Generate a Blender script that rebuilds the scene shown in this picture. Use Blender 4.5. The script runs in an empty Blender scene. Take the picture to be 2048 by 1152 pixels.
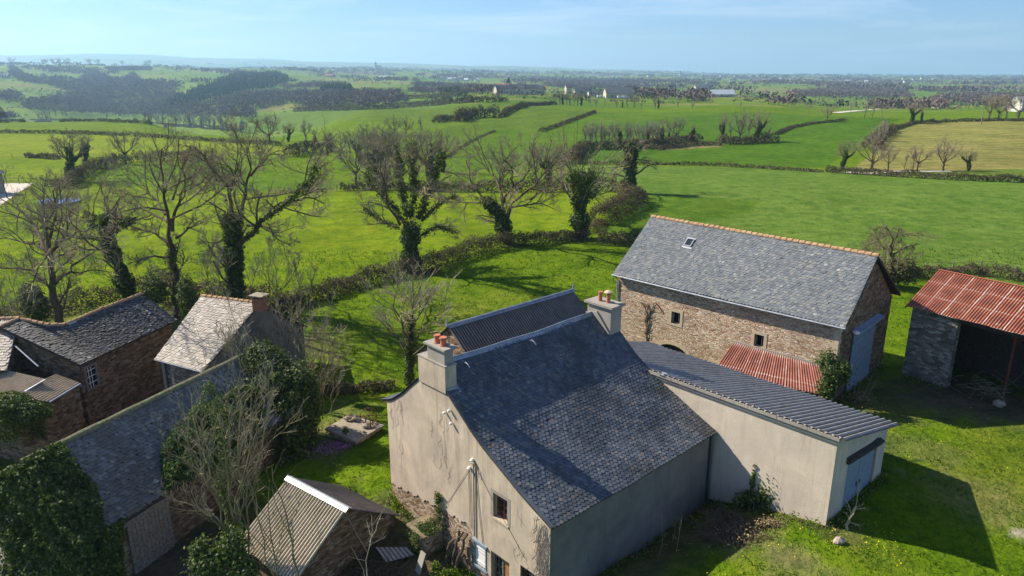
import bpy, math, random
import numpy as np
from mathutils import Vector
sc = bpy.context.scene
COL = sc.collection
# ------------------------------------------------------------------ camera, sky, sun, exposure
F = 1450.; CX, CY = 1024., 576.; H = 20.; HOR = 140.
TH = math.atan((CY-HOR)/F); cth, sth = math.cos(TH), math.sin(TH)
cam = bpy.data.cameras.new("camera"); camo = bpy.data.objects.new("camera", cam); COL.objects.link(camo)
camo.location = (0, 0, H); camo.rotation_euler = (math.pi/2-TH, 0, 0)
cam.sensor_width = 36.; cam.lens = 36.*F/2048.; cam.clip_start = .1; cam.clip_end = 60000
sc.camera = camo
SUN_AZ = math.radians(-24); SUN_EL = math.radians(36.5)     # direction in which shadows run, and height
S = np.array([-math.cos(SUN_AZ)*math.cos(SUN_EL), -math.sin(SUN_AZ)*math.cos(SUN_EL), math.sin(SUN_EL)])
w = bpy.data.worlds.new("World"); sc.world = w; w.use_nodes = True
nt = w.node_tree; nt.nodes.clear()
out = nt.nodes.new("ShaderNodeOutputWorld"); bg = nt.nodes.new("ShaderNodeBackground")
sky = nt.nodes.new("ShaderNodeTexSky"); sky.sky_type = 'NISHITA'; sky.sun_disc = False
sky.sun_elevation = SUN_EL; sky.sun_rotation = math.atan2(S[0], S[1])
sky.altitude = 400; sky.air_density = 1.0; sky.dust_density = .4; sky.ozone_density = 2.2
tc = nt.nodes.new("ShaderNodeTexCoord"); mp = nt.nodes.new("ShaderNodeMapping")
mp.inputs['Rotation'].default_value = (.12, -.22, .5); mp.inputs['Scale'].default_value = (1.2, 5., 16.)
nz = nt.nodes.new("ShaderNodeTexNoise"); nz.inputs['Scale'].default_value = 1.3; nz.inputs['Detail'].default_value = 7; nz.inputs['Roughness'].default_value = .62
nz.inputs['Distortion'].default_value = .5
rp = nt.nodes.new("ShaderNodeMapRange"); rp.inputs[1].default_value = .47; rp.inputs[2].default_value = .72; rp.inputs[3].default_value = 0; rp.inputs[4].default_value = .5
mx = nt.nodes.new("ShaderNodeMix"); mx.data_type = 'RGBA'; mx.inputs['B'].default_value = (11., 12., 12.6, 1)
nt.links.new(tc.outputs['Generated'], mp.inputs['Vector']); nt.links.new(mp.outputs[0], nz.inputs['Vector'])
nt.links.new(nz.outputs['Fac'], rp.inputs[0]); nt.links.new(rp.outputs[0], mx.inputs['Factor'])
tn = nt.nodes.new("ShaderNodeMix"); tn.data_type = 'RGBA'; tn.blend_type = 'MULTIPLY'; tn.inputs['Factor'].default_value = 1; tn.inputs['B'].default_value = (.82, 1.08, 1.50, 1)
nt.links.new(sky.outputs[0], tn.inputs['A']); nt.links.new(tn.outputs['Result'], mx.inputs['A']); nt.links.new(mx.outputs['Result'], bg.inputs[0]); nt.links.new(bg.outputs[0], out.inputs[0])
bg.inputs[1].default_value = .050
sun = bpy.data.lights.new("sun", 'SUN'); sun.energy = 5.0; sun.angle = math.radians(.53); sun.color = (1, .905, .75)
suno = bpy.data.objects.new("sun", sun); COL.objects.link(suno)
suno.rotation_euler = Vector(S).to_track_quat('Z', 'Y').to_euler(); suno.location = (-30, 10, 60)
sc.view_settings.view_transform = 'Standard'; sc.view_settings.look = 'None'; sc.view_settings.gamma = 1
sc.view_settings.exposure = .95
cy = sc.cycles; cy.use_denoising = True; cy.max_bounces = 5; cy.diffuse_bounces = 1; cy.glossy_bounces = 2
cy.transmission_bounces = 2; cy.volume_bounces = 1; cy.transparent_max_bounces = 4
try: cy.denoiser = 'OPENIMAGEDENOISE'; cy.denoising_prefilter = 'ACCURATE'
except Exception: pass
sc.render.use_persistent_data = False

# ------------------------------------------------------------------ pixel <-> world helpers (photo is 2048x1152)
def ray(x, y):
    u = x-CX; v = y-CY
    return np.array([u, F*cth-v*sth, -(F*sth+v*cth)])
def pz(x, y, z=0.):
    r = ray(x, y); t = (z-H)/r[2]; return np.array([r[0]*t, r[1]*t, z])
def pd(x, y, D):
    r = ray(x, y); t = D/r[1]; return np.array([r[0]*t, D, H+r[2]*t])
def nrm(v): return v/np.maximum(np.linalg.norm(v, axis=-1, keepdims=True), 1e-9)

# ------------------------------------------------------------------ mesh helpers
def mesh(name, parts, mats, org=(0, 0, 0), smooth=False):
    """parts: list of dicts V (n,3), F (m,k) or list, m material index, t tint per vertex, uv per vertex, c colour per vertex."""
    me = bpy.data.meshes.new(name); org = np.asarray(org, float)
    Vs, loops, starts, mi, tn, uvs, cl = [], [], [], [], [], [], []
    off = 0; ls = 0; hasuv = any('uv' in p for p in parts); hast = any('t' in p for p in parts); hasc = any('c' in p for p in parts)
    for p in parts:
        V = np.asarray(p['V'], float).reshape(-1, 3); Fs = p['F']
        if not isinstance(Fs, list): Fs = [Fs]
        Vs.append(V-org)
        for f in Fs:
            f = np.asarray(f, int)
            if f.size == 0: continue
            if f.ndim == 1: f = f[None]
            m, k = f.shape
            loops.append((f+off).ravel()); starts.append(ls+np.arange(m)*k); ls += m*k
            mi.append(np.full(m, p.get('m', 0)))
        n = len(V)
        if hasuv: uvs.append(p.get('uv', np.zeros((n, 2))))
        if hast:
            t = p.get('t', .5); tn.append(np.full(n, t) if np.isscalar(t) else np.asarray(t, float))
        if hasc: cl.append(p.get('c', np.ones((n, 3))*.5))
        off += n
    V = np.concatenate(Vs); L = np.concatenate(loops); St = np.concatenate(starts); MI = np.concatenate(mi)
    me.vertices.add(len(V)); me.vertices.foreach_set('co', V.astype(np.float32).ravel())
    me.loops.add(len(L)); me.loops.foreach_set('vertex_index', L.astype(np.int32))
    me.polygons.add(len(St)); me.polygons.foreach_set('loop_start', St.astype(np.int32))
    try:
        tot = np.diff(np.append(St, len(L))); me.polygons.foreach_set('loop_total', tot.astype(np.int32))
    except Exception: pass
    me.polygons.foreach_set('material_index', MI.astype(np.int32))
    me.polygons.foreach_set('use_smooth', np.full(len(St), bool(smooth)))
    if hasuv:
        uv = np.concatenate(uvs)[L]; lay = me.uv_layers.new(name='UVMap'); lay.data.foreach_set('uv', uv.astype(np.float32).ravel())
    if hast:
        a = me.attributes.new('tint', 'FLOAT', 'POINT'); a.data.foreach_set('value', np.concatenate(tn).astype(np.float32))
    if hasc:
        c = np.concatenate(cl); c = np.concatenate([c, np.ones((len(c), 1))], 1)
        a = me.attributes.new('col', 'FLOAT_COLOR', 'POINT'); a.data.foreach_set('color', c.astype(np.float32).ravel())
    if not isinstance(mats, (list, tuple)): mats = [mats]
    for m in mats: me.materials.append(m)
    me.update(); me.validate(verbose=False)
    return me
def props(o, label=None, cat=None, group=None, kind=None):
    if label: o['label'] = label
    if cat: o['category'] = cat
    if group: o['group'] = group
    if kind: o['kind'] = kind
    return o
def obj(name, parts, mats, label=None, cat=None, group=None, kind=None, smooth=False, org=None):
    org = np.zeros(3) if org is None else np.asarray(org, float)
    o = bpy.data.objects.new(name, mesh(name, parts, mats, org, smooth)); COL.objects.link(o); o.location = org
    return props(o, label, cat, group, kind)
class Thing:
    def __init__(s, name, label, cat, org, group=None):
        s.org = np.asarray(org, float); s.o = bpy.data.objects.new(name, None); COL.objects.link(s.o)
        s.o.empty_display_size = .5; s.o.location = s.org; props(s.o, label, cat, group)
    def part(s, name, parts, mats, parent=None, smooth=False, label=None, kind=None):
        if isinstance(parts, dict): parts = [parts]
        o = bpy.data.objects.new(name, mesh(name, parts, mats, s.org, smooth)); COL.objects.link(o)
        o.parent = parent or s.o; props(o, label, None, None, kind)
        return o
def copy_tree(o, loc, rz, scale, label=None, cat=None, group=None):
    c = o.copy(); COL.objects.link(c); c.location = loc; c.rotation_euler = (0, 0, rz); c.scale = scale
    for k in ('label', 'category', 'group'):
        if k in c: del c[k]
    props(c, label, cat, group)
    for ch in o.children:
        d = ch.copy(); COL.objects.link(d); d.parent = c
        for g2 in ch.children:
            e = g2.copy(); COL.objects.link(e); e.parent = d
    return c

def box(o, a, b, c, m=0, t=.5):
    """box from corner o along vectors a, b, c"""
    o, a, b, c = [np.asarray(v, float) for v in (o, a, b, c)]
    V = [o, o+a, o+a+b, o+b, o+c, o+a+c, o+a+b+c, o+b+c]
    if np.dot(np.cross(a, b), c) < 0: Fc = [[0, 1, 2, 3], [4, 7, 6, 5], [0, 4, 5, 1], [1, 5, 6, 2], [2, 6, 7, 3], [3, 7, 4, 0]]
    else: Fc = [[3, 2, 1, 0], [5, 6, 7, 4], [1, 5, 4, 0], [2, 6, 5, 1], [3, 7, 6, 2], [0, 4, 7, 3]]
    return dict(V=np.array(V), F=np.array(Fc), m=m, t=t)
def prism(poly, d, m=0, t=.5):
    """polygon (n,3) extruded by vector d"""
    P = np.asarray(poly, float); n = len(P); V = np.concatenate([P, P+np.asarray(d, float)])
    i = np.arange(n); j = (i+1) % n
    return dict(V=V, F=[np.arange(n)[::-1][None], (np.arange(n)+n)[None], np.stack([i, j, j+n, i+n], 1)], m=m, t=t)
def quad(a, b, c, d, m=0, t=.5): return dict(V=np.array([a, b, c, d], float), F=np.array([[0, 1, 2, 3]]), m=m, t=t)
def tubes(P, R, s=5, m=0, t=.5, cap=True):
    """P (B,K,3) polylines, R (B,K) radii"""
    P = np.asarray(P, float); R = np.asarray(R, float)
    if P.ndim == 2: P = P[None]; R = R[None]
    B, K, _ = P.shape
    T = np.empty_like(P); T[:, 1:-1] = P[:, 2:]-P[:, :-2]; T[:, 0] = P[:, 1]-P[:, 0]; T[:, -1] = P[:, -1]-P[:, -2]
    T = nrm(T)
    ref = np.where(np.abs(nrm(P[:, -1]-P[:, 0])[:, 2:3]) > .85, np.array([[1., .1, 0]]), np.array([[.05, .1, 1.]]))[:, None, :]
    U = nrm(np.cross(T, ref)); W = np.cross(T, U)
    a = np.arange(s)*2*math.pi/s
    V = P[:, :, None, :]+R[:, :, None, None]*(U[:, :, None, :]*np.cos(a)[None, None, :, None]+W[:, :, None, :]*np.sin(a)[None, None, :, None])
    idx = np.arange(B*K*s).reshape(B, K, s); nx = np.roll(idx, -1, 2)
    Fq = np.stack([idx[:, :-1], nx[:, :-1], nx[:, 1:], idx[:, 1:]], -1).reshape(-1, 4)
    Fl = [Fq]
    if cap: Fl.append(idx[:, -1].reshape(B, s)); Fl.append(idx[:, 0, ::-1].reshape(B, s))
    d = dict(V=V.reshape(-1, 3), F=Fl, m=m, t=t)
    return d
def tube(pts, r, s=8, m=0, t=.5):
    pts = np.asarray(pts, float); r = np.full(len(pts), r) if np.isscalar(r) else np.asarray(r, float)
    return tubes(pts[None], r[None], s, m, t)
def leaves(P, size, rng, out=None, m=0, t=None, flat=.0, asp=.75):
    """kite leaves at points P, size scalar or (n,), loosely facing out"""
    n = len(P); size = np.broadcast_to(size, (n,))*rng.uniform(.7, 1.3, n)
    N = rng.normal(size=(n, 3)); 
    if out is not None: N = N*.6+nrm(out)*1.1
    N[:, 2] += flat; N = nrm(N)
    U = nrm(np.cross(N, rng.normal(size=(n, 3)))); W = np.cross(N, U)
    s_ = size[:, None]
    V = np.stack([P-U*s_*.5, P+W*s_*.5*asp+N*s_*.12, P+U*s_*.5, P-W*s_*.5*asp+N*s_*.12], 1).reshape(-1, 3)
    tt = rng.uniform(0, 1, n) if t is None else t
    return dict(V=V, F=np.arange(4*n).reshape(n, 4), m=m, t=np.repeat(np.broadcast_to(tt, (n,)), 4))
def blobnoise(P, sc_, seed=0):
    """cheap smooth noise in [-1,1]"""
    r = np.random.default_rng(seed); v = np.zeros(P.shape[:-1])
    for i in range(5):
        k = r.normal(size=P.shape[-1]); k = k/np.linalg.norm(k)*r.uniform(.7, 1.9)/sc_
        v += np.sin(P@k*2*math.pi+r.uniform(0, 6.28))
    return v/3.2
# ------------------------------------------------------------------ materials
class M:
    """tiny node builder"""
    def __init__(s, name, rough=.9, spec=.25):
        s.m = bpy.data.materials.new(name); s.m.use_nodes = True; s.t = s.m.node_tree; s.b = s.t.nodes['Principled BSDF']
        s.b.inputs['Roughness'].default_value = rough; s.b.inputs['Specular IOR Level'].default_value = spec
    def n(s, typ, **k):
        nd = s.t.nodes.new(typ)
        for a, v in k.items():
            if a.startswith('_'): setattr(nd, a[1:], v)
            else: s.inp(nd, a, v)
        return nd
    def inp(s, nd, key, v):
        key = int(key[1:]) if key[0] == 'i' and key[1:].isdigit() else key.replace('__', ' ')
        if hasattr(v, 'is_output') or isinstance(v, bpy.types.NodeSocket): s.t.links.new(v, nd.inputs[key])
        else: nd.inputs[key].default_value = v
    def co(s, scale=(1, 1, 1), src='Object'):
        tcn = s.n("ShaderNodeTexCoord"); mpn = s.n("ShaderNodeMapping", Vector=tcn.outputs[src], Scale=scale); return mpn.outputs[0]
    def noise(s, vec, scale, detail=4, rough=.6, dist=0): return s.n("ShaderNodeTexNoise", Vector=vec, Scale=scale, Detail=detail, Roughness=rough, Distortion=dist).outputs['Fac']
    def vor(s, vec, scale, feat='F1', rand=1.):
        return s.n("ShaderNodeTexVoronoi", _feature=feat, Vector=vec, Scale=scale, Randomness=rand)
    def ramp(s, fac, stops, interp='LINEAR'):
        r = s.n("ShaderNodeValToRGB", Fac=fac); e = r.color_ramp.elements; r.color_ramp.interpolation = interp
        while len(e) < len(stops): e.new(.5)
        for x, (p, c) in zip(e, stops): x.position = p; x.color = (*c, 1) if len(c) == 3 else c
        return r.outputs[0]
    def rng(s, v, a, b, c=0., d=1.): return s.n("ShaderNodeMapRange", i0=v, i1=a, i2=b, i3=c, i4=d).outputs[0]
    def mix(s, f, a, b, mode='MIX'):
        nd = s.n("ShaderNodeMix", _data_type='RGBA', _blend_type=mode); s.inp(nd, 'Factor', f)
        for k, v in (('A', a), ('B', b)):
            if isinstance(v, tuple) and len(v) == 3: v = (*v, 1)
            s.inp(nd, k, v)
        return nd.outputs['Result']
    def math(s, op, a, b=0.): nd = s.n("ShaderNodeMath", _operation=op, i0=a, i1=b); return nd.outputs[0]
    def attr(s, name): return s.n("ShaderNodeAttribute", _attribute_name=name)
    def col(s, c):
        if isinstance(c, tuple): s.b.inputs['Base Color'].default_value = (*c, 1)
        else: s.t.links.new(c, s.b.inputs['Base Color'])
        return s
    def bump(s, h, strength=.5, dist=.02):
        nd = s.n("ShaderNodeBump", Height=h, Strength=strength, Distance=dist); s.t.links.new(nd.outputs[0], s.b.inputs['Normal']); return s
g3 = lambda v: (v, v, v)
def stone_mat(name, stops, scale=2.2, mortar=(.30, .26, .20), flat=2.6, moss=0., mw=.045):
    k = M(name, .95, .1); v = k.co((1, 1, flat)); 
    nv = k.n("ShaderNodeTexNoise", Vector=v, Scale=2.2, Detail=2); wv = k.mix(.16, v, nv.outputs['Color'], 'ADD')
    c = k.vor(wv, scale); e = k.vor(wv, scale, 'DISTANCE_TO_EDGE').outputs['Distance']
    sep = k.n("ShaderNodeSeparateColor", Color=c.outputs['Color'])
    base = k.ramp(sep.outputs[0], stops); nn = k.noise(k.co(), 9, 5)
    base = k.mix(.55, base, k.ramp(nn, [(.25, g3(.55)), (.75, g3(1.35))]), 'MULTIPLY')
    mf = k.rng(e, 0., mw); base = k.mix(mf, mortar, base)
    big = k.noise(k.co(), .6, 3); base = k.mix(.6, base, k.ramp(big, [(.3, g3(.72)), (.7, g3(1.2))]), 'MULTIPLY')
    if moss: base = k.mix(k.rng(k.noise(k.co(), 1.7, 5), .5, .72, 0, moss), base, (.06, .07, .025))
    k.col(base); hh = k.math('ADD', k.rng(e, 0, mw*2.2), k.math('MULTIPLY', nn, .5)); hh = k.math('ADD', hh, k.math('MULTIPLY', sep.outputs[1], .6)); k.bump(hh, .9, .05)
    return k.m
MT = {}
MT['barn_stone'] = stone_mat('barn_stone', [(0, (.34, .21, .14)), (.3, (.50, .36, .25)), (.6, (.60, .46, .33)), (.85, (.47, .39, .30)), (1, (.70, .60, .46))], 3.6, (.44, .35, .25))
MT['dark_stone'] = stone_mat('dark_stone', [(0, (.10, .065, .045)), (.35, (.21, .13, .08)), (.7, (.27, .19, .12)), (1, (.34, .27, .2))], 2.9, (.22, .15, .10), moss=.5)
MT['grey_stone'] = stone_mat('grey_stone', [(0, (.15, .13, .11)), (.5, (.26, .23, .19)), (1, (.42, .39, .33))], 2.4, (.2, .175, .14), 2.4, moss=.3, mw=.06)
MT['base_stone'] = stone_mat('base_stone', [(0, (.2, .12, .08)), (.4, (.34, .24, .165)), (.7, (.44, .34, .25)), (1, (.52, .42, .32))], 4.2, (.30, .24, .17), 1.9, moss=.25)
def plaster(name, c0, c1, stain=(.20, .17, .14), amt=.5, dark=.0):
    k = M(name, .95, .1); v = k.co(); big = k.noise(v, .55, 6, .62, .6)
    c = k.mix(k.rng(big, .3, .7), c0, c1)
    st = k.noise(k.co((2.2, 2.2, .22)), 1.1, 6, .7, .4); c = k.mix(k.rng(st, .5, .82, 0, amt), c, stain)
    sp = k.noise(k.co((9, 9, .9)), 1.3, 4); c = k.mix(k.rng(sp, .62, .8, 0, amt*.7), c, tuple(x*.7 for x in stain))
    fi = k.noise(v, 22, 4); c = k.mix(.35, c, k.ramp(fi, [(.3, g3(.8)), (.7, g3(1.18))]), 'MULTIPLY')
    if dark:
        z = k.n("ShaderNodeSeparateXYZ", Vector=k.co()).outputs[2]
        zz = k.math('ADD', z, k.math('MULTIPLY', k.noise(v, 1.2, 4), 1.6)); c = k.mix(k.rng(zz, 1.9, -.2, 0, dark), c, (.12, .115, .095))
    k.col(c); k.bump(k.math('ADD', fi, k.math('MULTIPLY', big, 2.)), .35, .02); return k.m
MT['render'] = plaster('house_render', (.38, .315, .25), (.62, .50, .38), amt=.85)
MT['render_shade'] = plaster('weathered_shade_render', (.12, .12, .115), (.21, .205, .19), stain=(.10, .105, .09), amt=.75, dark=.5)  # house side wall's shade is put into this darker render colour, besides stains
MT['garage_render'] = plaster('garage_render', (.46, .40, .33), (.60, .52, .42), stain=(.30, .24, .17), amt=.7)
MT['cement'] = plaster('cement', (.26, .235, .205), (.36, .33, .29), amt=.6)
MT['concrete'] = plaster('concrete_slab', (.25, .21, .155), (.36, .31, .24), stain=(.13, .115, .075), amt=.6)
def slate(name, stops, patch=(.03, .035, .04), pamt=.6, lich=(.35, .33, .22), lamt=.25, rough=.62, spec=.4, moss=None):
    k = M(name, rough, spec); t = k.attr('tint').outputs['Fac']; c = k.ramp(t, stops); v = k.co()
    b = k.noise(v, .38, 5, .6, .5); c = k.mix(k.rng(b, .46, .66, 0, pamt), c, patch)
    f = k.noise(v, 7, 5, .7); c = k.mix(.5, c, k.ramp(f, [(.3, g3(.7)), (.72, g3(1.3))]), 'MULTIPLY')
    l = k.noise(v, 4.2, 5, .75); c = k.mix(k.rng(l, .6, .7, 0, lamt), c, lich)
    if moss: c = k.mix(k.rng(k.noise(v, 1.1, 6, .7), .52, .68, 0, moss[3]), c, moss[:3])
    k.col(c); k.bump(f, .25, .01); return k.m
MT['house_slate'] = slate('house_slate', [(0, (.042, .052, .068)), (.45, (.075, .088, .108)), (.72, (.11, .12, .135)), (.8, (.15, .125, .11)), (.9, (.12, .14, .14)), (1, (.22, .22, .225))], patch=(.032, .035, .036), pamt=.8, lich=(.24, .22, .16), lamt=.3, rough=.5, spec=.45)
MT['barn_slate'] = slate('barn_slate', [(0, (.085, .098, .11)), (.35, (.115, .13, .145)), (.6, (.145, .16, .17)), (.8, (.18, .18, .165)), (.93, (.20, .215, .215)), (1, (.32, .33, .33))], patch=(.08, .095, .11), pamt=.35, lich=(.33, .29, .21), lamt=.3, rough=.68, spec=.3)
MT['pale_slate'] = slate('pale_slate', [(0, (.19, .165, .135)), (.4, (.29, .25, .205)), (.75, (.35, .315, .265)), (.95, (.47, .44, .39)), (1, (.72, .70, .66))], patch=(.26, .22, .18), pamt=.4, lich=(.55, .33, .1), lamt=.16)
MT['mossy_slate'] = slate('mossy_slate', [(0, (.035, .035, .036)), (.4, (.07, .067, .064)), (.8, (.125, .118, .11)), (1, (.42, .40, .36))], patch=(.05, .047, .04), pamt=.7, lich=(.32, .3, .22), lamt=.35, moss=(.075, .07, .03, .45))
MT['blue_slate'] = slate('blue_slate', [(0, (.10, .095, .09)), (.5, (.17, .165, .155)), (.9, (.25, .24, .22)), (1, (.4, .39, .36))], patch=(.09, .08, .065), pamt=.6, lich=(.24, .22, .14), lamt=.4, moss=(.10, .085, .045, .6))
MT['dark_slate'] = slate('dark_slate', [(0, (.035, .04, .055)), (.5, (.06, .068, .09)), (1, (.11, .12, .15))], patch=(.03, .033, .045), pamt=.5, lich=(.14, .13, .1), lamt=.2)
def simple(name, c, rough=.8, spec=.3, metal=0., var=.25, scale=6, c2=None, bump=.1):
    k = M(name, rough, spec); f = k.noise(k.co(), scale, 4); k.b.inputs['Metallic'].default_value = metal
    k.col(k.mix(k.rng(f, .3, .7), tuple(x*(1-var) for x in c), c2 or tuple(min(x*(1+var), 1) for x in c))); k.bump(f, bump, .01); return k.m
MT['zinc'] = simple('zinc', (.30, .33, .37), .5, .4, .4, .25, 3)
MT['white_flash'] = simple('white_flashing', (.42, .43, .45), .4, .5, .2, .12, 5)
MT['ridge_tile'] = simple('terracotta_ridge', (.40, .20, .10), .85, .2, 0, .35, 5, c2=(.46, .33, .19))
MT['pot'] = simple('terracotta_pot', (.42, .15, .085), .8, .25, 0, .25, 9)
MT['wood_dark'] = simple('dark_timber', (.055, .045, .038), .85, .2, 0, .4, 8)
MT['wood_grey'] = simple('grey_timber', (.20, .175, .155), .9, .15, 0, .45, 9)
MT['iron'] = simple('dark_iron', (.06, .055, .05), .6, .4, .3, .3, 12)
MT['red_steel'] = simple('rusty_red_steel', (.20, .055, .035), .8, .3, .1, .4, 9)
MT['white_paint'] = simple('white_paint', (.78, .77, .72), .6, .3, 0, .06, 14)
MT['red_frame'] = simple('red_window_frame', (.24, .065, .045), .6, .35, 0, .25, 20)
MT['blue_paint'] = simple('blue_grey_paint', (.19, .25, .33), .6, .3, 0, .18, 4, c2=(.26, .32, .40))
MT['garage_door'] = simple('pale_blue_door', (.30, .38, .47), .5, .4, .1, .12, 4)
MT['porcelain'] = simple('porcelain', (.75, .73, .66), .3, .5, 0, .05)
MT['dress_stone'] = simple('dressed_stone', (.47, .38, .27), .9, .15, 0, .2, 7)
MT['dark_void'] = simple('dark_interior', (.012, .011, .01), .95, .05, 0, .2)
MT['cream_wall'] = simple('cream_wall', (.46, .41, .32), .9, .2, 0, .1, .5)
MT['white_wall'] = simple('white_wall', (.56, .54, .49), .9, .2, 0, .05, .5)
MT['far_slate'] = simple('far_slate_roof', (.10, .105, .12), .9, .1, 0, .2, .5)
MT['far_tile'] = simple('far_tile_roof', (.35, .16, .10), .8, .3, 0, .2, .5)
MT['sheet_grey'] = simple('grey_sheet_roof', (.13, .14, .16), .9, .1, 0, .15, .3)
MT['sheet_white'] = simple('white_sheet_roof', (.52, .54, .56), .9, .1, 0, .05, .3)
MT['far_red'] = simple('red_paint', (.55, .06, .05), .5, .4, 0, .1)
MT['rock'] = simple('pale_rock', (.33, .27, .215), .95, .1, 0, .3, 11, bump=.6)
MT['tar'] = simple('asphalt', (.16, .155, .155), .9, .2, 0, .2, 5)
k = M('window_glass', .08, .6); k.col((.02, .024, .028)); MT['glass'] = k.m
k = M('flowers', .8, .1); k.col(k.ramp(k.attr('tint').outputs['Fac'], [(0, (.32, .04, .30)), (.5, (.50, .10, .42)), (1, (.55, .35, .55))])); MT['magenta'] = k.m
k = M('yellow_flowers', .8, .1); k.col((.75, .6, .03)); MT['yellow'] = k.m
def leafmat(name, stops, trans=.25, rough=.55, spec=.35):
    k = M(name, rough, spec); c = k.ramp(k.attr('tint').outputs['Fac'], stops); k.col(c)
    tr = k.n("ShaderNodeBsdfTranslucent", Color=k.mix(1., c, (1.2, 1.35, .6), 'MULTIPLY')); ms = k.n("ShaderNodeMixShader", i0=trans, i1=k.b.outputs[0], i2=tr.outputs[0])
    o = [n for n in k.t.nodes if n.type == 'OUTPUT_MATERIAL'][0]; k.t.links.new(ms.outputs[0], o.inputs[0]); return k.m
MT['ivy'] = leafmat('ivy_leaves', [(0, (.03, .05, .012)), (.5, (.062, .095, .02)), (.85, (.115, .15, .035)), (1, (.21, .22, .075))], .25, .6, .25)
MT['ivy_light'] = leafmat('light_ivy_leaves', [(0, (.03, .055, .015)), (.5, (.06, .10, .025)), (.85, (.10, .14, .035)), (1, (.16, .18, .06))], .28, .6, .25)
MT['hedge_leaf'] = leafmat('hedge_leaves', [(0, (.05, .042, .025)), (.35, (.085, .07, .04)), (.65, (.07, .085, .03)), (1, (.11, .12, .045))], .2, .8, .15)
MT['hedge_brown'] = leafmat('bramble_stems', [(0, (.07, .05, .035)), (.5, (.13, .095, .065)), (1, (.19, .145, .10))], .15, .9, .1)
MT['grass_blade'] = leafmat('grass_blades', [(0, (.03, .07, .006)), (.5, (.075, .145, .008)), (.85, (.13, .19, .012)), (1, (.20, .20, .05))], .3, .75, .12)
MT['dry_grass'] = leafmat('dry_grass', [(0, (.16, .12, .065)), (.6, (.27, .21, .12)), (1, (.38, .31, .18))], .2, .9, .1)
MT['conifer'] = leafmat('conifer', [(0, (.012, .026, .018)), (.6, (.025, .05, .03)), (1, (.05, .08, .04))], .1, .8, .15)
def bark(name, a, b, sc_=14):
    k = M(name, .95, .08); f = k.noise(k.co((1, 1, .35)), sc_, 5, .7); k.col(k.mix(k.rng(f, .3, .7), a, b)); k.bump(f, .6, .03); return k.m
MT['bark'] = bark('dark_bark', (.05, .038, .027), (.15, .12, .085), 6)
MT['twig'] = bark('brown_twigs', (.22, .185, .115), (.40, .345, .22), 3)
MT['twig_grey'] = bark('grey_brown_twigs', (.25, .22, .16), (.42, .375, .285), 3)
MT['pale_twig'] = bark('pale_twigs', (.26, .215, .13), (.50, .43, .30), 4)
MT['olive_twig'] = bark('olive_twigs', (.13, .115, .06), (.26, .225, .13), 4)
k = M('bare_woodland', .95, .05); k.col(k.ramp(k.attr('tint').outputs['Fac'], [(0, (.09, .073, .07)), (.5, (.15, .12, .107)), (.85, (.20, .155, .13)), (1, (.15, .15, .09))])); MT['wood_mass'] = k.m
# corrugated sheets: uv in metres (u across, v down the slope)
def rust(name, su, sv, pale=.5, base=((.20, .05, .028), (.36, .10, .05), (.46, .17, .09)), topfade=0.):
    k = M(name, .75, .3); uv = k.n("ShaderNodeTexCoord").outputs['UV']; nv = k.n("ShaderNodeTexNoise", Vector=uv, Scale=1.6, Detail=4)
    wv = k.mix(.22, uv, nv.outputs['Color'], 'ADD'); sp = k.n("ShaderNodeSeparateXYZ", Vector=wv)
    fu = k.math('FRACT', k.math('DIVIDE', sp.outputs[0], su)); fv = k.math('FRACT', k.math('DIVIDE', sp.outputs[1], sv))
    eu = k.math('MULTIPLY', k.math('ABSOLUTE', k.math('SUBTRACT', fu, .5)), 2.); ev = k.math('MULTIPLY', k.math('ABSOLUTE', k.math('SUBTRACT', fv, .5)), 2.)
    sub = k.n("ShaderNodeTexNoise", Vector=uv, Scale=.9, Detail=5); se = k.math('MULTIPLY', sub.outputs['Fac'], .10)
    m1 = k.rng(k.math('ADD', eu, se), .97, 1.0); m2 = k.rng(k.math('ADD', ev, se), .99, 1.02)
    f = k.noise(uv, 2.3, 6, .7); c = k.ramp(f, [(.2, base[0]), (.5, base[1]), (.8, base[2])])
    rect = k.math('MULTIPLY', k.rng(eu, .75, .35), k.rng(ev, .7, .3)); c = k.mix(k.math('MULTIPLY', rect, .5), c, (.13, .05, .04))
    e = k.math('MULTIPLY', k.math('MAXIMUM', m1, m2), pale); 
    pn = k.rng(k.noise(uv, 1.1, 5, .7), .60, .68, 0, pale); e = k.math('MULTIPLY', e, k.rng(k.noise(uv, .7, 4), .35, .6, .25, 1.)); e = k.math('MAXIMUM', e, k.math('MULTIPLY', pn, .7))
    if topfade: tv = k.math('ADD', sp.outputs[1], k.math('MULTIPLY', k.noise(uv, 1.3, 4), 1.4)); e = k.math('MAXIMUM', e, k.rng(tv, 1.25, .75, 0, topfade))
    c = k.mix(e, c, (.60, .52, .47)); c = k.mix(k.rng(k.attr('tint').outputs['Fac'], .6, .1, 0, .75), c, (.09, .028, .016)); k.col(c); k.bump(f, .15, .01); return k.m
MT['rust_shed'] = rust('rusty_sheets', 1.15, 1.75, .95, ((.20, .055, .035), (.36, .115, .06), (.46, .21, .12)))
MT['rust_lean'] = rust('rusty_lean_sheets', .8, 2.4, .6, ((.20, .06, .045), (.31, .11, .08), (.42, .20, .15)), .55)
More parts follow.
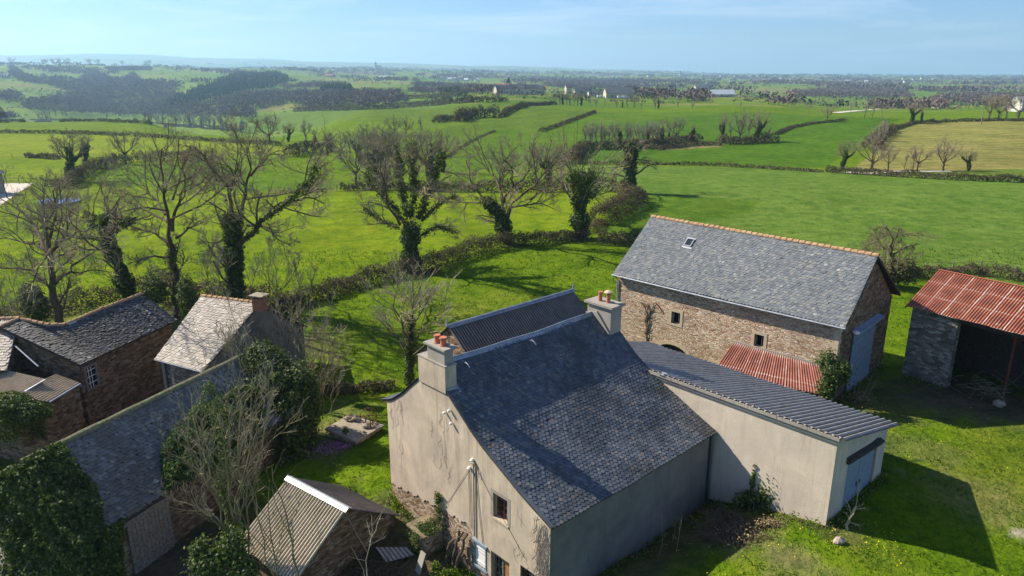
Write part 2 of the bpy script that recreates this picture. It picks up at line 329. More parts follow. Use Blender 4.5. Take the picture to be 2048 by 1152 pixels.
def fibro(name, a, b, moss=(.16, .15, .07), ma=.5, blue=None):
    k = M(name, .9, .15); uv = k.n("ShaderNodeTexCoord").outputs['UV']; mpn = k.n("ShaderNodeMapping", Vector=uv, Scale=(3.2, .7, 1)).outputs[0]
    f = k.noise(mpn, 2.2, 6, .7); c = k.mix(k.rng(f, .3, .7), a, b); g = k.noise(k.co(), 1.2, 5, .7)
    c = k.mix(k.rng(g, .48, .72, 0, ma), c, moss); c = k.mix(k.rng(k.attr('tint').outputs['Fac'], .62, .1, 0, .78), c, tuple(x*.25 for x in a)); h = k.noise(k.co(), 14, 4); c = k.mix(.45, c, k.ramp(h, [(.3, g3(.6)), (.7, g3(1.35))]), 'MULTIPLY')
    k.col(c); k.bump(h, .3, .01); return k.m
MT['fibro_shed'] = fibro('fibre_cement_shed', (.42, .355, .25), (.64, .55, .41), (.30, .24, .12), .65)
MT['fibro_lean'] = fibro('fibre_cement_lean', (.44, .34, .23), (.62, .50, .36), (.30, .25, .11), .6)
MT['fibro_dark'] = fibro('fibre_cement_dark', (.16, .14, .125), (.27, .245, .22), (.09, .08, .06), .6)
MT['fibro_blue'] = fibro('fibre_cement_blue', (.25, .24, .225), (.43, .41, .38), (.13, .12, .08), .4)
# ------------------------------------------------------------------ house frame (used everywhere)
A0 = pz(775, 800, 5)[:2]; B0 = pz(1102, 1054, 3.6)[:2]
gv = (B0-A0)/np.linalg.norm(B0-A0); dv = np.array([-gv[1], gv[0]])       # gv along the gable, dv along the ridge
def hp(s, al, z=0.): p = A0+gv*s+dv*al; return np.array([p[0], p[1], z])
# ------------------------------------------------------------------ terrain height
near_pts = [(hp(0, 0), -.05), (hp(3, 0), -.75), (hp(6, 0), -1.2), (hp(10.9, 0), -1.3), (hp(10.9, 2.5), -.1), (hp(10.9, 6), -.35), (hp(10.9, 10.4), -.3), (hp(13, 11), .6),
  (hp(16.4, 11), 1.3), (hp(16.4, 17), 1.35), (hp(14, 6), .75), (hp(18, 5), 1.0), (hp(13, 2), .5), (hp(20, 12), 1.3), (hp(24, 8), 1.2), (hp(24, 16), 1.1), (hp(8, 18), .9), (hp(0, 12), .2),
  (hp(-4, 8), .0), (hp(-8, 14), .0), (hp(-4, -2), -.3), (hp(-10, 0), -.3), (hp(0, -4), -1.2), (hp(6, -5), -1.6), (hp(12, -5), -1.4), (hp(-4, -6), -1.2), (pz(1763, 737, .85), .85), (pz(1690, 760, .9), .9),
  (pz(1233, 740, .2), .2), (pz(1800, 740, .9), .9), (pz(2005, 790, .9), .9), (pz(2048, 900, 1), 1.), (pz(2048, 1100, 1), 1.), (pz(1800, 1150, 1), 1.0), (pz(1450, 1152, .9), .8), (pz(2000, 600, .4), .4),
  (pz(1100, 600, 0), .0), (pz(900, 620, 0), 0), (pz(700, 700, 0), -.1), (pz(650, 900, -.3), -.3), (pz(560, 1000, -.8), -.8), (pz(480, 1150, -1.2), -1.2), (pz(200, 1150, -1.2), -1.3), (pz(50, 1100, -1.5), -1.6),
  (pz(0, 900, -1.6), -1.6), (pz(250, 860, -1.5), -1.5), (pz(330, 790, -1.3), -1.3), (pz(0, 650, -1), -1.1), (pz(200, 590, -.8), -.8), (pz(350, 570, -.7), -.7), (pz(470, 570, -.6), -.6), (pz(600, 620, -.3), -.3), (pz(620, 640, -.1), -.1)]
for t_ in np.linspace(-1.2, 1.2, 13): near_pts.append((np.array([t_*105, 105., 0]), 0.)); near_pts.append((np.array([t_*85, 85., 0]), -.15 if t_ < -.2 else 0.))
for x_ in (-60, -20, 20, 60): near_pts.append((np.array([x_, -30., 0]), -2.))
for x_ in (-45, 45): near_pts.append((np.array([x_, 10., 0]), -1.)); 
PX = np.array([p[0][:2] for p in near_pts]); PZ = np.array([p[1] for p in near_pts], float)
_d = np.linalg.norm(PX[:, None]-PX[None], axis=2); _n = len(PX)
_A = np.zeros((_n+3, _n+3)); _A[:_n, :_n] = _d+np.eye(_n)*-.15; _A[:_n, _n:] = np.c_[np.ones(_n), PX]; _A[_n:, :_n] = _A[:_n, _n:].T
RW = np.linalg.solve(_A, np.r_[PZ, 0, 0, 0])
TX = np.array([-700, 0, 250, 500, 750, 1000, 1250, 1500, 1750, 2048, 2700], float)
TD = np.log(np.array([60, 120, 200, 300, 420, 550, 700, 900, 1200, 1600, 2200, 3000, 4500, 7000, 10000, 14000], float))
_T = {0: [-1, -1, -2, -4, -8, -34, -45, -35, -20, -1, 21, 37, 20, 50, 208, 200],
 250: [-1, -1, -2, -4, -8, -40, -60, -58, -47, -22, 8, 35, 20, 50, 216, 200],
 500: [0, -.5, -1, -6, -25, -40, -38, -32, -25, -10, 3, 20, 22, 30, 150, 140],
 750: [0, 0, -2, -2, -1.5, -14, -18, -12, -12, -8, -6, -3, 26, 20, 110, 110],
 1000: [0, 0, -2, -1.5, 0, 0, -2, -5, -15, -15, -15, -12, 2, 5, 66, 60],
 1250: [0, .3, -1.5, -1.5, -1, -3, -4, -9, -25, -20, -20, -20, -14, -8, 15, 10],
 1500: [.3, .4, -2, -1, 0, -3, -5, -12, -20, -20, -21, -25, -24, -26, -35, -60],
 1750: [.4, .5, -2, 0, -3, -8, -15, -18, -25, -25, -25, -30, -32, -30, -60, -80],
 2048: [.4, .5, -1, 1, -2, -6, -12, -18, -25, -25, -25, -30, -30, -36, -65, -80]}
TT = np.array([_T[0]]+[_T[k_] for k_ in (0, 250, 500, 750, 1000, 1250, 1500, 1750, 2048)]+[_T[2048]], float)
def Z(X, Y):
    X = np.asarray(X, float); Y = np.asarray(Y, float); sh = np.broadcast(X, Y).shape; X = np.broadcast_to(X, sh).ravel(); Y = np.broadcast_to(Y, sh).ravel()
    Yc = np.maximum(Y, 60); x = np.clip(1024+1504*X/Yc, -699, 2699); ld = np.log(np.clip(Yc, 60, 13900))
    i = np.clip(np.searchsorted(TX, x)-1, 0, len(TX)-2); j = np.clip(np.searchsorted(TD, ld, side='right')-1, 0, len(TD)-2)
    a = (x-TX[i])/(TX[i+1]-TX[i]); b = (ld-TD[j])/(TD[j+1]-TD[j]); a = a*a*(3-2*a); b = b*b*(3-2*b)*.5+b*.5
    far = (TT[i, j]*(1-a)+TT[i+1, j]*a)*(1-b)+(TT[i, j+1]*(1-a)+TT[i+1, j+1]*a)*b
    P = np.stack([X, Y], -1); amp = np.clip((Y-110)/200, 0, 1)
    far = far+amp*.8*blobnoise(P, 120, 3)+np.clip((Y-600)/2500, 0, 1)*7*blobnoise(P, 900, 5)+np.clip((Y-5000)/5000, 0, 1)*10*blobnoise(P, 2600, 9)
    near = np.zeros(len(X)); m = Y < 116
    if m.any():
        Q = P[m]; r = np.zeros(len(Q))
        for k0 in range(0, len(Q), 20000):
            q = Q[k0:k0+20000]; r[k0:k0+20000] = np.linalg.norm(q[:, None]-PX[None], axis=2)@RW[:_n]+RW[_n]+q@RW[_n+1:]
        near[m] = np.clip(r, -3, 2.5)
    ws = np.clip((Y-85)/30, 0, 1); ws = ws*ws*(3-2*ws)
    return (near*(1-ws)+far*ws).reshape(sh)
_ts = np.geomspace(15, 13500, 2600)
def ground(x, y):
    r = ray(x, y); r = r/r[1]; Y = _ts; Xs = r[0]*Y; zz = H+r[2]*Y; g = Z(Xs, Y); k_ = np.nonzero(zz <= g)[0]
    if len(k_) == 0: Yh = 9000.
    else:
        k_ = max(k_[0], 1); d0 = zz[k_-1]-g[k_-1]; d1 = zz[k_]-g[k_]; f = d0/(d0-d1+1e-9); Yh = Y[k_-1]+f*(Y[k_]-Y[k_-1])
    X = r[0]*Yh; return np.array([X, Yh, float(Z(X, Yh))])
def gpoly(pts, sub=1):
    o = []
    for (a, b), (c, d) in zip(pts, pts[1:]+pts[:1]):
        for q in range(sub): t = q/sub; o.append(ground(a+(c-a)*t, b+(d-b)*t)[:2])
    return np.array(o)
def gline(pts, sub=3):
    o = []
    for (a, b), (c, d) in zip(pts[:-1], pts[1:]):
        for q in range(sub): t = q/sub; o.append(ground(a+(c-a)*t, b+(d-b)*t))
    o.append(ground(*pts[-1])); return np.array(o)
def inside(P, poly):
    x, y = P[:, 0], P[:, 1]; r = np.zeros(len(P), bool); n = len(poly)
    for i in range(n):
        x0, y0 = poly[i]; x1, y1 = poly[(i+1) % n]
        if y0 == y1: continue
        c = ((y0 > y) != (y1 > y)) & (x < (x1-x0)*(y-y0)/(y1-y0)+x0); r ^= c
    return r
# ------------------------------------------------------------------ fields of different green
LIME = (.132, .190, .006); MEAD = (.110, .172, .008); CORN = (.100, .168, .024); DEEP = (.070, .160, .012); GARD = (.100, .165, .006); BROWN = (.19, .185, .05)
fields = [
 ([(-200, 620), (-200, 480), (600, 470), (640, 560), (560, 620), (0, 640)], LIME),
 ([(-300, 700), (-300, 330), (60, 300), (240, 315), (440, 320), (720, 380), (1160, 380), (1245, 385), (1200, 455), (1080, 478), (960, 500), (840, 545), (620, 605), (500, 620), (0, 660)], LIME),
 ([(-300, 330), (-300, 268), (0, 266), (300, 274), (560, 292), (620, 305), (430, 316), (240, 312), (60, 312)], (.16, .21, .010)),
 ([(-300, 268), (-300, 246), (0, 243), (200, 242), (540, 266), (560, 292), (300, 274), (0, 266)], MEAD),
 ([(170, 350), (260, 325), (440, 322), (720, 376), (500, 384), (220, 372)], (.085, .155, .006)),
 ([(500, 232), (640, 222), (900, 208), (1010, 206), (1000, 228), (880, 250), (830, 270), (640, 300), (560, 260)], (.09, .145, .016)),
 ([(560, 262), (680, 245), (860, 236), (840, 268), (700, 300), (640, 300)], (.10, .165, .008)),
 ([(840, 268), (1000, 228), (1050, 212), (1190, 224), (1080, 264), (1000, 256), (900, 292), (880, 330), (850, 300)], (.085, .142, .012)),
 ([(880, 330), (900, 292), (1000, 256), (1080, 264), (1190, 224), (1480, 224), (1340, 250), (1180, 250), (1160, 300), (1130, 328), (900, 345)], (.078, .142, .008)),
 ([(1160, 320), (1180, 250), (1480, 224), (1800, 238), (1700, 300), (1650, 335), (1400, 330)], (.062, .13, .008)),
 ([(1140, 330), (1400, 332), (1650, 342), (1740, 348), (2300, 365), (2300, 700), (1840, 545), (1700, 530), (1260, 480), (1200, 462), (1275, 425), (1280, 388), (1240, 378), (1150, 370)], CORN),
 ([(1200, 462), (1275, 425), (1290, 390), (1520, 402), (1500, 424), (1260, 470)], (.078, .142, .012)),
 ([(1700, 345), (1790, 262), (1830, 248), (1930, 242), (2400, 240), (2400, 350), (1850, 345)], BROWN),
 ([(1820, 246), (2400, 225), (2400, 242), (1930, 243)], (.10,.125,.02)),
 ([(1830, 345), (2400, 325), (2400, 366), (1850, 352), (1700, 346)], (.10,.15,.02)),
 ([(1310, 299), (1440, 288), (1450, 293), (1330, 301)], (.19, .16, .07)),
]
FP = [(gpoly(p, 5), np.array(c)) for p, c in fields]
rs = np.random.default_rng(11)
SEED = np.stack([rs.uniform(-1, 1, 1500), rs.uniform(0, 1, 1500)], -1); SEED[:, 1] = 430*np.exp(SEED[:, 1]*3.2); SEED[:, 0] *= .95*(SEED[:, 1]+60)
_pal = np.array([(.13, .20, .035), (.15, .22, .035), (.17, .21, .05), (.10, .17, .028), (.14, .20, .055), (.21, .20, .09), (.125, .195, .035), (.16, .23, .04)])
_pal = _pal*np.array([.80, .86, .5]); SC = _pal[rs.integers(0, len(_pal), 1500)]
def near2(P):
    """index of nearest seed and the gap to the second nearest"""
    i1 = np.zeros(len(P), int); gap = np.zeros(len(P)); s1 = np.zeros(len(P), int)
    order = np.argsort(P[:, 1]); so = np.argsort(SEED[:, 1]); SS = SEED[so]
    for k0 in range(0, len(P), 4000):
        q = order[k0:k0+4000]; y0, y1 = P[q, 1].min(), P[q, 1].max(); a, b = np.searchsorted(SS[:, 1], [y0*.82-120, y1*1.2+120]); c = SS[a:b]
        if len(c) < 3: continue
        d = np.linalg.norm(P[q][:, None]-c[None], axis=2); o = np.argpartition(d, 1, axis=1)[:, :2]; dd = np.take_along_axis(d, o, 1)
        first = np.argmin(dd, 1); i1[q] = so[a:b][np.take_along_axis(o, first[:, None], 1)[:, 0]]; gap[q] = np.abs(dd[:, 0]-dd[:, 1])
    return i1, gap
BC = ground(2500, 420)[:2]
def ground_colour(P):
    C = np.tile(np.array(GARD), (len(P), 1)); f = P[:, 1] > 430
    if f.any():
        i, gp_ = near2(P[f]); C[f] = SC[i]
        n_ = blobnoise(P[f], 700, 21)+.5*blobnoise(P[f], 260, 22); wz = np.clip((n_-.38)*5, 0, 1)*.8*np.clip((P[f, 1]-1500)/1500, 0, 1)
        C[f] = C[f]*(1-wz[:, None])+np.array((.13, .11, .085))*wz[:, None]
    for p, c in FP:
        b0, b1 = p.min(0), p.max(0); m = np.nonzero((P[:, 0] > b0[0]) & (P[:, 0] < b1[0]) & (P[:, 1] > b0[1]) & (P[:, 1] < b1[1]))[0]
        if len(m):
            q = m[inside(P[m], p)]; C[q] = c
            if tuple(c) == BROWN: r_ = np.hypot(P[q, 0]-BC[0], P[q, 1]-BC[1]); C[q] *= (1+.16*np.sin(r_/6.5*6.283+1.5*blobnoise(P[q], 60, 31))+.12*blobnoise(P[q], 30, 32))[:, None]*np.array([1+0*r_, 1-.04*np.sin(r_/31.), 1+0*r_]).T
            elif tuple(c) == CORN: r_ = P[q]@np.array([.35, .94]); C[q] *= (1-.10*(np.sin(r_/12*6.283) > .9)+.06*blobnoise(P[q], 25, 33))[:, None]
            else: C[q] *= (1+.10*blobnoise(P[q], 22, 35)+.06*blobnoise(P[q], 7, 36))[:, None]
    for cx_, cy_, rx, c, a in dirt:
        d = np.hypot(P[:, 0]-cx_, P[:, 1]-cy_)/rx+.3*blobnoise(P, 2.2, int(cx_*7) % 97+50); wgt = np.clip(1.15-d, 0, 1)*a; wgt = np.clip(wgt*1.6, 0, a)
        C = C*(1-wgt[:, None])+np.array(c)*wgt[:, None]
    return C
EARTH = (.10, .075, .05); PATH = (.42, .36, .28); DRY = (.18, .15, .075); YG = (.12, .155, .015)
dirt = []
def dirt_at(x, y, r, c, a=.9, z=None):
    p = ground(x, y); dirt.append((p[0], p[1], r, c, a))
for a_ in [(2035, 1064, .35, PATH, .7), (2050, 1070, .4, PATH, .7), (1800, 945, .3, PATH, .5), (2035, 832, .3, PATH, .6), (1950, 960, 3., YG, .7), (1900, 990, 2.5, YG, .6), (2020, 940, 3., YG, .7),
           (1980, 800, 4, EARTH, .8), (1900, 790, 4, EARTH, .8), (1470, 1070, 1.8, DRY, .8), (1570, 1110, 1., DRY, .6), (1500, 1130, .9, YG, .6), (1330, 1060, 3., EARTH, .7), (1250, 1120, 3, EARTH, .7),
           (1400, 1010, 1.4, EARTH, .8), (650, 900, 1.8, EARTH, .5), (660, 1120, 4, EARTH, .9), (800, 1130, 3.5, EARTH, .9), (560, 1150, 4, EARTH, .9), (400, 1100, 4, EARTH, .9), (300, 1150, 4, EARTH, .9), (700, 780, 3, YG, .6), (640, 870, 1.5, DRY, .6),
           (300, 860, 6, EARTH, .9), (200, 900, 6, EARTH, .9), (470, 640, 5, EARTH, .7), (380, 620, 5, EARTH, .7), (560, 700, 5, EARTH, .6), (70, 640, 5, EARTH, .6), (1750, 800, 3.5, EARTH, .6), (1500, 760, 5, EARTH, .6), (1850, 900, 2., DRY, .35), (1960, 1000, 2.5, DRY, .4), (1780, 1120, 1.5, YG, .6), (1600, 1140, 1.5, DRY, .4), (2000, 880, 2., YG, .7), (1250, 620, 4, YG, .6), (690, 830, 2., DRY, .4), (1700, 880, 2.5, EARTH, .45), (1690, 1060, 1., EARTH, .5), (1560, 1030, 1., EARTH, .5), (940, 640, 5, YG, .5), (760, 660, 5, YG, .5), (1000, 610, 6, YG, .4)]: dirt_at(*a_)

def build_ground():
    nu, nd = 560, 620
    u = np.linspace(-1.25, 1.25, nu); t = np.linspace(0, 1, nd); Yr = -18+np.where(t < .33, t/.33*86, 0)+np.where(t >= .33, 86*np.exp(np.clip((t-.33)/.67, 0, 1)*np.log(13500/86)), 0)
    Yg, Ug = np.meshgrid(Yr, u, indexing='ij'); Xg = Ug*(Yg+45)*.92; Zg = Z(Xg, Yg)
    V = np.stack([Xg, Yg, Zg], -1).reshape(-1, 3); i = np.arange(nu*nd).reshape(nd, nu)
    Fq = np.stack([i[:-1, :-1], i[:-1, 1:], i[1:, 1:], i[1:, :-1]], -1).reshape(-1, 4)
    k = M('field_grass', 1., .03); c = k.attr('col').outputs['Color']; v = k.co(src='Object')
    a1 = k.noise(v, .06, 5, .6); c = k.mix(.55, c, k.ramp(a1, [(.35, (.74, .84, .7)), (.65, (1.25, 1.13, 1.3))]), 'MULTIPLY')
    a2 = k.noise(v, .45, 6, .68); c = k.mix(.85, c, k.ramp(a2, [(.36, (.62, .74, .7)), (.5, g3(1.)), (.64, (1.35, 1.18, 1.5))]), 'MULTIPLY'); tu = k.noise(v, 1.1, 3, .6); c = k.mix(k.rng(tu, .56, .66, 0, .55), c, k.mix(1., c, (.45, .58, .5), 'MULTIPLY'))
    an = k.noise(k.n('ShaderNodeMapping', Vector=v, Rotation=(0, 0, .35), Scale=(.025, .35, .1)).outputs[0], 1.6, 6, .65, .6); c = k.mix(.5, c, k.ramp(an, [(.3, (.78, .84, .8)), (.7, (1.22, 1.14, 1.2))]), 'MULTIPLY')
    a3 = k.noise(v, 3.2, 5, .7); c = k.mix(.75, c, k.ramp(a3, [(.3, (.55, .66, .6)), (.7, (1.4, 1.3, 1.3))]), 'MULTIPLY')
    # drill rows and tractor lines, turned with the slope
    wv = k.n("ShaderNodeTexWave", _wave_type='BANDS', _bands_direction='DIAGONAL', Vector=k.co((.5, .13, 0)), Scale=.9, Distortion=7., Detail=3, Detail__Scale=.4)
    c = k.mix(.05, c, k.ramp(wv.outputs['Fac'], [(.2, g3(.75)), (.8, g3(1.25))]), 'MULTIPLY')
    k.col(c); h = k.math('ADD', k.math('MULTIPLY', a2, 1.5), a3); k.bump(h, .75, .22)
    obj('field_ground', [dict(V=V, F=Fq, c=ground_colour(V[:, :2]))], k.m, kind='structure', smooth=True)
build_ground()
def ribbon(name, line, width, mat, lift=.05, kind='structure', **kw):
    L = np.array(line, float)[:, :2]; T = np.gradient(L, axis=0); T /= np.linalg.norm(T, axis=1)[:, None]; N = np.c_[-T[:, 1], T[:, 0]]
    n = 5; W = np.linspace(-.5, .5, n)*width; P = L[:, None]+N[:, None]*W[None, :, None]; zz = Z(P[..., 0], P[..., 1])+lift
    V = np.concatenate([P, zz[..., None]], -1).reshape(-1, 3); i = np.arange(len(L)*n).reshape(len(L), n)
    return obj(name, [dict(V=V, F=np.stack([i[:-1, :-1], i[1:, :-1], i[1:, 1:], i[:-1, 1:]], -1).reshape(-1, 4))], mat, kind=kind, smooth=True, **kw)
k = M('pale_gravel', .95, .1); f = k.noise(k.co(), 1.5, 6, .7); k.col(k.mix(k.rng(f, .3, .7), (.44, .39, .33), (.60, .55, .48))); k.bump(f, .3, .03); MT['gravel'] = k.m
def sheet(name, pts, mat, lift=.05, n=26, **kw):
    """flat patch draped over the ground, from a photo outline"""
    P = gpoly(pts, 6); b0, b1 = P.min(0), P.max(0); c = P.mean(0); rings = []
    for r in np.linspace(0, 1, 8): rings.append(c+(P-c)*r)
    R = np.array(rings); zz = Z(R[..., 0], R[..., 1])+lift; V = np.concatenate([R, zz[..., None]], -1).reshape(-1, 3); m = len(P); i = np.arange(8*m).reshape(8, m); j = np.roll(i, -1, 1)
    return obj(name, [dict(V=V, F=np.stack([i[:-1], j[:-1], j[1:], i[1:]], -1).reshape(-1, 4))], mat, smooth=True, **kw)
sheet('farmyard', [(-120, 372), (12, 367), (68, 367), (40, 384), (0, 412), (-120, 440)], MT['gravel'], .06, kind='structure')
ribbon('village_road', [pz(-40, 1000, -1.6), pz(-10, 1060, -1.6), pz(8, 1110, -1.6), pz(14, 1180, -1.6)], 2.6, MT['tar'], .05)
ribbon('country_road', gline([(1670, 226), (1700, 223), (1760, 218)], 6), 4.5, MT['gravel'], .15)
ribbon('farm_track', gline([(1690, 345), (1730, 347), (1800, 343), (1900, 343)], 6), 3.0, MT['gravel'], .07)
# ------------------------------------------------------------------ building kit
UP = np.array([0., 0, 1])
def panel(o, dirv, nin, ss, top, bot, openings, depth=.3, m=0, mr=None):
    """vertical wall: o (x,y), unit dirv along, nin unit inward; top/bot callables of s; openings (s0,s1,zlo,zhi) numbers or callables. Front faces and reveals."""
    o = np.asarray(o, float)[:2]; d = np.asarray(dirv)[:2]; n = np.asarray(nin)[:2]; mr = m if mr is None else mr
    fn = lambda f: f if callable(f) else (lambda s, f=f: f)
    br = sorted(set([round(float(s), 4) for s in ss]+[round(float(v), 4) for q in openings for v in q[:2]])); V = []; Fm = []; Fr = []
    def pt(s, z, dep=0.): p = o+d*s+n*dep; V.append((p[0], p[1], z)); return len(V)-1
    for a, b in zip(br[:-1], br[1:]):
        c = (a+b)/2; ops = sorted([q for q in openings if q[0] < c < q[1]], key=lambda q: fn(q[2])(c)); za, zb = fn(bot)(a), fn(bot)(b)
        for q in ops+[None]:
            ta, tb = (fn(top)(a), fn(top)(b)) if q is None else (fn(q[2])(a), fn(q[2])(b))
            if ta-za > 1e-3 or tb-zb > 1e-3: Fm.append([pt(a, za), pt(b, zb), pt(b, tb), pt(a, ta)])
            if q is not None:
                ha, hb = fn(q[3])(a), fn(q[3])(b)
                Fr.append([pt(a, ta), pt(b, tb), pt(b, tb, depth), pt(a, ta, depth)]); Fr.append([pt(a, ha), pt(a, ha, depth), pt(b, hb, depth), pt(b, hb)])
                if abs(a-q[0]) < 1e-3: Fr.append([pt(a, ta), pt(a, ta, depth), pt(a, ha, depth), pt(a, ha)])
                if abs(b-q[1]) < 1e-3: Fr.append([pt(b, tb), pt(b, hb), pt(b, hb, depth), pt(b, tb, depth)])
                za, zb = ha, hb
    V = np.array(V); out = [dict(V=V, F=np.array(Fm), m=m)]
    if Fr: out.append(dict(V=V, F=np.array(Fr), m=mr))
    return out
def arc_len(P): return np.r_[0, np.cumsum(np.linalg.norm(np.diff(P, axis=0), axis=1))]
def slates(surf, La, Lb, tw=.2, ex=.17, th=.012, rng=None, m=0, shape='scale', irr=.0, gap=.0, tcurve=1.0, lift=.03):
    """individual slates over surf(a,b)->(n,3), a along ridge in metres [0,La], b down slope [0,Lb]"""
    rng = rng or np.random.default_rng(1); nr = int(Lb/ex); nc = int(round(La/tw)); tw = La/nc
    bi, aj = np.meshgrid(np.arange(nr+1), np.arange(-1, nc+1), indexing='ij'); off = (bi % 2)*.5
    a = ((aj+.5+off)*tw).ravel(); b = (bi*ex).ravel(); n = len(a)
    a = a+rng.normal(0, irr*tw, n); b = b+rng.normal(0, irr*ex, n)*(bi.ravel() > 0); keep = rng.random(n) > gap; keep &= (b > -ex) & (b < Lb+.01)
    a = a[keep]; b = b[keep]; n = len(a); ln = ex*1.75*(1+rng.normal(0, irr*.8, n)); wd = tw*.965*(1+rng.normal(0, irr*.6, n)); end = b+ex*1.0
    end = end+(ln-ex*1.75)*.4
    if shape == 'scale': prof = np.array([(-.5, -.75), (-.5, .46), (-.40, .74), (-.22, .93), (0, 1.), (.22, .93), (.40, .74), (.5, .46), (.5, -.75)])
    elif shape == 'round': prof = np.array([(-.5, -.75), (-.5, .62), (-.33, .9), (0, 1.), (.33, .9), (.5, .62), (.5, -.75)])
    else: prof = np.array([(-.5, -.75), (-.5, .8), (-.34, .97), (.34, 1.), (.5, .85), (.5, -.75)])
    K = len(prof); aa = np.clip(a[:, None]+prof[None, :, 0]*wd[:, None], 0, La); bb = b[:, None]+(prof[None, :, 1])*ex*(end-b)[:, None]/ex
    bb = np.clip(bb, 0, Lb+.06)
    P = surf(aa.ravel(), np.clip(bb.ravel(), 0, None)).reshape(n, K, 3)
    e = .02; Pa = surf(aa.ravel()+e, bb.ravel()).reshape(n, K, 3); Pb = surf(aa.ravel(), bb.ravel()+e).reshape(n, K, 3); N = nrm(np.cross(Pb-P, Pa-P)); N *= np.sign(N[..., 2:3])+(N[..., 2:3] == 0)
    hgt = lift+(prof[None, :, 1]+.75)/1.75*th*2.2+rng.normal(0, .003+irr*.02, (n, 1)); top = P+N*hgt[..., None]; bot = top-N*th
    lowi = np.arange(1, K-2+1); V = np.concatenate([top.reshape(-1, 3), bot.reshape(-1, 3)]); base = np.arange(n)[:, None]*K
    Ft = base+np.arange(K)[None]; o2 = n*K; sk = np.stack([base+lowi[:-1], base+lowi[1:], base+lowi[1:]+o2, base+lowi[:-1]+o2], -1).reshape(-1, 4)
    # orient tops upward
    nn = np.cross(top[:, 3]-top[:, 0], top[:, -1]-top[:, 0]); flip = nn[:, 2] < 0; Ft[flip] = Ft[flip][:, ::-1]
    t = np.clip(rng.beta(2, 2.4, n)**tcurve, 0, 1); t = np.repeat(t, K); return dict(V=V, F=[Ft, sk], m=m, t=np.r_[t, t])
def ruled(R, E, sag=0.):
    """surface between ridge polyline R and eave polyline E (same number of points); returns surf(a,b), La, Lb"""
    R = np.asarray(R, float); E = np.asarray(E, float); La = arc_len(R)[-1]; sa = arc_len(R)/La; Lb = np.linalg.norm(E-R, axis=1).mean()
    def surf(a, b):
        t = np.clip(a/La, 0, 1); s_ = b/Lb; r = np.stack([np.interp(t, sa, R[:, k_]) for k_ in range(3)], -1); e = np.stack([np.interp(t, sa, E[:, k_]) for k_ in range(3)], -1)
        p = r+(e-r)*s_[..., None]; p[..., 2] -= sag*4*s_*(1-s_)*(.4+.6*np.sin(np.clip(t, 0, 1)*math.pi)); return p
    return surf, La, Lb
def deck(surf, La, Lb, th=.12, na=14, nb=10, m=0, over=.0):
    a, b = np.meshgrid(np.linspace(0, La, na), np.linspace(0, Lb, nb), indexing='ij'); P = surf(a.ravel(), b.ravel()).reshape(na, nb, 3); Q = P-np.array([0, 0, th]); i = np.arange(na*nb).reshape(na, nb); n = na*nb
    q = lambda x: np.stack([x[:-1, :-1], x[1:, :-1], x[1:, 1:], x[:-1, 1:]], -1).reshape(-1, 4)
    nn = np.cross(P[1, 0]-P[0, 0], P[0, 1]-P[0, 0])[2]; t_ = q(i); u_ = q(i)+n
    if nn < 0: t_ = t_[:, ::-1]
    else: u_ = u_[:, ::-1]
    ed = []
    for e in (i[:, 0], i[:, -1], i[0, :], i[-1, :]): ed.append(np.stack([e[:-1], e[1:], e[1:]+n, e[:-1]+n], -1))
    return dict(V=np.concatenate([P.reshape(-1, 3), Q.reshape(-1, 3)]), F=[t_, u_]+ed, m=m, t=.2)
def corrugated(p00, p10, p11, p01, wl=.18, amp=.028, m=0, nb=6, rag=0., seed=0, th=.008):
    """sheet roof; ridges run p00->p01 (down the slope), repeated along p00->p10"""
    p00, p10, p11, p01 = [np.asarray(v, float) for v in (p00, p10, p11, p01)]; La = (np.linalg.norm(p10-p00)+np.linalg.norm(p11-p01))/2; Lb = np.linalg.norm(p01-p00)
    na = int(La/wl*8)+1; a = np.linspace(0, 1, na); r = np.random.default_rng(seed); endj = np.repeat(r.normal(0, rag, na//30+2), 30)[:na]
    b = np.linspace(0, 1, nb); Ag, Bg = np.meshgrid(a, b, indexing='ij'); Bg = Bg*(1+endj[:, None]/Lb)
    P = (p00+(p10-p00)*Ag[..., None])*(1-Bg[..., None])+(p01+(p11-p01)*Ag[..., None])*Bg[..., None]
    N = np.cross(p10-p00, p01-p00); N = N/np.linalg.norm(N); N *= np.sign(N[2]) if abs(N[2]) > 1e-6 else 1.
    P = P+N*(np.sin(Ag*La/wl*2*math.pi)*amp)[..., None]; P[..., 2] += .02*np.interp(Bg, [0, .33, .66, 1], [0, 0, 0, 0])
    i = np.arange(na*nb).reshape(na, nb); t_ = np.stack([i[:-1, :-1], i[1:, :-1], i[1:, 1:], i[:-1, 1:]], -1).reshape(-1, 4)
    uv = np.stack([Ag*La, Bg*Lb], -1).reshape(-1, 2); n = na*nb; V = P.reshape(-1, 3)
    e1 = i[:, -1]; ed = np.stack([e1[:-1], e1[1:], e1[1:]+n, e1[:-1]+n], -1)
    tt_ = (.5+.5*np.sin(Ag*La/wl*2*math.pi)).ravel()
    return dict(V=np.concatenate([V, V-N*th]), F=[t_, t_[:, ::-1]+n, ed], m=m, t=np.r_[tt_, tt_], uv=np.concatenate([uv, uv]))
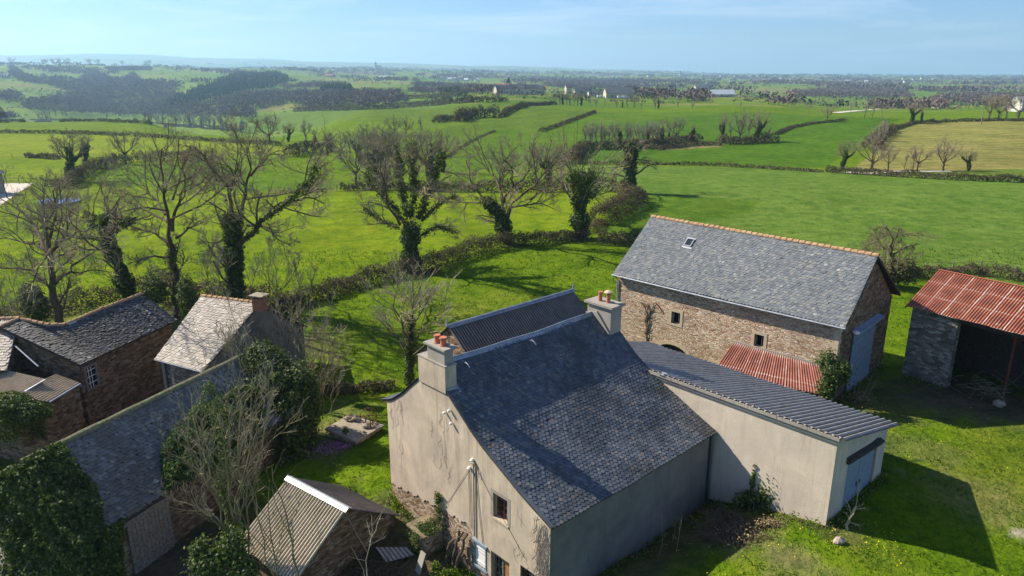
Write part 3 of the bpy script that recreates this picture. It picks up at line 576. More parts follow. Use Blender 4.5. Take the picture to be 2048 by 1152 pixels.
def ridge_tiles(P0, P1, n, r=.13, m=0, lift=.02, rng=None):
    P0 = np.asarray(P0, float); P1 = np.asarray(P1, float); d = P1-P0; L = np.linalg.norm(d); d = d/L; side = nrm(np.cross(d, UP)); up = np.cross(side, d); out = []; rng = rng or np.random.default_rng(5)
    a = np.linspace(-.15, math.pi+.15, 8)
    for k_ in range(n):
        s0 = L*k_/n-.02; s1 = L*(k_+1)/n+.03; c0 = P0+d*s0+up*(lift-.02); c1 = P0+d*s1+up*(lift+.015+rng.normal(0, .008)); r0, r1 = r*.92, r*1.05
        o = (side[None]*np.cos(a)[:, None]+up[None]*np.sin(a)[:, None]); V = np.concatenate([c0+o*r0, c1+o*r1, c1+o*(r1-.025)]); i = np.arange(7)
        out.append(dict(V=V, F=np.concatenate([np.stack([i, i+8, i+9, i+1], 1), np.stack([i+8, i+16, i+17, i+9], 1)]), m=m, t=rng.random()))
    return out
def poly_ridge_tiles(P, step=.4, **kw):
    P = np.asarray(P, float); o = []
    for a, b in zip(P[:-1], P[1:]): o += ridge_tiles(a, b, max(1, int(np.linalg.norm(b-a)/step)), **kw)
    return o
def window(T, o, d, nin, s0, s1, z0, z1, frame, glass, dep=.14, name='window', bars=(2, 3), parent=None, fw=.05, sill=None, open_=False):
    o = np.asarray(o, float)[:2]; d = np.array([*d[:2], 0.]); n = np.array([*nin[:2], 0.]); O = np.array([o[0], o[1], 0])
    P = lambda s, z, q=0.: O+d*s+n*q+UP*z
    ps = [box(P(s0, z0, dep), d*fw, n*.05, UP*(z1-z0)), box(P(s1-fw, z0, dep), d*fw, n*.05, UP*(z1-z0)), box(P(s0+fw, z0, dep), d*(s1-s0-2*fw), n*.05, UP*fw), box(P(s0+fw, z1-fw, dep), d*(s1-s0-2*fw), n*.05, UP*fw)]
    for k_ in range(1, bars[0]): s = s0+(s1-s0)*k_/bars[0]; ps.append(box(P(s-.025, z0+fw, dep-.004), d*.05, n*.05, UP*(z1-z0-2*fw)))
    for k_ in range(1, bars[1]): z = z0+(z1-z0)*k_/bars[1]; ps.append(box(P(s0+fw, z-.012, dep+.006), d*(s1-s0-2*fw), n*.035, UP*.024))
    w_ = T.part(name, ps, frame, parent); T.part('pane', quad(P(s0, z0, dep+.03), P(s1, z0, dep+.03), P(s1, z1, dep+.03), P(s0, z1, dep+.03)), glass, w_)
    if sill: T.part('sill', box(P(s0-.08, z0-.10, -.07), d*(s1-s0+.16), n*(dep+.06), UP*.098), sill, w_)
    return w_
def surround(o, d, nin, s0, s1, z0, z1, w_=.18, pr=.03, m=0, sides=3):
    o = np.asarray(o, float)[:2]; d = np.array([*d[:2], 0.]); n = np.array([*nin[:2], 0.]); O = np.array([o[0], o[1], 0]); P = lambda s, z: O+d*s-n*pr+UP*z; D = n*(pr+.10)
    L = [box(P(s0-w_, z0-.0, ), d*w_, D, UP*(z1-z0), m), box(P(s1, z0), d*w_, D, UP*(z1-z0), m), box(P(s0-w_, z1), d*(s1-s0+2*w_), D, UP*w_, m), box(P(s0-w_*.9, z0-w_*.8), d*(s1-s0+1.8*w_), D+n*-.03, UP*w_*.8, m)]
    return L
# ------------------------------------------------------------------ main house
D3 = np.array([*dv, 0.]); G3 = np.array([*gv, 0.])
RS, RZ = 3.72, 7.93
PR = [(RS, RZ), (4.68, 7.06), (5.53, 6.42), (6.32, 5.86), (7.13, 5.38), (7.92, 4.97), (9.4, 4.24), (10.95, 3.60)]
PL = [(RS, RZ), (2.74, 7.02), (1.4, 5.88), (.4, 5.2), (-.42, 4.87)]
HL = 11.07
def gable_top(s): 
    xs = [p[0] for p in PL[::-1]]+[p[0] for p in PR[1:]]; zs = [p[1] for p in PL[::-1]]+[p[1] for p in PR[1:]]
    return float(np.interp(s, xs, zs))-.03
def prof_surf(PRF, sag=.05):
    q = np.array(PRF); L = np.r_[0, np.cumsum(np.hypot(np.diff(q[:, 0]), np.diff(q[:, 1])))]
    def surf(a, b):
        s = np.interp(b, L, q[:, 0]); z = np.interp(b, L, q[:, 1]); ex = np.maximum(b-L[-1], 0); s = s+ex*np.sign(q[-1, 0]-q[0, 0])*.9; z = z-ex*.4
        z = z+.10*np.sin(np.clip(b/2.8, 0, 1)*math.pi)*np.clip(a/4.5-.3, 0, 1); z = z-sag*np.sin(np.clip(a/HL, 0, 1)*math.pi)*(1-.5*b/L[-1])+.018*np.sin(a*1.7+b*1.1)+.014*np.sin(a*.8-b*2.1)
        return np.stack([A0[0]+gv[0]*s+dv[0]*(a-.06), A0[1]+gv[1]*s+dv[1]*(a-.06), z], -1)
    return surf, L[-1]
def house():
    T = Thing('house', 'large two-storey rendered farmhouse with dark fish-scale slate roof and a brick-potted chimney at each gable', 'house', hp(5, 5, -1.3))
    grid = list(np.linspace(0, 10.87, 30))+[p[0] for p in PL+PR if 0 < p[0] < 10.87]
    bot = lambda s: -1.9
    ops = [(7.63, 8.48, 2.46, 3.58), (7.44, 8.59, -1.5, .72), (9.24, 10.02, -.6, 1.03), (6.38, 7.08, -.45, .62)]
    T.part('stone_base', panel(hp(0, 0), gv, dv, grid, lambda s: min(gable_top(s), 2.2), bot, ops[1:], .35), MT['base_stone'])
    # render skin, its lower edge broken away over the stone
    low = lambda s: -1.9 if s > 7.2 else float(np.interp(s, [0, 1.9, 3.9, 6.0, 6.35, 7.2], [.52, .78, 1.02, 1.2, .8, .55])+.07*math.sin(s*9)+.05*math.sin(s*23))
    T.part('gable_wall', panel(hp(0, -.035), gv, dv, list(np.linspace(0, 10.87, 90))+[7.2, 7.21]+grid, gable_top, low, [(a, b, max(c, low(a)) if 0 else c, d) for a, b, c, d in [ops[0], ops[1], ops[2]]]+[(6.38, 7.08, .25, .62)], .34), MT['render'])
    grs = np.linspace(0, HL, 12)
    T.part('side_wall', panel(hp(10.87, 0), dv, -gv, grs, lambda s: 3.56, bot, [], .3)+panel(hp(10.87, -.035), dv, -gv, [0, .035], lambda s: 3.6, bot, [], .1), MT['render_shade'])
    T.part('back_wall', panel(hp(0, 0), dv, gv, grs, 5.0, bot, [], .3), MT['render'])
    T.part('far_gable_wall', panel(hp(0, HL), gv, -dv, grid, gable_top, bot, [], .3), MT['render'])
    for side, PRF in (('r', PR), ('l', PL)):
        sf, Lb = prof_surf(PRF, .07); la = HL+.12; rg = np.random.default_rng(3)
        ps = [deck(sf, la, Lb, .10, 20, 14, 1), slates(sf, la, Lb, .215, .168, .014, rg, 0, 'scale', .03, .002, 1.0, .02)]
        b = np.linspace(0, Lb, 34); e0 = sf(np.zeros(34)-.03, b)  # verge slates along the gable edge
        vg = []
        for q in range(33):
            p, r_ = e0[q], e0[min(q+1, 33)]; vg.append(box(p+UP*.035, D3*.16, (r_-p)*1.12, UP*.02, 2))
        T.part('roof', ps+vg, [MT['house_slate'], MT['wood_dark'], MT['dark_slate' if side == 'l' else 'house_slate']])
    # zinc ridge
    sf, _ = prof_surf(PR, .07); ra = np.linspace(.5, HL+.1, 16); c = sf(ra, np.zeros(16))+UP*.06; dn = np.array([0, 0, -.13]); V = np.concatenate([c-G3*.16+dn, c+UP*.02, c+G3*.16+dn]); i = np.arange(15)
    zr = [dict(V=V, F=np.concatenate([np.stack([i, i+1, i+17, i+16], 1), np.stack([i+16, i+17, i+33, i+32], 1)]))]
    T.part('ridge_cap', zr+[tube(c+UP*.02, .035, 8)], MT['zinc'])
    for al_ in (1.55, 5.6): p = sf(np.array([al_]), np.array([.45]))[0]; T.part('roof_hook', [tube([p+UP*.02, p+UP*.16+G3*.05, p+G3*.22+UP*.10, p+G3*.34+UP*.0], .022, 6), tube([p+UP*.13-D3*.07, p+UP*.13+D3*.07], .03, 6)], MT['zinc'])
    # near chimney
    def slab(s0, s1, a0, a1, z0, z1, m=0, t=.5): return box(hp(s0, a0, z0), G3*(s1-s0), D3*(a1-a0), UP*(z1-z0), m, t)
    c1 = T.part('chimney', [slab(2.8, 4.7, -.10, .5, 6.95, 8.14, 1), slab(2.78, 4.73, -.12, .53, 8.143, 8.2), slab(3.42, 4.6, -.03, .42, 8.203, 8.84), slab(3.28, 4.74, -.14, .56, 8.843, 8.93)], [MT['cement'], MT['render']])
    T.part('flashing', [box(hp(4.70, -.06, 6.98), G3*.05, D3*.6, UP*.2), box(hp(4.72, -.06, 7.04), G3*.30-UP*.24, D3*.66, UP*.03)], MT['zinc'], c1)
    def pot(s, a, z, parent, h=.42, r=.15, slim=False):
        zz = np.array([0, .03, .06, h*.55, h*.8, h*.86, h]); rr = np.array([1.15, 1.15, .95, .82, .98, 1.12, 1.05])*r if not slim else np.array([1., 1., .9, .86, .86, 1.05, 1.0])*r
        p = hp(s, a, z); pts = [p+UP*q for q in zz]+[p+UP*(h-.02), p+UP*(h-.15)]; T.part('chimney_pot', tubes(np.array(pts)[None], np.r_[rr, r*.8, r*.75][None], 14), MT['pot'], parent)
    pot(3.8, .22, 8.93, c1, .36, .14); pot(4.25, .2, 8.93, c1, .38, .15)
    c2 = T.part('chimney', [slab(3.35, 4.92, HL-.75, HL+.1, 6.4, 8.42), slab(3.2, 5.07, HL-.88, HL+.24, 8.423, 8.53), prism([hp(3.3, HL-.85, 7.9), hp(4.05, HL-.85, 8.1), hp(4.95, HL-.85, 7.1), hp(4.7, HL-.85, 7.0)], D3*.09, 0)], MT['cement'])
    T.part('flashing', [box(hp(4.92, HL-.8, 6.9), G3*.32-UP*.27, D3*.95, UP*.04), box(hp(4.1, HL-.90, 7.55), G3*.95-UP*.82, -D3*.10, UP*.03)], MT['zinc'], c2)
    pot(3.85, HL-.35, 8.53, c2, .50, .12, True); pot(4.35, HL-.30, 8.53, c2, .48, .12, True)
    p = hp(4.35, HL-.30, 9.08); a_ = np.array([p+UP*q for q in (-.08, .05)]); T.part('cowl', [tubes(np.array([p+UP*q for q in (.0, .04, .10, .13)])[None], np.array([[.24, .22, .10, .02]]), 14)]+[tube([p+G3*math.cos(q)*.1+D3*math.sin(q)*.1-UP*.1, p+G3*math.cos(q)*.1+D3*math.sin(q)*.1+UP*.02], .018, 5) for q in np.arange(4)*1.57], MT['dress_stone'], c2)
    # windows and doors
    window(T, hp(0, 0), gv, dv, 7.63, 8.48, 2.46, 3.58, MT['red_frame'], MT['glass'], .17, 'window', (2, 4), sill=MT['dress_stone'])
    T.part('window_surround', surround(hp(0, -.035), gv, dv, 7.63, 8.48, 2.46, 3.58, .16, .012)[:3], MT['cement'])
    sh = T.part('shutter', [box(hp(6.42, -.01, -.43), G3*.63, D3*.04, UP*1.03)]+[box(hp(6.42, -.03, z), G3*.63, D3*.018, UP*.07) for z in (-.3, .4)], MT['white_paint'])
    T.part('shutter_frame', [box(hp(6.33, -.05, -.5), G3*.07, D3*.12, UP*1.16), box(hp(7.07, -.05, -.5), G3*.07, D3*.12, UP*1.16), box(hp(6.26, -.11, .66), G3*.96, D3*.25, UP*.1), box(hp(6.30, -.08, -.6), G3*.9, D3*.16, UP*.09)], MT['blue_paint'])
    dr = T.part('door', [box(hp(8.0, .2, -1.5), G3*.56, D3*.05, UP*2.2)], simple('brown_door', (.30, .16, .07), .7, .3, 0, .25, 5))
    T.part('window', [box(hp(7.46, .16, -1.5), G3*.05, D3*.05, UP*2.2), box(hp(7.94, .16, -1.5), G3*.06, D3*.05, UP*2.2)]+[box(hp(7.5, .17, z), G3*.45, D3*.03, UP*.03) for z in (-.8, -.4, 0, .4)]+[box(hp(7.7, .172, -1.5), G3*.03, D3*.03, UP*2.2), quad(hp(7.46, .3, -1.5), hp(8.0, .3, -1.5), hp(8.0, .3, .72), hp(7.46, .3, .72), 1)], [MT['wood_grey'], MT['glass']])
    T.part('window', [quad(hp(9.24, .25, -.6), hp(10.02, .25, -.6), hp(10.02, .25, 1.03), hp(9.24, .25, 1.03), 1)]+[box(hp(9.24+.19*q, .12, -.6), G3*.025, D3*.025, UP*1.62) for q in range(5)]+[box(hp(9.24, .115, z), G3*.78, D3*.02, UP*.03) for z in (-.1, .3, .7)], [MT['iron'], MT['glass']])
    # wires, bracket and insulators on the gable
    for s, z in ((4.62, 6.06), (4.95, 6.28), (5.05, 5.72)): p = hp(s, -.05, z); T.part('insulator', [tubes(np.array([p, p-D3*.05, p-D3*.12, p-D3*.16])[None], np.array([[.03, .07, .07, .03]]), 8)], MT['porcelain'])
    T.part('conduit', [tube([hp(6.42, -.08, .9), hp(6.45, -.08, 4.4)], .028, 7), tube([hp(6.5, -.08, 4.5), hp(6.75, -.08, 4.25), hp(6.8, -.08, 3.9)], .015, 6), tube([hp(6.3, -.07, 4.35), hp(6.6, -.07, 4.3)], .025, 6)], MT['wood_grey'])
    T.part('cable', [tube([hp(6.52, -.07, 4.4), hp(7.6, -.05, 3.2), hp(8.7, -.05, 2.25), hp(9.5, -.05, 1.5)], .009, 5), tube([hp(6.55, -.06, 4.2), hp(6.75, -.06, 2.2), hp(6.95, -.06, .8)], .011, 5)]+[tube([hp(6.08+.09*q, -.06, 3.98), hp(6.12+.09*q, -.06, 1.15)], .008, 5) for q in range(2)]+[tube([hp(6.1, -.06, 4.0), hp(5.2, -.05, 2.6), hp(4.6, -.05, 1.7)], .006, 5)], MT['wood_dark'])
    for s, z in ((6.28, 4.5), (6.08, 4.03)): p = hp(s+.1, -.1, z); T.part('insulator', [tubes(np.array([p, p+UP*.05, p+UP*.12])[None], np.array([[.08, .10, .05]]), 8)], MT['porcelain'])
    T.part('downpipe', [tube([hp(10.93, HL-.35, 3.5), hp(10.95, HL-.35, -.5)], .05, 7)], MT['iron'])
    # dead creeper stems on the corner and the wall
    rg = np.random.default_rng(8); st = []
    for q in range(70):
        s = 10.8-abs(rg.normal(0, .35)); z = rg.uniform(1.2, 3.9); n_ = 5; pts = [hp(min(s+rg.normal(0, .05)*j-.02*j, 10.9), -.06-.02*rg.random(), min(z-j*.28, gable_top(min(s, 10.8))-.15)) for j in range(n_)]; st.append(tube(pts, .008, 3))
    for q in range(34):
        s = rg.choice([1., 1.2, 3.6, 4.3, 4.6, 4.8, .4, 9., 9.3])+rg.normal(0, .2); z = rg.uniform(3, 6.2) if s < 6 else rg.uniform(1.5, 3.6); z = min(z, gable_top(s)-.2); pts = [hp(s+.05*j*rg.normal(), -.05, z-j*.2) for j in range(4)]; st.append(tube(pts, .005, 3))
    T.part('creeper', st, MT['wood_grey'])
    return T
house()
# ------------------------------------------------------------------ garage lean-to on the far gable
def garage():
    T = Thing('garage', 'cream rendered garage with corrugated mono-pitch roof and pale blue ribbed doors, beside the farmhouse', 'garage', hp(13, 14, .8))
    a0, a1 = HL, 17.0; zt = lambda al: 5.5-(al-a0)*.27
    T.part('front_wall', panel(hp(0, a0+.04), gv, dv, np.linspace(4.5, 16.5, 20), 5.42, lambda s: -1.0, [], .3), MT['garage_render'])
    T.part('side_wall', panel(hp(16.45, 0), dv, -gv, np.linspace(a0+.04, a1, 10), lambda s: zt(s)-.1, lambda s: .3, [(12.75, 16.0, .3, 3.75)], .25), MT['garage_render'])
    T.part('back_wall', panel(hp(0, a1), gv, -dv, [2, 16.45], zt(a1)-.1, -.8, [], .2), MT['garage_render'])
    p = lambda s, al: hp(s, al, zt(al)+.06)
    T.part('roof', [corrugated(p(1.5, a0-.12), p(16.95, a0-.12), p(16.6, 18.3), p(1.5, 18.3), .30, .05, 0, 5, .05, 3), box(hp(1.8, a0+.05, zt(a0)-.15), G3*14.6, D3*6.0-UP*1.62, UP*.1, 1)], [MT['fibro_blue'], MT['wood_dark']])
    T.part('coping', [box(hp(5.6+1.38*q, a0-.13, 5.40), G3*1.36, D3*.20, UP*.15, 0) for q in range(8)]+[box(hp(5.2, a0-.06, 5.25), G3*11.3, D3*.1, UP*.15, 0)], MT['cement'])
    for k_ in range(2):
        b0 = 12.85+k_*1.55; ns = 12; ps = []
        for q in range(ns): ps.append(box(hp(16.33, b0+q*1.5/ns, .5), D3*(1.5/ns*.62), G3*.05, UP*3.15))
        ps.append(box(hp(16.30, b0, .5), D3*1.5, G3*.03, UP*3.15)); d_ = T.part('door', ps, MT['garage_door'])
        T.part('handle', box(hp(16.40, b0+(1.3 if k_ == 0 else .1), 1.9), D3*.05, G3*.04, UP*.2), MT['iron'], d_)
    T.part('door_hood', [box(hp(16.45, 12.5, 3.95), D3*3.7-UP*.38, G3*.22-UP*.10, UP*.06), box(hp(16.47, 12.5, 3.70), D3*3.7-UP*.38, G3*.12, UP*.25)], MT['wood_dark'])
    T.part('flashing', [box(hp(7.6, a0-.18, 5.55), G3*.35, D3*.35, UP*.03)], MT['zinc'])
garage()
# ------------------------------------------------------------------ rear wing behind the farmhouse
def wing():
    T = Thing('rear_wing', 'low stone wing with brown corrugated roof and zinc ridge behind the farmhouse', 'outbuilding', hp(-4, 12, 0))
    al0, al1, sr, zr = 6.9, 17.1, -4.0, 6.0; zl = 3.2; hw = 3.6
    for sg in (-1, 1): T.part('roof', [corrugated(hp(sr, al0-.15, zr), hp(sr, al1+.1, zr), hp(sr+sg*hw, al1+.1, zl), hp(sr+sg*hw, al0-.15, zl), .19, .032, 0, 5)], MT['fibro_dark'])
    tp = lambda s: zr-abs(s-sr)/hw*(zr-zl)-.08
    gs = sorted([sr-hw+.3, sr, sr+hw-.3])
    T.part('gable_wall', panel(hp(0, al0), gv, dv, gs, tp, -.6, [], .3), MT['dark_stone'])
    T.part('gable_wall', panel(hp(0, al1), gv, -dv, gs, tp, -.6, [], .3), MT['dark_stone'])
    T.part('side_wall', panel(hp(sr-hw+.3, 0), dv, gv, [al0, al1], zl+.1, -.6, [], .3), MT['dark_stone']); T.part('side_wall', panel(hp(sr+hw-.3, 0), dv, -gv, [al0, al1], zl+.1, -.6, [], .3), MT['dark_stone'])
    c0, c1 = hp(sr, al0-.2, zr+.06), hp(sr, al1+.15, zr+.06)
    T.part('ridge_cap', [tube([c0, c1], .075, 8)]+[dict(V=np.array([c0-G3*.2-UP*.12, c1-G3*.2-UP*.12, c1, c0, c0+G3*.2-UP*.12, c1+G3*.2-UP*.12]), F=np.array([[0, 1, 2, 3], [3, 2, 5, 4]]), m=0)], MT['zinc'])
    for c in (c0, c1): T.part('finial', [tubes(np.array([c, c+UP*.1, c+UP*.2, c+UP*.45])[None], np.array([[.09, .05, .06, .008]]), 8)], MT['zinc'])
wing()
# ------------------------------------------------------------------ barn
BP1 = pz(1227, 548, 6); BP2 = pz(1690, 655, 6); bu = (BP2-BP1)[:2]; bL = np.linalg.norm(bu); bu = bu/bL; bw = np.array([-bu[1], bu[0]])
BU = np.array([*bu, 0.]); BW = np.array([*bw, 0.])
def bp(u_, w_, z=0.): p = BP1[:2]+bu*u_+bw*w_; return np.array([p[0], p[1], z])
BR0 = pz(1303, 433, 9.35); BR1 = pz(1757, 512, 9.35); BP3 = pz(1790, 585, 5.9)
def barn():
    T = Thing('barn', 'big tan rubble-stone barn with grey slate roof, terracotta ridge and small skylight', 'barn', bp(8, 4.5, .5))
    R = np.array([BR0, BR1]); E = np.array([bp(-.05, 0, 6), bp(bL+.02, 0, 6)]); sf, La, Lb = ruled(R, E, .06)
    rg = np.random.default_rng(12)
    T.part('roof', [deck(sf, La, Lb, .12, 20, 10, 1), slates(sf, La, Lb, .245, .20, .014, rg, 0, 'round', .06, .001, .95, .02)], [MT['barn_slate'], MT['wood_dark']])
    E2 = np.array([bp(-.1, 9.6, 5.9), bp(bL+.1, 9.45, 5.9)]); sf2, La2, Lb2 = ruled(R, E2, .04)
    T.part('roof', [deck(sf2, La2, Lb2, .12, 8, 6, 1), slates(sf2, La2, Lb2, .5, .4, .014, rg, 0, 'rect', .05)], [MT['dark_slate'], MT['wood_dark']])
    T.part('ridge_cap', ridge_tiles(BR0, BR1, 40, .14, rng=rg), MT['ridge_tile'])
    q = sf(np.array([4.0]), np.array([1.45]))[0]; rd = nrm(BR1-BR0); sl = nrm(sf(np.array([4.0]), np.array([2.0]))[0]-q); nn = np.cross(sl, rd); nn *= np.sign(nn[2])
    sk = T.part('skylight', [box(q+nn*.03, rd*.06, sl*.75, nn*.10), box(q+rd*.54+nn*.03, rd*.06, sl*.75, nn*.10), box(q+nn*.032, rd*.6, sl*.06, nn*.10), box(q+sl*.69+nn*.034, rd*.6, sl*.06, nn*.10), box(q-rd*.12+sl*.75+nn*.03, rd*.84, sl*.16, nn*.02, 1), box(q-rd*.06-sl*.1+nn*.03, rd*.72, sl*.10, nn*.05, 1)], [MT['zinc'], MT['white_flash']])
    T.part('pane', quad(*[q+nn*.10+rd*a+sl*b for a, b in ((.06, .06), (.54, .06), (.54, .69), (.06, .69))]), MT['glass'], sk)
    zb = -.3; wo = .35; u0, u1 = .12, bL-.35
    arch = lambda s: 1.1+.72*math.sqrt(max(0, 1-((s-5.0)/1.25)**2))
    bk = list(np.linspace(3.75, 6.25, 13))
    ops = [(a, b, zb+.01, arch) for a, b in zip(bk[:-1], bk[1:])]+[(4.74, 5.42, 3.38, 4.22), (10.78, 11.40, 3.34, 4.14), (7.9, 8.7, .2, 1.35)]
    T.part('front_wall', panel(bp(0, wo), bu, bw, [u0, u1]+bk, 5.98, zb, [(3.75, 6.25, zb, lambda s: arch(s))]+ops[12:], .4), MT['barn_stone'])
    # the arch: pieces
    a_ = np.linspace(math.pi, 0, 12); inn = [bp(5+1.25*math.cos(x), wo-.03, 1.1+.72*math.sin(x)) for x in a_]; ou = [bp(5+1.55*math.cos(x), wo-.03, 1.1+1.0*math.sin(x)) for x in a_]
    T.part('arch_stones', [prism([inn[q], inn[q+1], ou[q+1], ou[q]], BW*.12) for q in range(11)], MT['dress_stone'])
    T.part('barn_door', [box(bp(3.7, wo+.35, zb), BU*2.6, BW*.05, UP*2.2)], MT['wood_dark'])
    for (a, b, c, d) in ((4.74, 5.42, 3.38, 4.22), (10.78, 11.40, 3.34, 4.14)):
        w0 = T.part('window', [quad(bp(a, wo+.32, c), bp(b, wo+.32, c), bp(b, wo+.32, d), bp(a, wo+.32, d), 1)]+[box(bp(a+.02, wo+.25, c+.02), BU*.04, BW*.04, UP*(d-c-.04)), box(bp((a+b)/2+.05, wo+.25, c+.02), BU*.04, BW*.04, UP*(d-c-.04))], [MT['blue_paint'], MT['dark_void']])
        T.part('frame', surround(bp(0, wo), bu, bw, a, b, c, d, .20, .025), MT['dress_stone'], w0)
    T.part('window', [quad(bp(7.9, wo+.3, .2), bp(8.7, wo+.3, .2), bp(8.7, wo+.3, 1.35), bp(7.9, wo+.3, 1.35), 1), box(bp(7.75, wo-.03, 1.35), BU*1.1, BW*.1, UP*.2, 0)], [MT['dress_stone'], MT['dark_void']])
    ug = bL-.35; rz = lambda w_: np.interp(w_, [.35, 4.55, 9.2], [5.78, 9.2, 5.75])
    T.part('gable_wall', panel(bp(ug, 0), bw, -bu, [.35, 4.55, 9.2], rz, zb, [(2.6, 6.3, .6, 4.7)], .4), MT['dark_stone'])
    T.part('gable_wall', panel(bp(u0, 0), bw, bu, [.35, 5.3, 9.2], lambda w_: np.interp(w_, [.35, 5.3, 9.2], [5.78, 9.1, 5.75]), zb, [], .4), MT['barn_stone'])
    T.part('back_wall', panel(bp(0, 9.2), bu, -bw, [u0, ug], 5.8, zb, [], .3), MT['barn_stone'])
    T.part('quoins', [box(bp(ug-.34 if q % 2 else ug-.22, .33, .4+q*.36), BU*(.35 if q % 2 else .23), BW*(.28 if q % 2 else .4), UP*.34) for q in range(15)], MT['dress_stone'])
    # sliding blue door in the gable with its rail hood
    ps = [box(bp(ug+.06, 2.55+.27*q, .9), BU*.05, BW*.225, UP*3.9) for q in range(14)]+[box(bp(ug+.10, 2.55, z), BU*.05, BW*3.75, UP*.14) for z in (1.2, 2.6, 4.2)]
    T.part('sliding_door', ps, MT['blue_paint'])
    T.part('door_hood', [box(bp(ug, 2.35, 5.05), BW*4.5, BU*.42-UP*.1, UP*.06), box(bp(ug+.36, 2.35, 4.88), BW*4.5, BU*.04, UP*.16)], MT['blue_paint'])
    T.part('lamp', [tubes(np.array([bp(ug+.3, 2.2, 5.0)+UP*q for q in (0, .05, .14, .19)])[None], np.array([[.1, .2, .2, .08]]), 12)], MT['white_paint'])
    T.part('gutter', [tube([bp(-.1, -.04, 5.93), bp(bL*.5, -.06, 5.90), bp(bL+.05, -.04, 5.93)], .06, 8)], MT['zinc'])
    T.part('downpipe', [tube([bp(.1, 0, 5.85), bp(.18, .28, 5.6), bp(.2, .30, 0)], .045, 7)], MT['zinc'])
    rg2 = np.random.default_rng(4); st = [tube([bp(2.9+rg2.normal(0, .05)*j+rg2.normal(0, .03), wo-.04, 1.2+j*.45) for j in range(8)], .018, 4) for _ in range(5)]
    for j in range(26): x, z = 2.9+rg2.normal(0, .1), rg2.uniform(1.4, 4.2); st.append(tube([bp(x, wo-.04, z), bp(x+rg2.normal(0, .35), wo-.05, z+rg2.uniform(.0, .5))], .010, 3))
    st.append(tube([bp(3.5, wo-.05, 4.5), bp(3.9, wo-.05, 4.2), bp(4.0, wo-.05, 3.95)], .03, 5)); T.part('creeper', st, MT['wood_dark'])
    T.part('eave_board', [box(bp(0, .02, 5.86), BU*bL, BW*.03, UP*.09)], MT['wood_grey'])
barn()
# ------------------------------------------------------------------ rusty lean-to against the barn
def tin():
    T = Thing('tin_lean_to', 'small lean-to shelter with pink rusty corrugated roof against the barn wall', 'lean-to', bp(12.5, -1, .4))
    a, b, c, d = bp(9.45, .33, 3.25), bp(14.9, .33, 3.25), bp(16.1, -1.55, 2.1), bp(9.1, -1.9, 2.1)
    d = pz(1425, 745, 2.05); c = pz(1655, 792, 2.05)
    T.part('roof', [corrugated(a, b, c, d, .15, .022, 0, 6, .04, 7)], MT['rust_lean'])
    T.part('post', [box(np.r_[d[:2]*.97+a[:2]*.03, .2], BU*.12, BW*.12, UP*1.8)], MT['wood_dark']); T.part('post', [box(np.r_[c[:2]*.97+b[:2]*.03, .2], BU*.12, BW*.12, UP*1.8)], MT['wood_dark'])
    T.part('flashing', [box(bp(9.3, .27, 3.22), BU*5.7, BW*.06, UP*.12)], MT['cement'])
tin()
# ------------------------------------------------------------------ open shed on the right
SE = pz(1811, 612, 5.6); SF = pz(2048, 670, 5.6); su_ = (SF-SE)[:2]; su_ /= np.linalg.norm(su_); sw_ = np.array([-su_[1], su_[0]]); SU = np.array([*su_, 0.]); SW = np.array([*sw_, 0.])
def spt(u_, w_, z=0.): p = SE[:2]+su_*u_+sw_*w_; return np.array([p[0], p[1], z])
def shed():
    T = Thing('open_shed', 'open-fronted stone shed with rust-red patched corrugated roof beyond the garage', 'shed', spt(5, 2.5, .9))
    top = pz(1878, 540, 7.1); W_ = (top-SE)[:2]@sw_; off = (top-SE)[:2]@su_; Lr = 12.
    T.part('roof', [corrugated(spt(off, W_, 7.1), spt(Lr, W_, 7.1), spt(Lr, 0, 5.6), spt(0, 0, 5.6), .165, .028, 0, 8, .03, 5)], MT['rust_shed'])
    T.part('ridge_cap', [box(spt(off, W_-.12, 7.13), SU*(Lr-off), SW*.18, UP*.03)], MT['rust_shed'])
    zt = lambda w_: 5.5+1.5*w_/W_
    T.part('front_wall', panel(spt(0, .3), su_, sw_, [.35, 3.05], 5.5, .2, [], .5)+panel(spt(3.05, 0), sw_, su_, [.3, .85], 5.6, .2, [], .2), MT['grey_stone'])
    T.part('side_wall', panel(spt(.35, 0), sw_, su_, [.3, W_-.2], zt, .2, [], .3), MT['grey_stone'])
    T.part('back_wall', panel(spt(0, W_-.2), su_, -sw_, [.35, Lr-.3], 6.9, .2, [], .3), MT['wood_dark'])  # dark wall colour stands in for the shade inside the open shed
    T.part('end_wall', panel(spt(Lr-.35, 0), sw_, -su_, [.5, W_-.2], zt, .2, [], .3), MT['wood_dark'])
    T.part('quoins', [box(spt(.33, .28, .6+.4*q), SU*(.5 if q % 2 else .3), SW*.3, UP*.37) for q in range(12)], MT['grey_stone'])
    pb = pz(2006, 795, .8); pu = (pb-SE)[:2]@su_; pw = (pb-SE)[:2]@sw_
    T.part('post', [tube([spt(pu, pw, .6), spt(pu, pw, 5.4)], .07, 8), tube([spt(pu, pw, 4.5), spt(pu-.75, pw, 5.35)], .045, 6), tube([spt(pu, pw, 4.4), spt(pu+1.2, pw, 5.2)], .05, 6)], MT['red_steel'])
    T.part('post', [tube([spt(pu+4.2, pw, .6), spt(pu+4.2, pw, 5.4)], .07, 8)], MT['red_steel'])
    T.part('beam', [box(spt(2.9, .35, 5.25), SU*8.8, SW*.14, UP*.18), box(spt(.4, W_-.6, 6.6), SU*11, SW*.14, UP*.16), box(spt(.4, W_*.5, 6.05), SU*11, SW*.12, UP*.14)], MT['wood_dark'])
    T.part('verge_board', [prism([spt(-.02, -.02, 5.42), spt(-.02, -.02, 5.58), spt(off-.02, W_, 7.07), spt(off-.02, W_, 6.9)], SU*.03)], MT['red_steel'])
    return T, W_
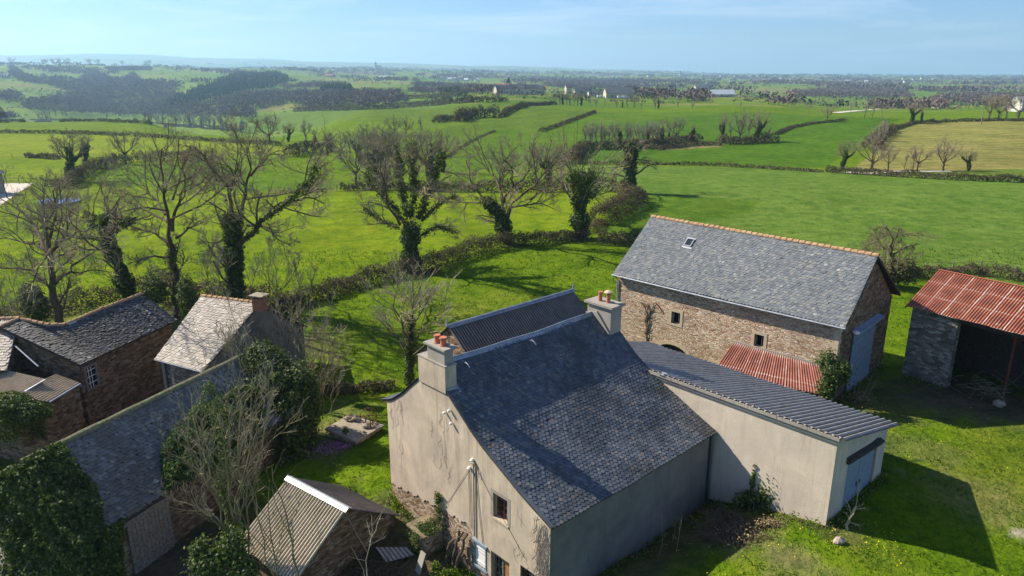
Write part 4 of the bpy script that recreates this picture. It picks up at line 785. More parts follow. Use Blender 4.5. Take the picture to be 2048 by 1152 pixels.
_, SHW = shed()
# ------------------------------------------------------------------ village buildings at the left
def gabled(name, label, cat, R, E1, E2, z0, wallmat, slmat, tw, ex, shape, irr=.05, gap=0., ridge='ridge_tile', inset=.3, sag=.05, seed=1, lip=0., step=.4, tiles2=True, tc=1.):
    """R ridge polyline, E1 visible eave polyline, E2 hidden eave polyline; walls under them"""
    R, E1, E2 = [np.array(v, float) for v in (R, E1, E2)]; T = Thing(name, label, cat, np.r_[(R[0]+R[-1])[:2]/2, z0]); rg = np.random.default_rng(seed)
    for k_, E in enumerate((E1, E2)):
        sf, La, Lb = ruled(R, E, sag)
        ps = [deck(sf, La, Lb, .12, 16, 8, 1)]
        if k_ == 0 or tiles2: ps.append(slates(sf, La, Lb, tw if k_ == 0 else tw*1.5, ex if k_ == 0 else ex*1.5, .018, rg, 0, shape, irr, gap, tc))
        T.part('roof', ps, [slmat, MT['wood_dark']])
    if ridge: T.part('ridge_cap', poly_ridge_tiles(R, step, r=.13, rng=rg), MT[ridge])
    d0 = nrm((R[-1]-R[0])*np.array([1, 1, 0])); wl = []
    def ctr(E): c = E.copy(); m = nrm((R.mean(0)-E.mean(0))*np.array([1, 1, 0])); c[:, :2] += m[:2]*inset; c[0] += d0*inset*.6; c[-1] -= d0*inset*.6; c[:, 2] += .12; return c
    a, b = ctr(E1), ctr(E2); r = R.copy(); r[0] += d0*inset*.6; r[-1] -= d0*inset*.6; r[:, 2] -= .1
    for nm, P in (('side_wall', a), ('side_wall', b)):
        V = np.concatenate([P, np.c_[P[:, :2], np.full(len(P), z0-.5)]]); n = len(P); i = np.arange(n-1); T.part(nm, dict(V=V, F=np.stack([i, i+1, i+1+n, i+n], 1)), wallmat)
    for q in (0, -1):
        P = np.array([a[q], r[q], b[q], [*b[q][:2], z0-.5], [*a[q][:2], z0-.5]]); T.part('gable_wall', dict(V=P, F=[np.arange(5)[None]]), wallmat)
    return T, a, b
# pale-roofed cottage
zr = 5.4; ra, rb = pz(403, 592, zr), pz(520, 607, zr); ec, ed_ = pz(405, 743, 2.9), pz(310, 718, 2.9); er = pz(615, 652, 2.4); el = er-(rb-ra)*1.05
T, wa, wb = gabled('cottage', 'small stone cottage with pale sunlit stone-slate roof, short chimney and grey gable', 'cottage', [ra, rb], [ed_, ec], [el, er], -1.1, MT['grey_stone'], MT['pale_slate'], .26, .22, 'round', .09, .002, seed=21, sag=.07, tc=.8)
cu = nrm(rb-ra); cs = nrm(np.cross(UP, cu)); cc = pz(519, 604, 5.75); cc[2] = 5.2
ch = T.part('chimney', [box(cc-cu*.35-cs*.3, cu*.7, cs*.6, UP*.85), box(cc-cu*.5-cs*.42+UP*.98, cu*1.0, cs*.84, UP*.07, 1)]+[box(cc+cu*a_-cs*b_+UP*.85, cu*.12, cs*.12, UP*.13) for a_, b_ in ((-.33, .28), (.2, .28), (-.33, -.15), (.2, -.15))], [simple('brick_red', (.26, .12, .08), .9, .1, 0, .3, 9), MT['concrete']])
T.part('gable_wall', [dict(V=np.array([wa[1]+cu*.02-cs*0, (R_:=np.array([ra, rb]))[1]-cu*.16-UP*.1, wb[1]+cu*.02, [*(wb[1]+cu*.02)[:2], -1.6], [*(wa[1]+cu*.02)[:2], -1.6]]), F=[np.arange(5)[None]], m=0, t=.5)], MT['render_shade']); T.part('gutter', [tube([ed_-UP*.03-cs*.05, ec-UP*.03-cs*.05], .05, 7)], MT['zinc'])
T.part('downpipe', [tube([wa[0]+cu*.35+np.array([0, -.15, -.2]), wa[0]+cu*.35+np.array([0, -.15, -3.2])], .045, 6)], MT['iron'])
T.part('side_wall', [box(wa[0]+np.array([0, -.03, -4.1])-cs*0, cu*.28, -cs*.03, UP*3.9), box(wa[0]+cu*.6+np.array([0, -.02, -3.9]), cu*.12, -cs*.03, UP*3.7)], MT['cement'], label='grey cement quoins')
# long house with dark blotched roof
zr, ze = 5.0, 3.4; rd_ = [pz(0, 655, 5.15), pz(38, 638, 5.3), pz(62, 643, 5.15), pz(98, 651, 4.95), pz(130, 650, 4.9), pz(205, 618, 5), pz(285, 588, 5)]; 
dR = nrm((pz(285, 588, 5)-pz(130, 650, 5))); tt = [(p-rd_[4])[:2]@dR[:2] for p in rd_]; e0, e1 = pz(125, 745, ze), pz(355, 640, ze); dE = nrm(e1-e0); LE = np.linalg.norm(e1-e0)
tmax = tt[-1]; ev = [e1+dE*(t_-tmax) for t_ in tt]; eh = [np.r_[2*r_[:2]-e_[:2], ze] for r_, e_ in zip(rd_, ev)]
T, wa, wb = gabled('long_house', 'long brown stone house with sagging dark slate roof at left edge of hamlet', 'house', rd_, ev, eh, -1.6, MT['dark_stone'], MT['mossy_slate'], .24, .16, 'rect', .16, .012, seed=31, sag=.03, tc=.75)
# its window
wd = nrm(wa[-1]-wa[0]); wn = np.cross(UP, wd); wn = wn if wn[0] < 0 else -wn
def wallpt(x, y): r_ = ray(x, y); o = np.array([0, 0, H]); t_ = ((wa[-1]-o)@wn)/(r_@wn); return o+r_*t_
q = wallpt(180, 756); hw = .42; o_ = q-wd*hw-UP*.6-wn*.05
wn_ = T.part('window', [box(o_-wn*.05, wd*.16, wn*.1, UP*1.3), box(o_+wd*.84-wn*.05, wd*.16, wn*.1, UP*1.3), box(o_+UP*1.3-wn*.05, wd*1.0, wn*.1, UP*.17), box(o_-UP*.12-wn*.07, wd*1.0, wn*.12, UP*.12)], MT['wood_grey'])
T.part('pane', [quad(o_-wn*.01, o_+wd-wn*.01, o_+wd+UP*1.3-wn*.01, o_+UP*1.3-wn*.01)], MT['glass'], wn_)
T.part('frame', [box(o_+wd*(.3+.2*k_)-wn*.03, wd*.035, wn*.03, UP*1.3) for k_ in range(2)]+[box(o_+wd*.16+UP*(.4*k_+.3)-wn*.035, wd*.68, wn*.03, UP*.03) for k_ in range(3)], MT['white_paint'], wn_)
T.part('valley_flashing', [box(pz(0, 668, 4.6)+UP*.05, pz(75, 735, 3.55)-pz(0, 668, 4.6), dE*.09, UP*.02)], MT['zinc'])
T.part('flashing', [box(rd_[4]+dR*(.1+.3*k_)+UP*.10-wn*.0, dR*.26, wn*-.22-UP*.12, UP*.03) for k_ in range(2)], MT['white_flash'])
# cross wing lit on its left side
x0 = pz(38, 637, 5.32); ridge2 = [x0+np.array([-7, -.6, 0]), x0+np.array([0, 0, 0])]; ea = [p+np.array([1.3, -3.6, -1.9]) for p in ridge2]; eb = [p+np.array([-.6, 3., -1.6]) for p in ridge2]
gabled('cross_wing_house', 'house end with pinkish sunlit roof and ridge at left edge of frame', 'house', ridge2, ea, eb, -1.6, MT['dark_stone'], MT['pale_slate'], .26, .22, 'rect', .08, seed=33)
# corrugated lean-tos below it
def lean(label, a, b, c, d, seed, wallz):
    T = Thing('lean_to', label, 'lean-to', np.r_[(a+c)[:2]/2, wallz]); T.part('roof', [corrugated(a, b, c, d, .17, .03, 0, 5, .04, seed)], MT['fibro_lean'])
    ins = lambda p: np.r_[(p*.94+(a+b+c+d)/4*.06)[:2], 0]
    V = []
    for p in (b, c, d): V.append([*ins(p)[:2], p[2]-.05])
    V = np.array(V); W2 = V.copy(); W2[:, 2] = wallz-.4; T.part('side_wall', dict(V=np.concatenate([V, W2]), F=np.array([[0, 1, 4, 3], [1, 2, 5, 4]])), MT['dark_stone'])
    T.part('gutter', [tube([c+np.array([.05, -.05, -.03]), b+np.array([.05, -.05, -.03])], .055, 6)], MT['zinc']); return T
a, b, c, d = pz(-40, 728, 3.2), pz(90, 758, 3.2), pz(32, 792, 2.75), pz(-80, 770, 2.75)
lean('upper corrugated lean-to roof at left edge, above the other one', a, b, c, d, 3, -1.6)
a, b, c, d = pz(112, 748, 2.9), pz(160, 766, 2.55), pz(98, 803, 2.5), pz(20, 790, 2.95)
Tl = lean('lower corrugated lean-to roof with blue gutter under the long house window', a, b, c, d, 4, -1.6)
Tl.part('downpipe', [tube([b+np.array([.1, -.1, -.1]), b+np.array([-.35, .1, -.5]), b+np.array([-.35, .1, -4.])], .045, 6)], MT['zinc'])
# ivy-clad barn
zr, ze = 4.45, 1.7; r0, r1 = pz(116, 891, zr), pz(480, 715, zr); dr = nrm(r1-r0); r0 = r0-dr*1.6; r1 = r1+dr*.9
s1_ = pz(210, 1064, ze); sd = np.array([dr[1], -dr[0], 0]); hw1 = (s1_-r0)@sd; e0 = r0+sd*hw1; e0[2] = ze; e1 = r1+sd*hw1; e1[2] = ze; f0 = r0-sd*2.2; f1 = r1-sd*2.2; f0[2] = f1[2] = ze+1.3; RIDZ = zr
f1 = f1
IB = dict(r0=r0, r1=r1, e0=e0, e1=e1, f0=f0, f1=f1, dr=dr, sd=sd, hw=hw1)
T, wa, wb = gabled('ivy_barn', 'long low barn with blue-grey slate roof half covered by ivy and a plank door', 'barn', [r0, r1], [e0, e1], [f0, f1], -1.5, MT['dark_stone'], MT['blue_slate'], .2, .17, 'rect', .12, .004, ridge=None, seed=41, sag=.10, tc=1.1)
T.part('ridge_cap', [tubes(np.array([r0+dr*q*np.linalg.norm(r1-r0)+UP*.04 for q in np.linspace(0, 1, 14)])[None], np.array([[.14+.015*math.sin(9*q) for q in range(14)]]), 8)], simple('mossy_mortar', (.21, .20, .12), .95, .1, 0, .4, 7))
def ibw(x, y): r_ = ray(x, y); o = np.array([0, 0, H]); n_ = sd; t_ = ((wa[0]-o)@n_)/(r_@n_); return o+r_*t_
qa = ibw(330, 1010); qb = ibw(247, 1030); zlo = -1.6; zhi = 1.15; base = (qb-wa[0])@dr; wdt = 2.2; b0 = wa[0]*np.array([1, 1, 0])+dr*base+sd*.04
T.part('door', [box(b0+dr*.2*k_+UP*(zlo+.02*(k_ % 3)), dr*.185, sd*.05, UP*(zhi-zlo-.05*(k_ % 2))) for k_ in range(11)]+[box(b0+UP*z_+sd*.05, dr*2.2, sd*.03, UP*.1) for z_ in (-.9, 1.1)], MT['wood_grey'])
T.part('lintel', [box(b0-dr*.2+UP*(zhi+.02)-sd*.02, dr*2.7, sd*.1, UP*.22)], MT['wood_grey'])
# ------------------------------------------------------------------ small corrugated shed in the foreground
def small_shed():
    zr, ze = 1.8, -.15; a, b = pz(578, 955, zr), pz(693, 1016, zr); u = nrm(b-a); s = np.array([u[1], -u[0], 0]); s = s if s[0] < 0 else -s; hw = 3.0
    T = Thing('corrugated_shed', 'small foreground shed with pale ribbed fibre-cement roof and white ridge strip', 'shed', (a+b)/2*np.array([1, 1, 0])-UP*1.3)
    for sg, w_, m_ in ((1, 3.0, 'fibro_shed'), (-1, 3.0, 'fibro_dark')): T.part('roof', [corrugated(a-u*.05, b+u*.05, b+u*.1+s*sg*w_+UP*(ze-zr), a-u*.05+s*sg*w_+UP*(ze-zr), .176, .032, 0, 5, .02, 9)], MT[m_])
    dn = UP*.10; T.part('ridge_cap', [dict(V=np.array([a-u*.1+s*.2-dn+UP*.05, b+u*.15+s*.2-dn+UP*.05, b+u*.15+UP*.07, a-u*.1+UP*.07, a-u*.1-s*.2-dn+UP*.05, b+u*.15-s*.2-dn+UP*.05]), F=np.array([[0, 1, 2, 3], [3, 2, 5, 4]]), m=0, t=.5), tube([a-u*.1+UP*.07, b+u*.15+UP*.07], .03, 6)], MT['white_flash'])
    for e in (a+u*.15, b-u*.1): T.part('gable_wall', dict(V=np.array([e-UP*.08, e+s*2.7+UP*(ze-zr+.1), [*(e+s*2.7)[:2], -1.9], [*(e-s*2.7)[:2], -1.9], e-s*2.7+UP*(ze-zr+.1)]), F=[np.arange(5)[None]]), MT['dark_stone'])
    for sg in (1, -1): p, q = a+s*sg*2.7, b+s*sg*2.7; T.part('side_wall', quad([*p[:2], ze+.1], [*q[:2], ze+.1], [*q[:2], -1.9], [*p[:2], -1.9]), MT['dark_stone'])
small_shed()
# old farm shed far left by the gravel yard
q0 = ground(14, 385); 
T = Thing('field_barn', 'grey barn end beside the pale gravel yard at left edge', 'barn', q0)
x_, y_, z_ = q0; L_ = 16; T.part('side_wall', [box((x_-.2, y_, z_-1), (-2.5, -14, 0), (-10, 1.8, 0), (0, 0, 4.6))], MT['cement'])
T.part('roof', [prism([(x_+.5, y_+.3, z_+3.5), (x_-5, y_+1.2, z_+6.0), (x_-10.8, y_+2.2, z_+3.5), (x_-5, y_+1.2, z_+5.6)], (-2.7, -15, 0))], MT['far_slate'])
# ------------------------------------------------------------------ trees
def rot_about(v, ax, ang):
    c, s = np.cos(ang)[:, None], np.sin(ang)[:, None]; return v*c+np.cross(ax, v)*s+ax*np.sum(ax*v, 1, keepdims=True)*(1-c)
def spawn(rng, P, R, L, n, f, ang, tmin=.25, K=4, wig=.22, up=.15, rf=.6, rmin=.006, rexp=.55):
    """children of parent polylines P (B,K0,3), radii R, lengths L"""
    B, K0, _ = P.shape; t = (np.arange(n)[None]+rng.random((B, n)))/n*(1-tmin)+tmin; t = np.clip(t, 0, .995); x = t*(K0-1); i = np.minimum(x.astype(int), K0-2); fr = (x-i)[..., None]
    bi = np.arange(B)[:, None]; p = P[bi, i]*(1-fr)+P[bi, i+1]*fr; tg = nrm(P[bi, i+1]-P[bi, i]); r0 = R[bi, i]*(1-fr[..., 0])+R[bi, i+1]*fr[..., 0]
    p = p.reshape(-1, 3); tg = tg.reshape(-1, 3); r0 = r0.ravel(); t = t.ravel(); N = len(p); ax = nrm(np.cross(tg, rng.normal(size=(N, 3)))); d = rot_about(tg, ax, np.radians(rng.normal(ang, ang*.25, N)))
    l = np.repeat(L, n)*f*(1.15-.55*t)*rng.uniform(.65, 1.3, N); d[:, 2] += up; d = nrm(d); Q = np.zeros((N, K, 3)); Q[:, 0] = p; cur = d
    for j in range(1, K):
        Q[:, j] = Q[:, j-1]+cur*(l/(K-1))[:, None]; cur = nrm(cur+rng.normal(0, wig, (N, 3))+np.array([0, 0, up*.35]))
    ra = np.maximum(np.minimum(r0*rf, l*.026+.003), rmin); rr = ra[:, None]*np.linspace(1, .35, K)[None]**rexp; rr = np.maximum(rr, rmin*.7)
    return Q, rr, l
def resample(pts, K):
    pts = np.asarray(pts, float); L = arc_len(pts); t = np.linspace(0, L[-1], K); return np.stack([np.interp(t, L, pts[:, k_]) for k_ in range(3)], -1)
def ivy_on(rng, P, R, n, size, spread, m=0, keep=1.):
    """leaves in a sleeve round polylines P (B,K,3)"""
    B, K, _ = P.shape; b = rng.integers(0, B, n); x = rng.random(n)*(K-1)*keep; i = np.minimum(x.astype(int), K-2); f = (x-i)[:, None]; p = P[b, i]*(1-f)+P[b, i+1]*f
    o = rng.normal(size=(n, 3)); o[:, 2] *= .6; o = nrm(o); clump = 1+.55*blobnoise(p, .9, 4)[:, None]; q = p+o*(spread*clump*np.sqrt(rng.uniform(.15, 1, (n, 1))))
    return leaves(q, size, rng, o, m, None, .25)
def tree_parts(rng, limbs, radii, levels, twig_r=.012, trunk_sides=7, split=1):
    """limbs: list of (K,3) polylines, radii pairs; levels: list of dicts for spawn. returns (trunk parts, crown parts, all polylines)"""
    K0 = 9; P = np.array([resample(l, K0) for l in limbs]); 
    split = min(split, len(levels)-1); j = rng.normal(0, 1, P.shape)*np.array([1, 1, .5]); j[:, 0] = 0; ln = np.array([arc_len(p)[-1] for p in P]); P = P+j*ln[:, None, None]*.012
    R = np.array([a+(b-a)*np.linspace(0, 1, K0)**.8 for a, b in radii]); tr = [tubes(P, R, trunk_sides)]; cr = []; L = ln
    allp = (P, R)
    cp, crr, cl = P, R, L
    for q, lv in enumerate(levels):
        Q, rr, l = spawn(rng, cp, crr, cl, **lv); s_ = 5 if q == 0 else 3
        (tr if q < split else cr).append(tubes(Q, rr, s_, cap=False)); cp, crr, cl = Q, rr, l
    return tr, cr, allp
def px_limb(pts, D, rng, dy=0., spread=.35):
    """photo path to 3D: depth drifts along the limb"""
    n = len(pts); o = []; s = rng.normal(0, spread) if dy is None else dy
    for i, (x, y) in enumerate(pts): p0 = pd(x, y, D); h = max(p0[2], 0); o.append(pd(x, y, D+s*i/(max(n-1, 1))*min(3., 1+h*.25)))
    return np.array(o)
LV3 = [dict(n=10, f=.40, ang=42, tmin=.25, K=5, wig=.2, up=.08), dict(n=8, f=.46, ang=42, tmin=.22, K=4, wig=.25, up=.08), dict(n=6, f=.5, ang=40, tmin=.2, K=4, wig=.28, up=.06, rmin=.009), dict(n=4, f=.5, ang=38, tmin=.25, K=3, wig=.22, up=.05, rmin=.007)]
def hero(name, label, base, D, limbs, seed, lv=None, ivy=None, twig='twig', group=None, cat='tree', barkm='bark', dys=None, ivymat='ivy'):
    rng = np.random.default_rng(seed); b = pd(base[0], base[1], D); gz = float(Z(b[0], b[1])); org = np.array([b[0], b[1], gz]); L = []; R = []
    for k_, (pts, r0, r1) in enumerate(limbs):
        dy = 0. if k_ == 0 else (rng.uniform(-3.4, 3.4) if dys is None else dys[k_]); q = px_limb(pts, D, rng, dy)
        if k_ == 0: q = np.concatenate([[org-UP*.4], q]) if q[0][2] > gz+.1 else np.concatenate([[np.r_[q[0][:2], gz-.4]], q[0:]])
        L.append(q); R.append((r0, r1))
    T = Thing(name, label, cat, org, group); tr, cr, (P, RR) = tree_parts(rng, L, R, lv or LV3)
    T.part('trunk', tr, MT[barkm]); T.part('crown', cr, MT[twig])
    if ivy:
        for (sel, n, size, sp) in ivy: pass
        T.part('ivy', [ivy_on(rng, P[list(sel)], RR, n, size, sp) for sel, n, size, sp in ivy], MT[ivymat])
    return T
def ivy_only_limb(*a): return a
HR = [
 ('large bare oak in front at far left with spreading limbs and no ivy', (118, 632), 56, [([(118, 625), (103, 572), (99, 508)], .38, .2), ([(100, 508), (82, 475), (50, 433), (21, 394)], .18, .05), ([(96, 493), (87, 429), (89, 401), (85, 372)], .16, .04), ([(98, 493), (110, 429), (107, 383)], .15, .04), ([(103, 500), (125, 479), (178, 458)], .15, .04), ([(110, 568), (121, 554), (142, 540), (167, 511), (192, 500)], .17, .04), ([(89, 561), (64, 540), (0, 536)], .15, .04), ([(96, 504), (64, 486), (0, 476)], .13, .04), ([(100, 510), (140, 450), (150, 410)], .12, .03)], None),
 ('dark ivy-covered tree with forked stubs, left of the tall twin-limbed bare tree', (258, 592), 60, [([(262, 590), (249, 560), (228, 515), (214, 472), (217, 429)], .32, .14), ([(214, 476), (189, 451), (172, 424)], .16, .05), ([(228, 458), (263, 437)], .12, .05), ([(214, 479), (167, 472)], .12, .04), ([(217, 429), (208, 396), (200, 375)], .10, .03), ([(216, 430), (240, 400), (258, 385)], .09, .03)], [((0,), 8000, .24, .65), ((1, 2), 2600, .22, .36), ((3,), 900, .2, .26)]),
 ('tall bare tree with upright fan of limbs behind the dark-roofed long house', (350, 578), 60, [([(350, 572), (349, 536), (343, 493)], .36, .26), ([(343, 493), (338, 444), (331, 390), (331, 347), (324, 301)], .2, .04), ([(335, 486), (310, 465), (263, 454)], .15, .04), ([(335, 444), (299, 422), (235, 397)], .13, .03), ([(345, 461), (359, 401), (374, 365), (352, 308)], .17, .03), ([(352, 476), (377, 458), (402, 440)], .13, .04), ([(335, 515), (306, 511), (270, 525)], .12, .03), ([(331, 429), (306, 390), (267, 344)], .13, .03), ([(345, 400), (365, 340), (380, 305)], .1, .02)], [((0,), 700, .22, .5)]),
 ('large bare tree with ivy-shrouded trunk and a limb leaning far right above the cottage', (468, 582), 61, [([(470, 572), (466, 515), (463, 429)], .5, .26), ([(463, 422), (459, 383), (427, 337), (388, 294)], .2, .04), ([(477, 444), (491, 390), (498, 347), (495, 294)], .18, .04), ([(474, 500), (488, 476), (527, 440), (584, 401), (612, 372), (626, 333)], .26, .04), ([(584, 404), (619, 394), (651, 408)], .12, .03), ([(452, 401), (424, 369), (377, 351)], .12, .03), ([(459, 379), (473, 347), (466, 315)], .13, .03), ([(495, 451), (527, 451), (552, 476), (584, 493)], .12, .03), ([(445, 479), (424, 493), (420, 525)], .1, .03), ([(502, 351), (534, 315), (555, 301)], .12, .03), ([(612, 385), (640, 350), (650, 325)], .08, .02)], [((0,), 8000, .25, .75), ((3,), 1000, .22, .4)]),
 ('big round-crowned bare tree thick with ivy, in the hedge left of the leaning trunk', (822, 540), 73, [([(820, 539), (819, 492), (822, 455)], .55, .3), ([(815, 452), (793, 419), (768, 390), (742, 360), (735, 320)], .22, .04), ([(815, 433), (800, 375), (797, 331), (793, 291)], .2, .04), ([(822, 433), (830, 371), (822, 328), (830, 286)], .2, .04), ([(837, 437), (855, 390), (873, 346), (881, 309)], .2, .04), ([(844, 441), (877, 411), (910, 390)], .16, .03), ([(844, 470), (873, 452), (910, 463)], .14, .03), ([(797, 455), (760, 441), (727, 415)], .15, .03), ([(800, 450), (778, 420), (755, 300)], .15, .03)], [((0,), 6500, .26, .85), ((1, 2, 3, 4), 5200, .24, .5), ((5, 6, 7), 1500, .22, .35)]),
 ('wide bare oak with leaning ivy-wrapped trunk in the middle of the near hedge', (1014, 490), 85, [([(1016, 488), (1005, 437), (983, 411), (965, 397)], .5, .2), ([(965, 397), (943, 364), (932, 320)], .16, .04), ([(1008, 437), (1005, 393), (990, 357), (968, 331), (943, 306)], .24, .04), ([(1008, 404), (1023, 375), (1026, 339), (1005, 306)], .2, .04), ([(1023, 375), (1045, 360), (1070, 320), (1059, 291)], .18, .04), ([(1015, 440), (1023, 415), (1045, 411), (1077, 404), (1110, 419)], .18, .03), ([(1026, 404), (1070, 371), (1096, 335), (1121, 309)], .17, .04), ([(965, 404), (932, 404), (905, 398)], .13, .03), ([(1000, 380), (1000, 330), (1035, 292)], .14, .03), ([(1060, 400), (1105, 365), (1140, 345)], .12, .03)], [((0,), 7500, .28, .7)]),
 ('squat ivy-headed pollard right of the wide bare oak', (1160, 470), 88, [([(1161, 468), (1161, 441), (1158, 404), (1165, 375)], .4, .3), ([(1165, 390), (1187, 380)], .2, .08), ([(1163, 385), (1150, 365), (1146, 350)], .12, .03), ([(1165, 380), (1172, 362), (1178, 352)], .1, .03), ([(1160, 400), (1145, 385)], .12, .04)], [((0,), 6500, .3, .85), ((1, 2, 3), 4500, .3, .95)]),
 ('lone ivy-wrapped tree with bare side branches at the hedge corner of the wide field', (1263, 390), 121, [([(1262, 390), (1260, 357), (1260, 320), (1263, 290)], .55, .25), ([(1260, 357), (1234, 349), (1201, 346)], .2, .04), ([(1267, 352), (1296, 331), (1318, 328)], .2, .04), ([(1256, 306), (1242, 288), (1232, 276)], .15, .04), ([(1267, 298), (1289, 288), (1302, 278)], .15, .04), ([(1265, 318), (1300, 322)], .14, .04), ([(1258, 340), (1228, 325)], .14, .04), ([(1264, 290), (1268, 272)], .12, .03)], [((0,), 6500, .42, 1.0)]),
]
for q, (lb, b, D, lm, iv) in enumerate(HR):
    lv = [dict(d) for d in LV3]
    if q == 1: lv = [dict(n=4, f=.5, ang=42, K=4, tmin=.3, wig=.2, up=.15), dict(n=6, f=.6, ang=42, K=4, wig=.25, up=.12), dict(n=6, f=.6, ang=40, K=3, wig=.25, up=.1)]
    if q == 6: lv = [dict(n=9, f=.9, ang=45, K=4, tmin=.5, wig=.2, up=.3), dict(n=7, f=.5, ang=35, K=3, wig=.2, up=.1)]
    if q == 7: lv = [dict(n=8, f=.4, ang=45, K=4, tmin=.3, wig=.3, up=.1), dict(n=6, f=.5, ang=45, K=3, wig=.25, up=.05), dict(n=5, f=.6, ang=40, K=3, wig=.2, rmin=.012)]
    if q in (4, 5): lv[0]['n'] = 9; lv[0]['f'] = .42
    hero('bare_tree' if not iv else 'ivy_clad_tree', lb, b, D, lm, 100+q, lv, iv)
# ---- prototypes for the middle distance (built once, then copied)
def proto_tree(name, seed, h=10., spread=1., ivy=0, upright=0., twig='twig', lv=None, nl=6, split_h=.28, sz=.35, trunkr=.3):
    rng = np.random.default_rng(seed); org = np.zeros(3); L = []; R = []; top = h*split_h
    L.append(np.array([[0, 0, -.5], [rng.normal(0, .15), 0, top*.6], [rng.normal(0, .3), rng.normal(0, .3), top*1.25]])); R.append((trunkr, trunkr*.7)); e = L[0][-1]
    for k_ in range(nl):
        a = k_*2*math.pi/nl+rng.normal(0, .3); ou = spread*h*rng.uniform(.22, .42)*(1-upright*.6); hh = h*rng.uniform(.72, 1.)
        s0 = L[0][1]*(rng.uniform(0, .5))+e*.5+L[0][1]*.0; s0 = L[0][1]+(e-L[0][1])*rng.uniform(.3, 1)
        if k_ == 0: ou *= .2; hh = h
        L.append(np.array([s0, s0+np.array([math.cos(a)*ou*.55, math.sin(a)*ou*.55, (hh-s0[2])*.35]), s0+np.array([math.cos(a)*ou, math.sin(a)*ou, (hh-s0[2])*.9])])); R.append((trunkr*.5, .03))
    lv = lv or [dict(n=9, f=.36, ang=44, K=4, wig=.22, up=.1), dict(n=7, f=.5, ang=42, K=4, wig=.25, up=.08, rmin=.016), dict(n=7, f=.55, ang=40, K=3, wig=.2, up=.05, rmin=.013)]
    T = Thing(name, None, None, org); tr, cr, (P, RR) = tree_parts(rng, L, R, lv, trunk_sides=5); T.part('trunk', tr, MT['bark']); T.part('crown', cr, MT[twig])
    if ivy: T.part('ivy', [ivy_on(rng, P[:1], RR, int(1500*ivy), sz, .65), ivy_on(rng, P[1:4], RR, int(1700*ivy), sz, .5, keep=.6)], MT['ivy'])
    return T.o
PRO = {}
for q, kw in dict(round_a=dict(seed=1, spread=1.25), round_b=dict(seed=2, spread=1.05, twig='twig_grey'), upright=dict(seed=3, spread=.6, upright=.5, twig='twig_grey', nl=5, split_h=.4, trunkr=.2), ivy_a=dict(seed=4, spread=1., ivy=1.), ivy_b=dict(seed=5, spread=.55, upright=.4, ivy=1.4, nl=4), slim=dict(seed=6, spread=.45, upright=.7, nl=4, split_h=.5, trunkr=.14, twig='twig_grey'), open_=dict(seed=7, spread=1.3, nl=7, split_h=.22), ivy_c=dict(seed=8, spread=.35, upright=.6, ivy=2.2, nl=3, sz=.4)).items():
    PRO[q] = proto_tree('bare_tree' if 'ivy' not in q else 'ivy_clad_tree', **kw)
used = set(); rngT = np.random.default_rng(77)
def place(x, y, top, kind, label, group=None, cat='tree', D=None, w=1.):
    """x, y: foot in the photo, top: y of the crown top"""
    g_ = ground(x, y) if D is None else pd(x, y, D); 
    if D is not None: g_[2] = Z(g_[0], g_[1])
    s = (y-top)*g_[1]/1400/10.; pr = PRO[kind]; sc_ = (s*w, s*w, s); rz = rngT.uniform(0, 6.28)
    if kind not in used: used.add(kind); o = pr; o.location = g_; o.rotation_euler = (0, 0, rz); o.scale = sc_; props(o, label, cat, group)
    else: o = copy_tree(pr, g_, rz, sc_, label, cat, group)
    return o
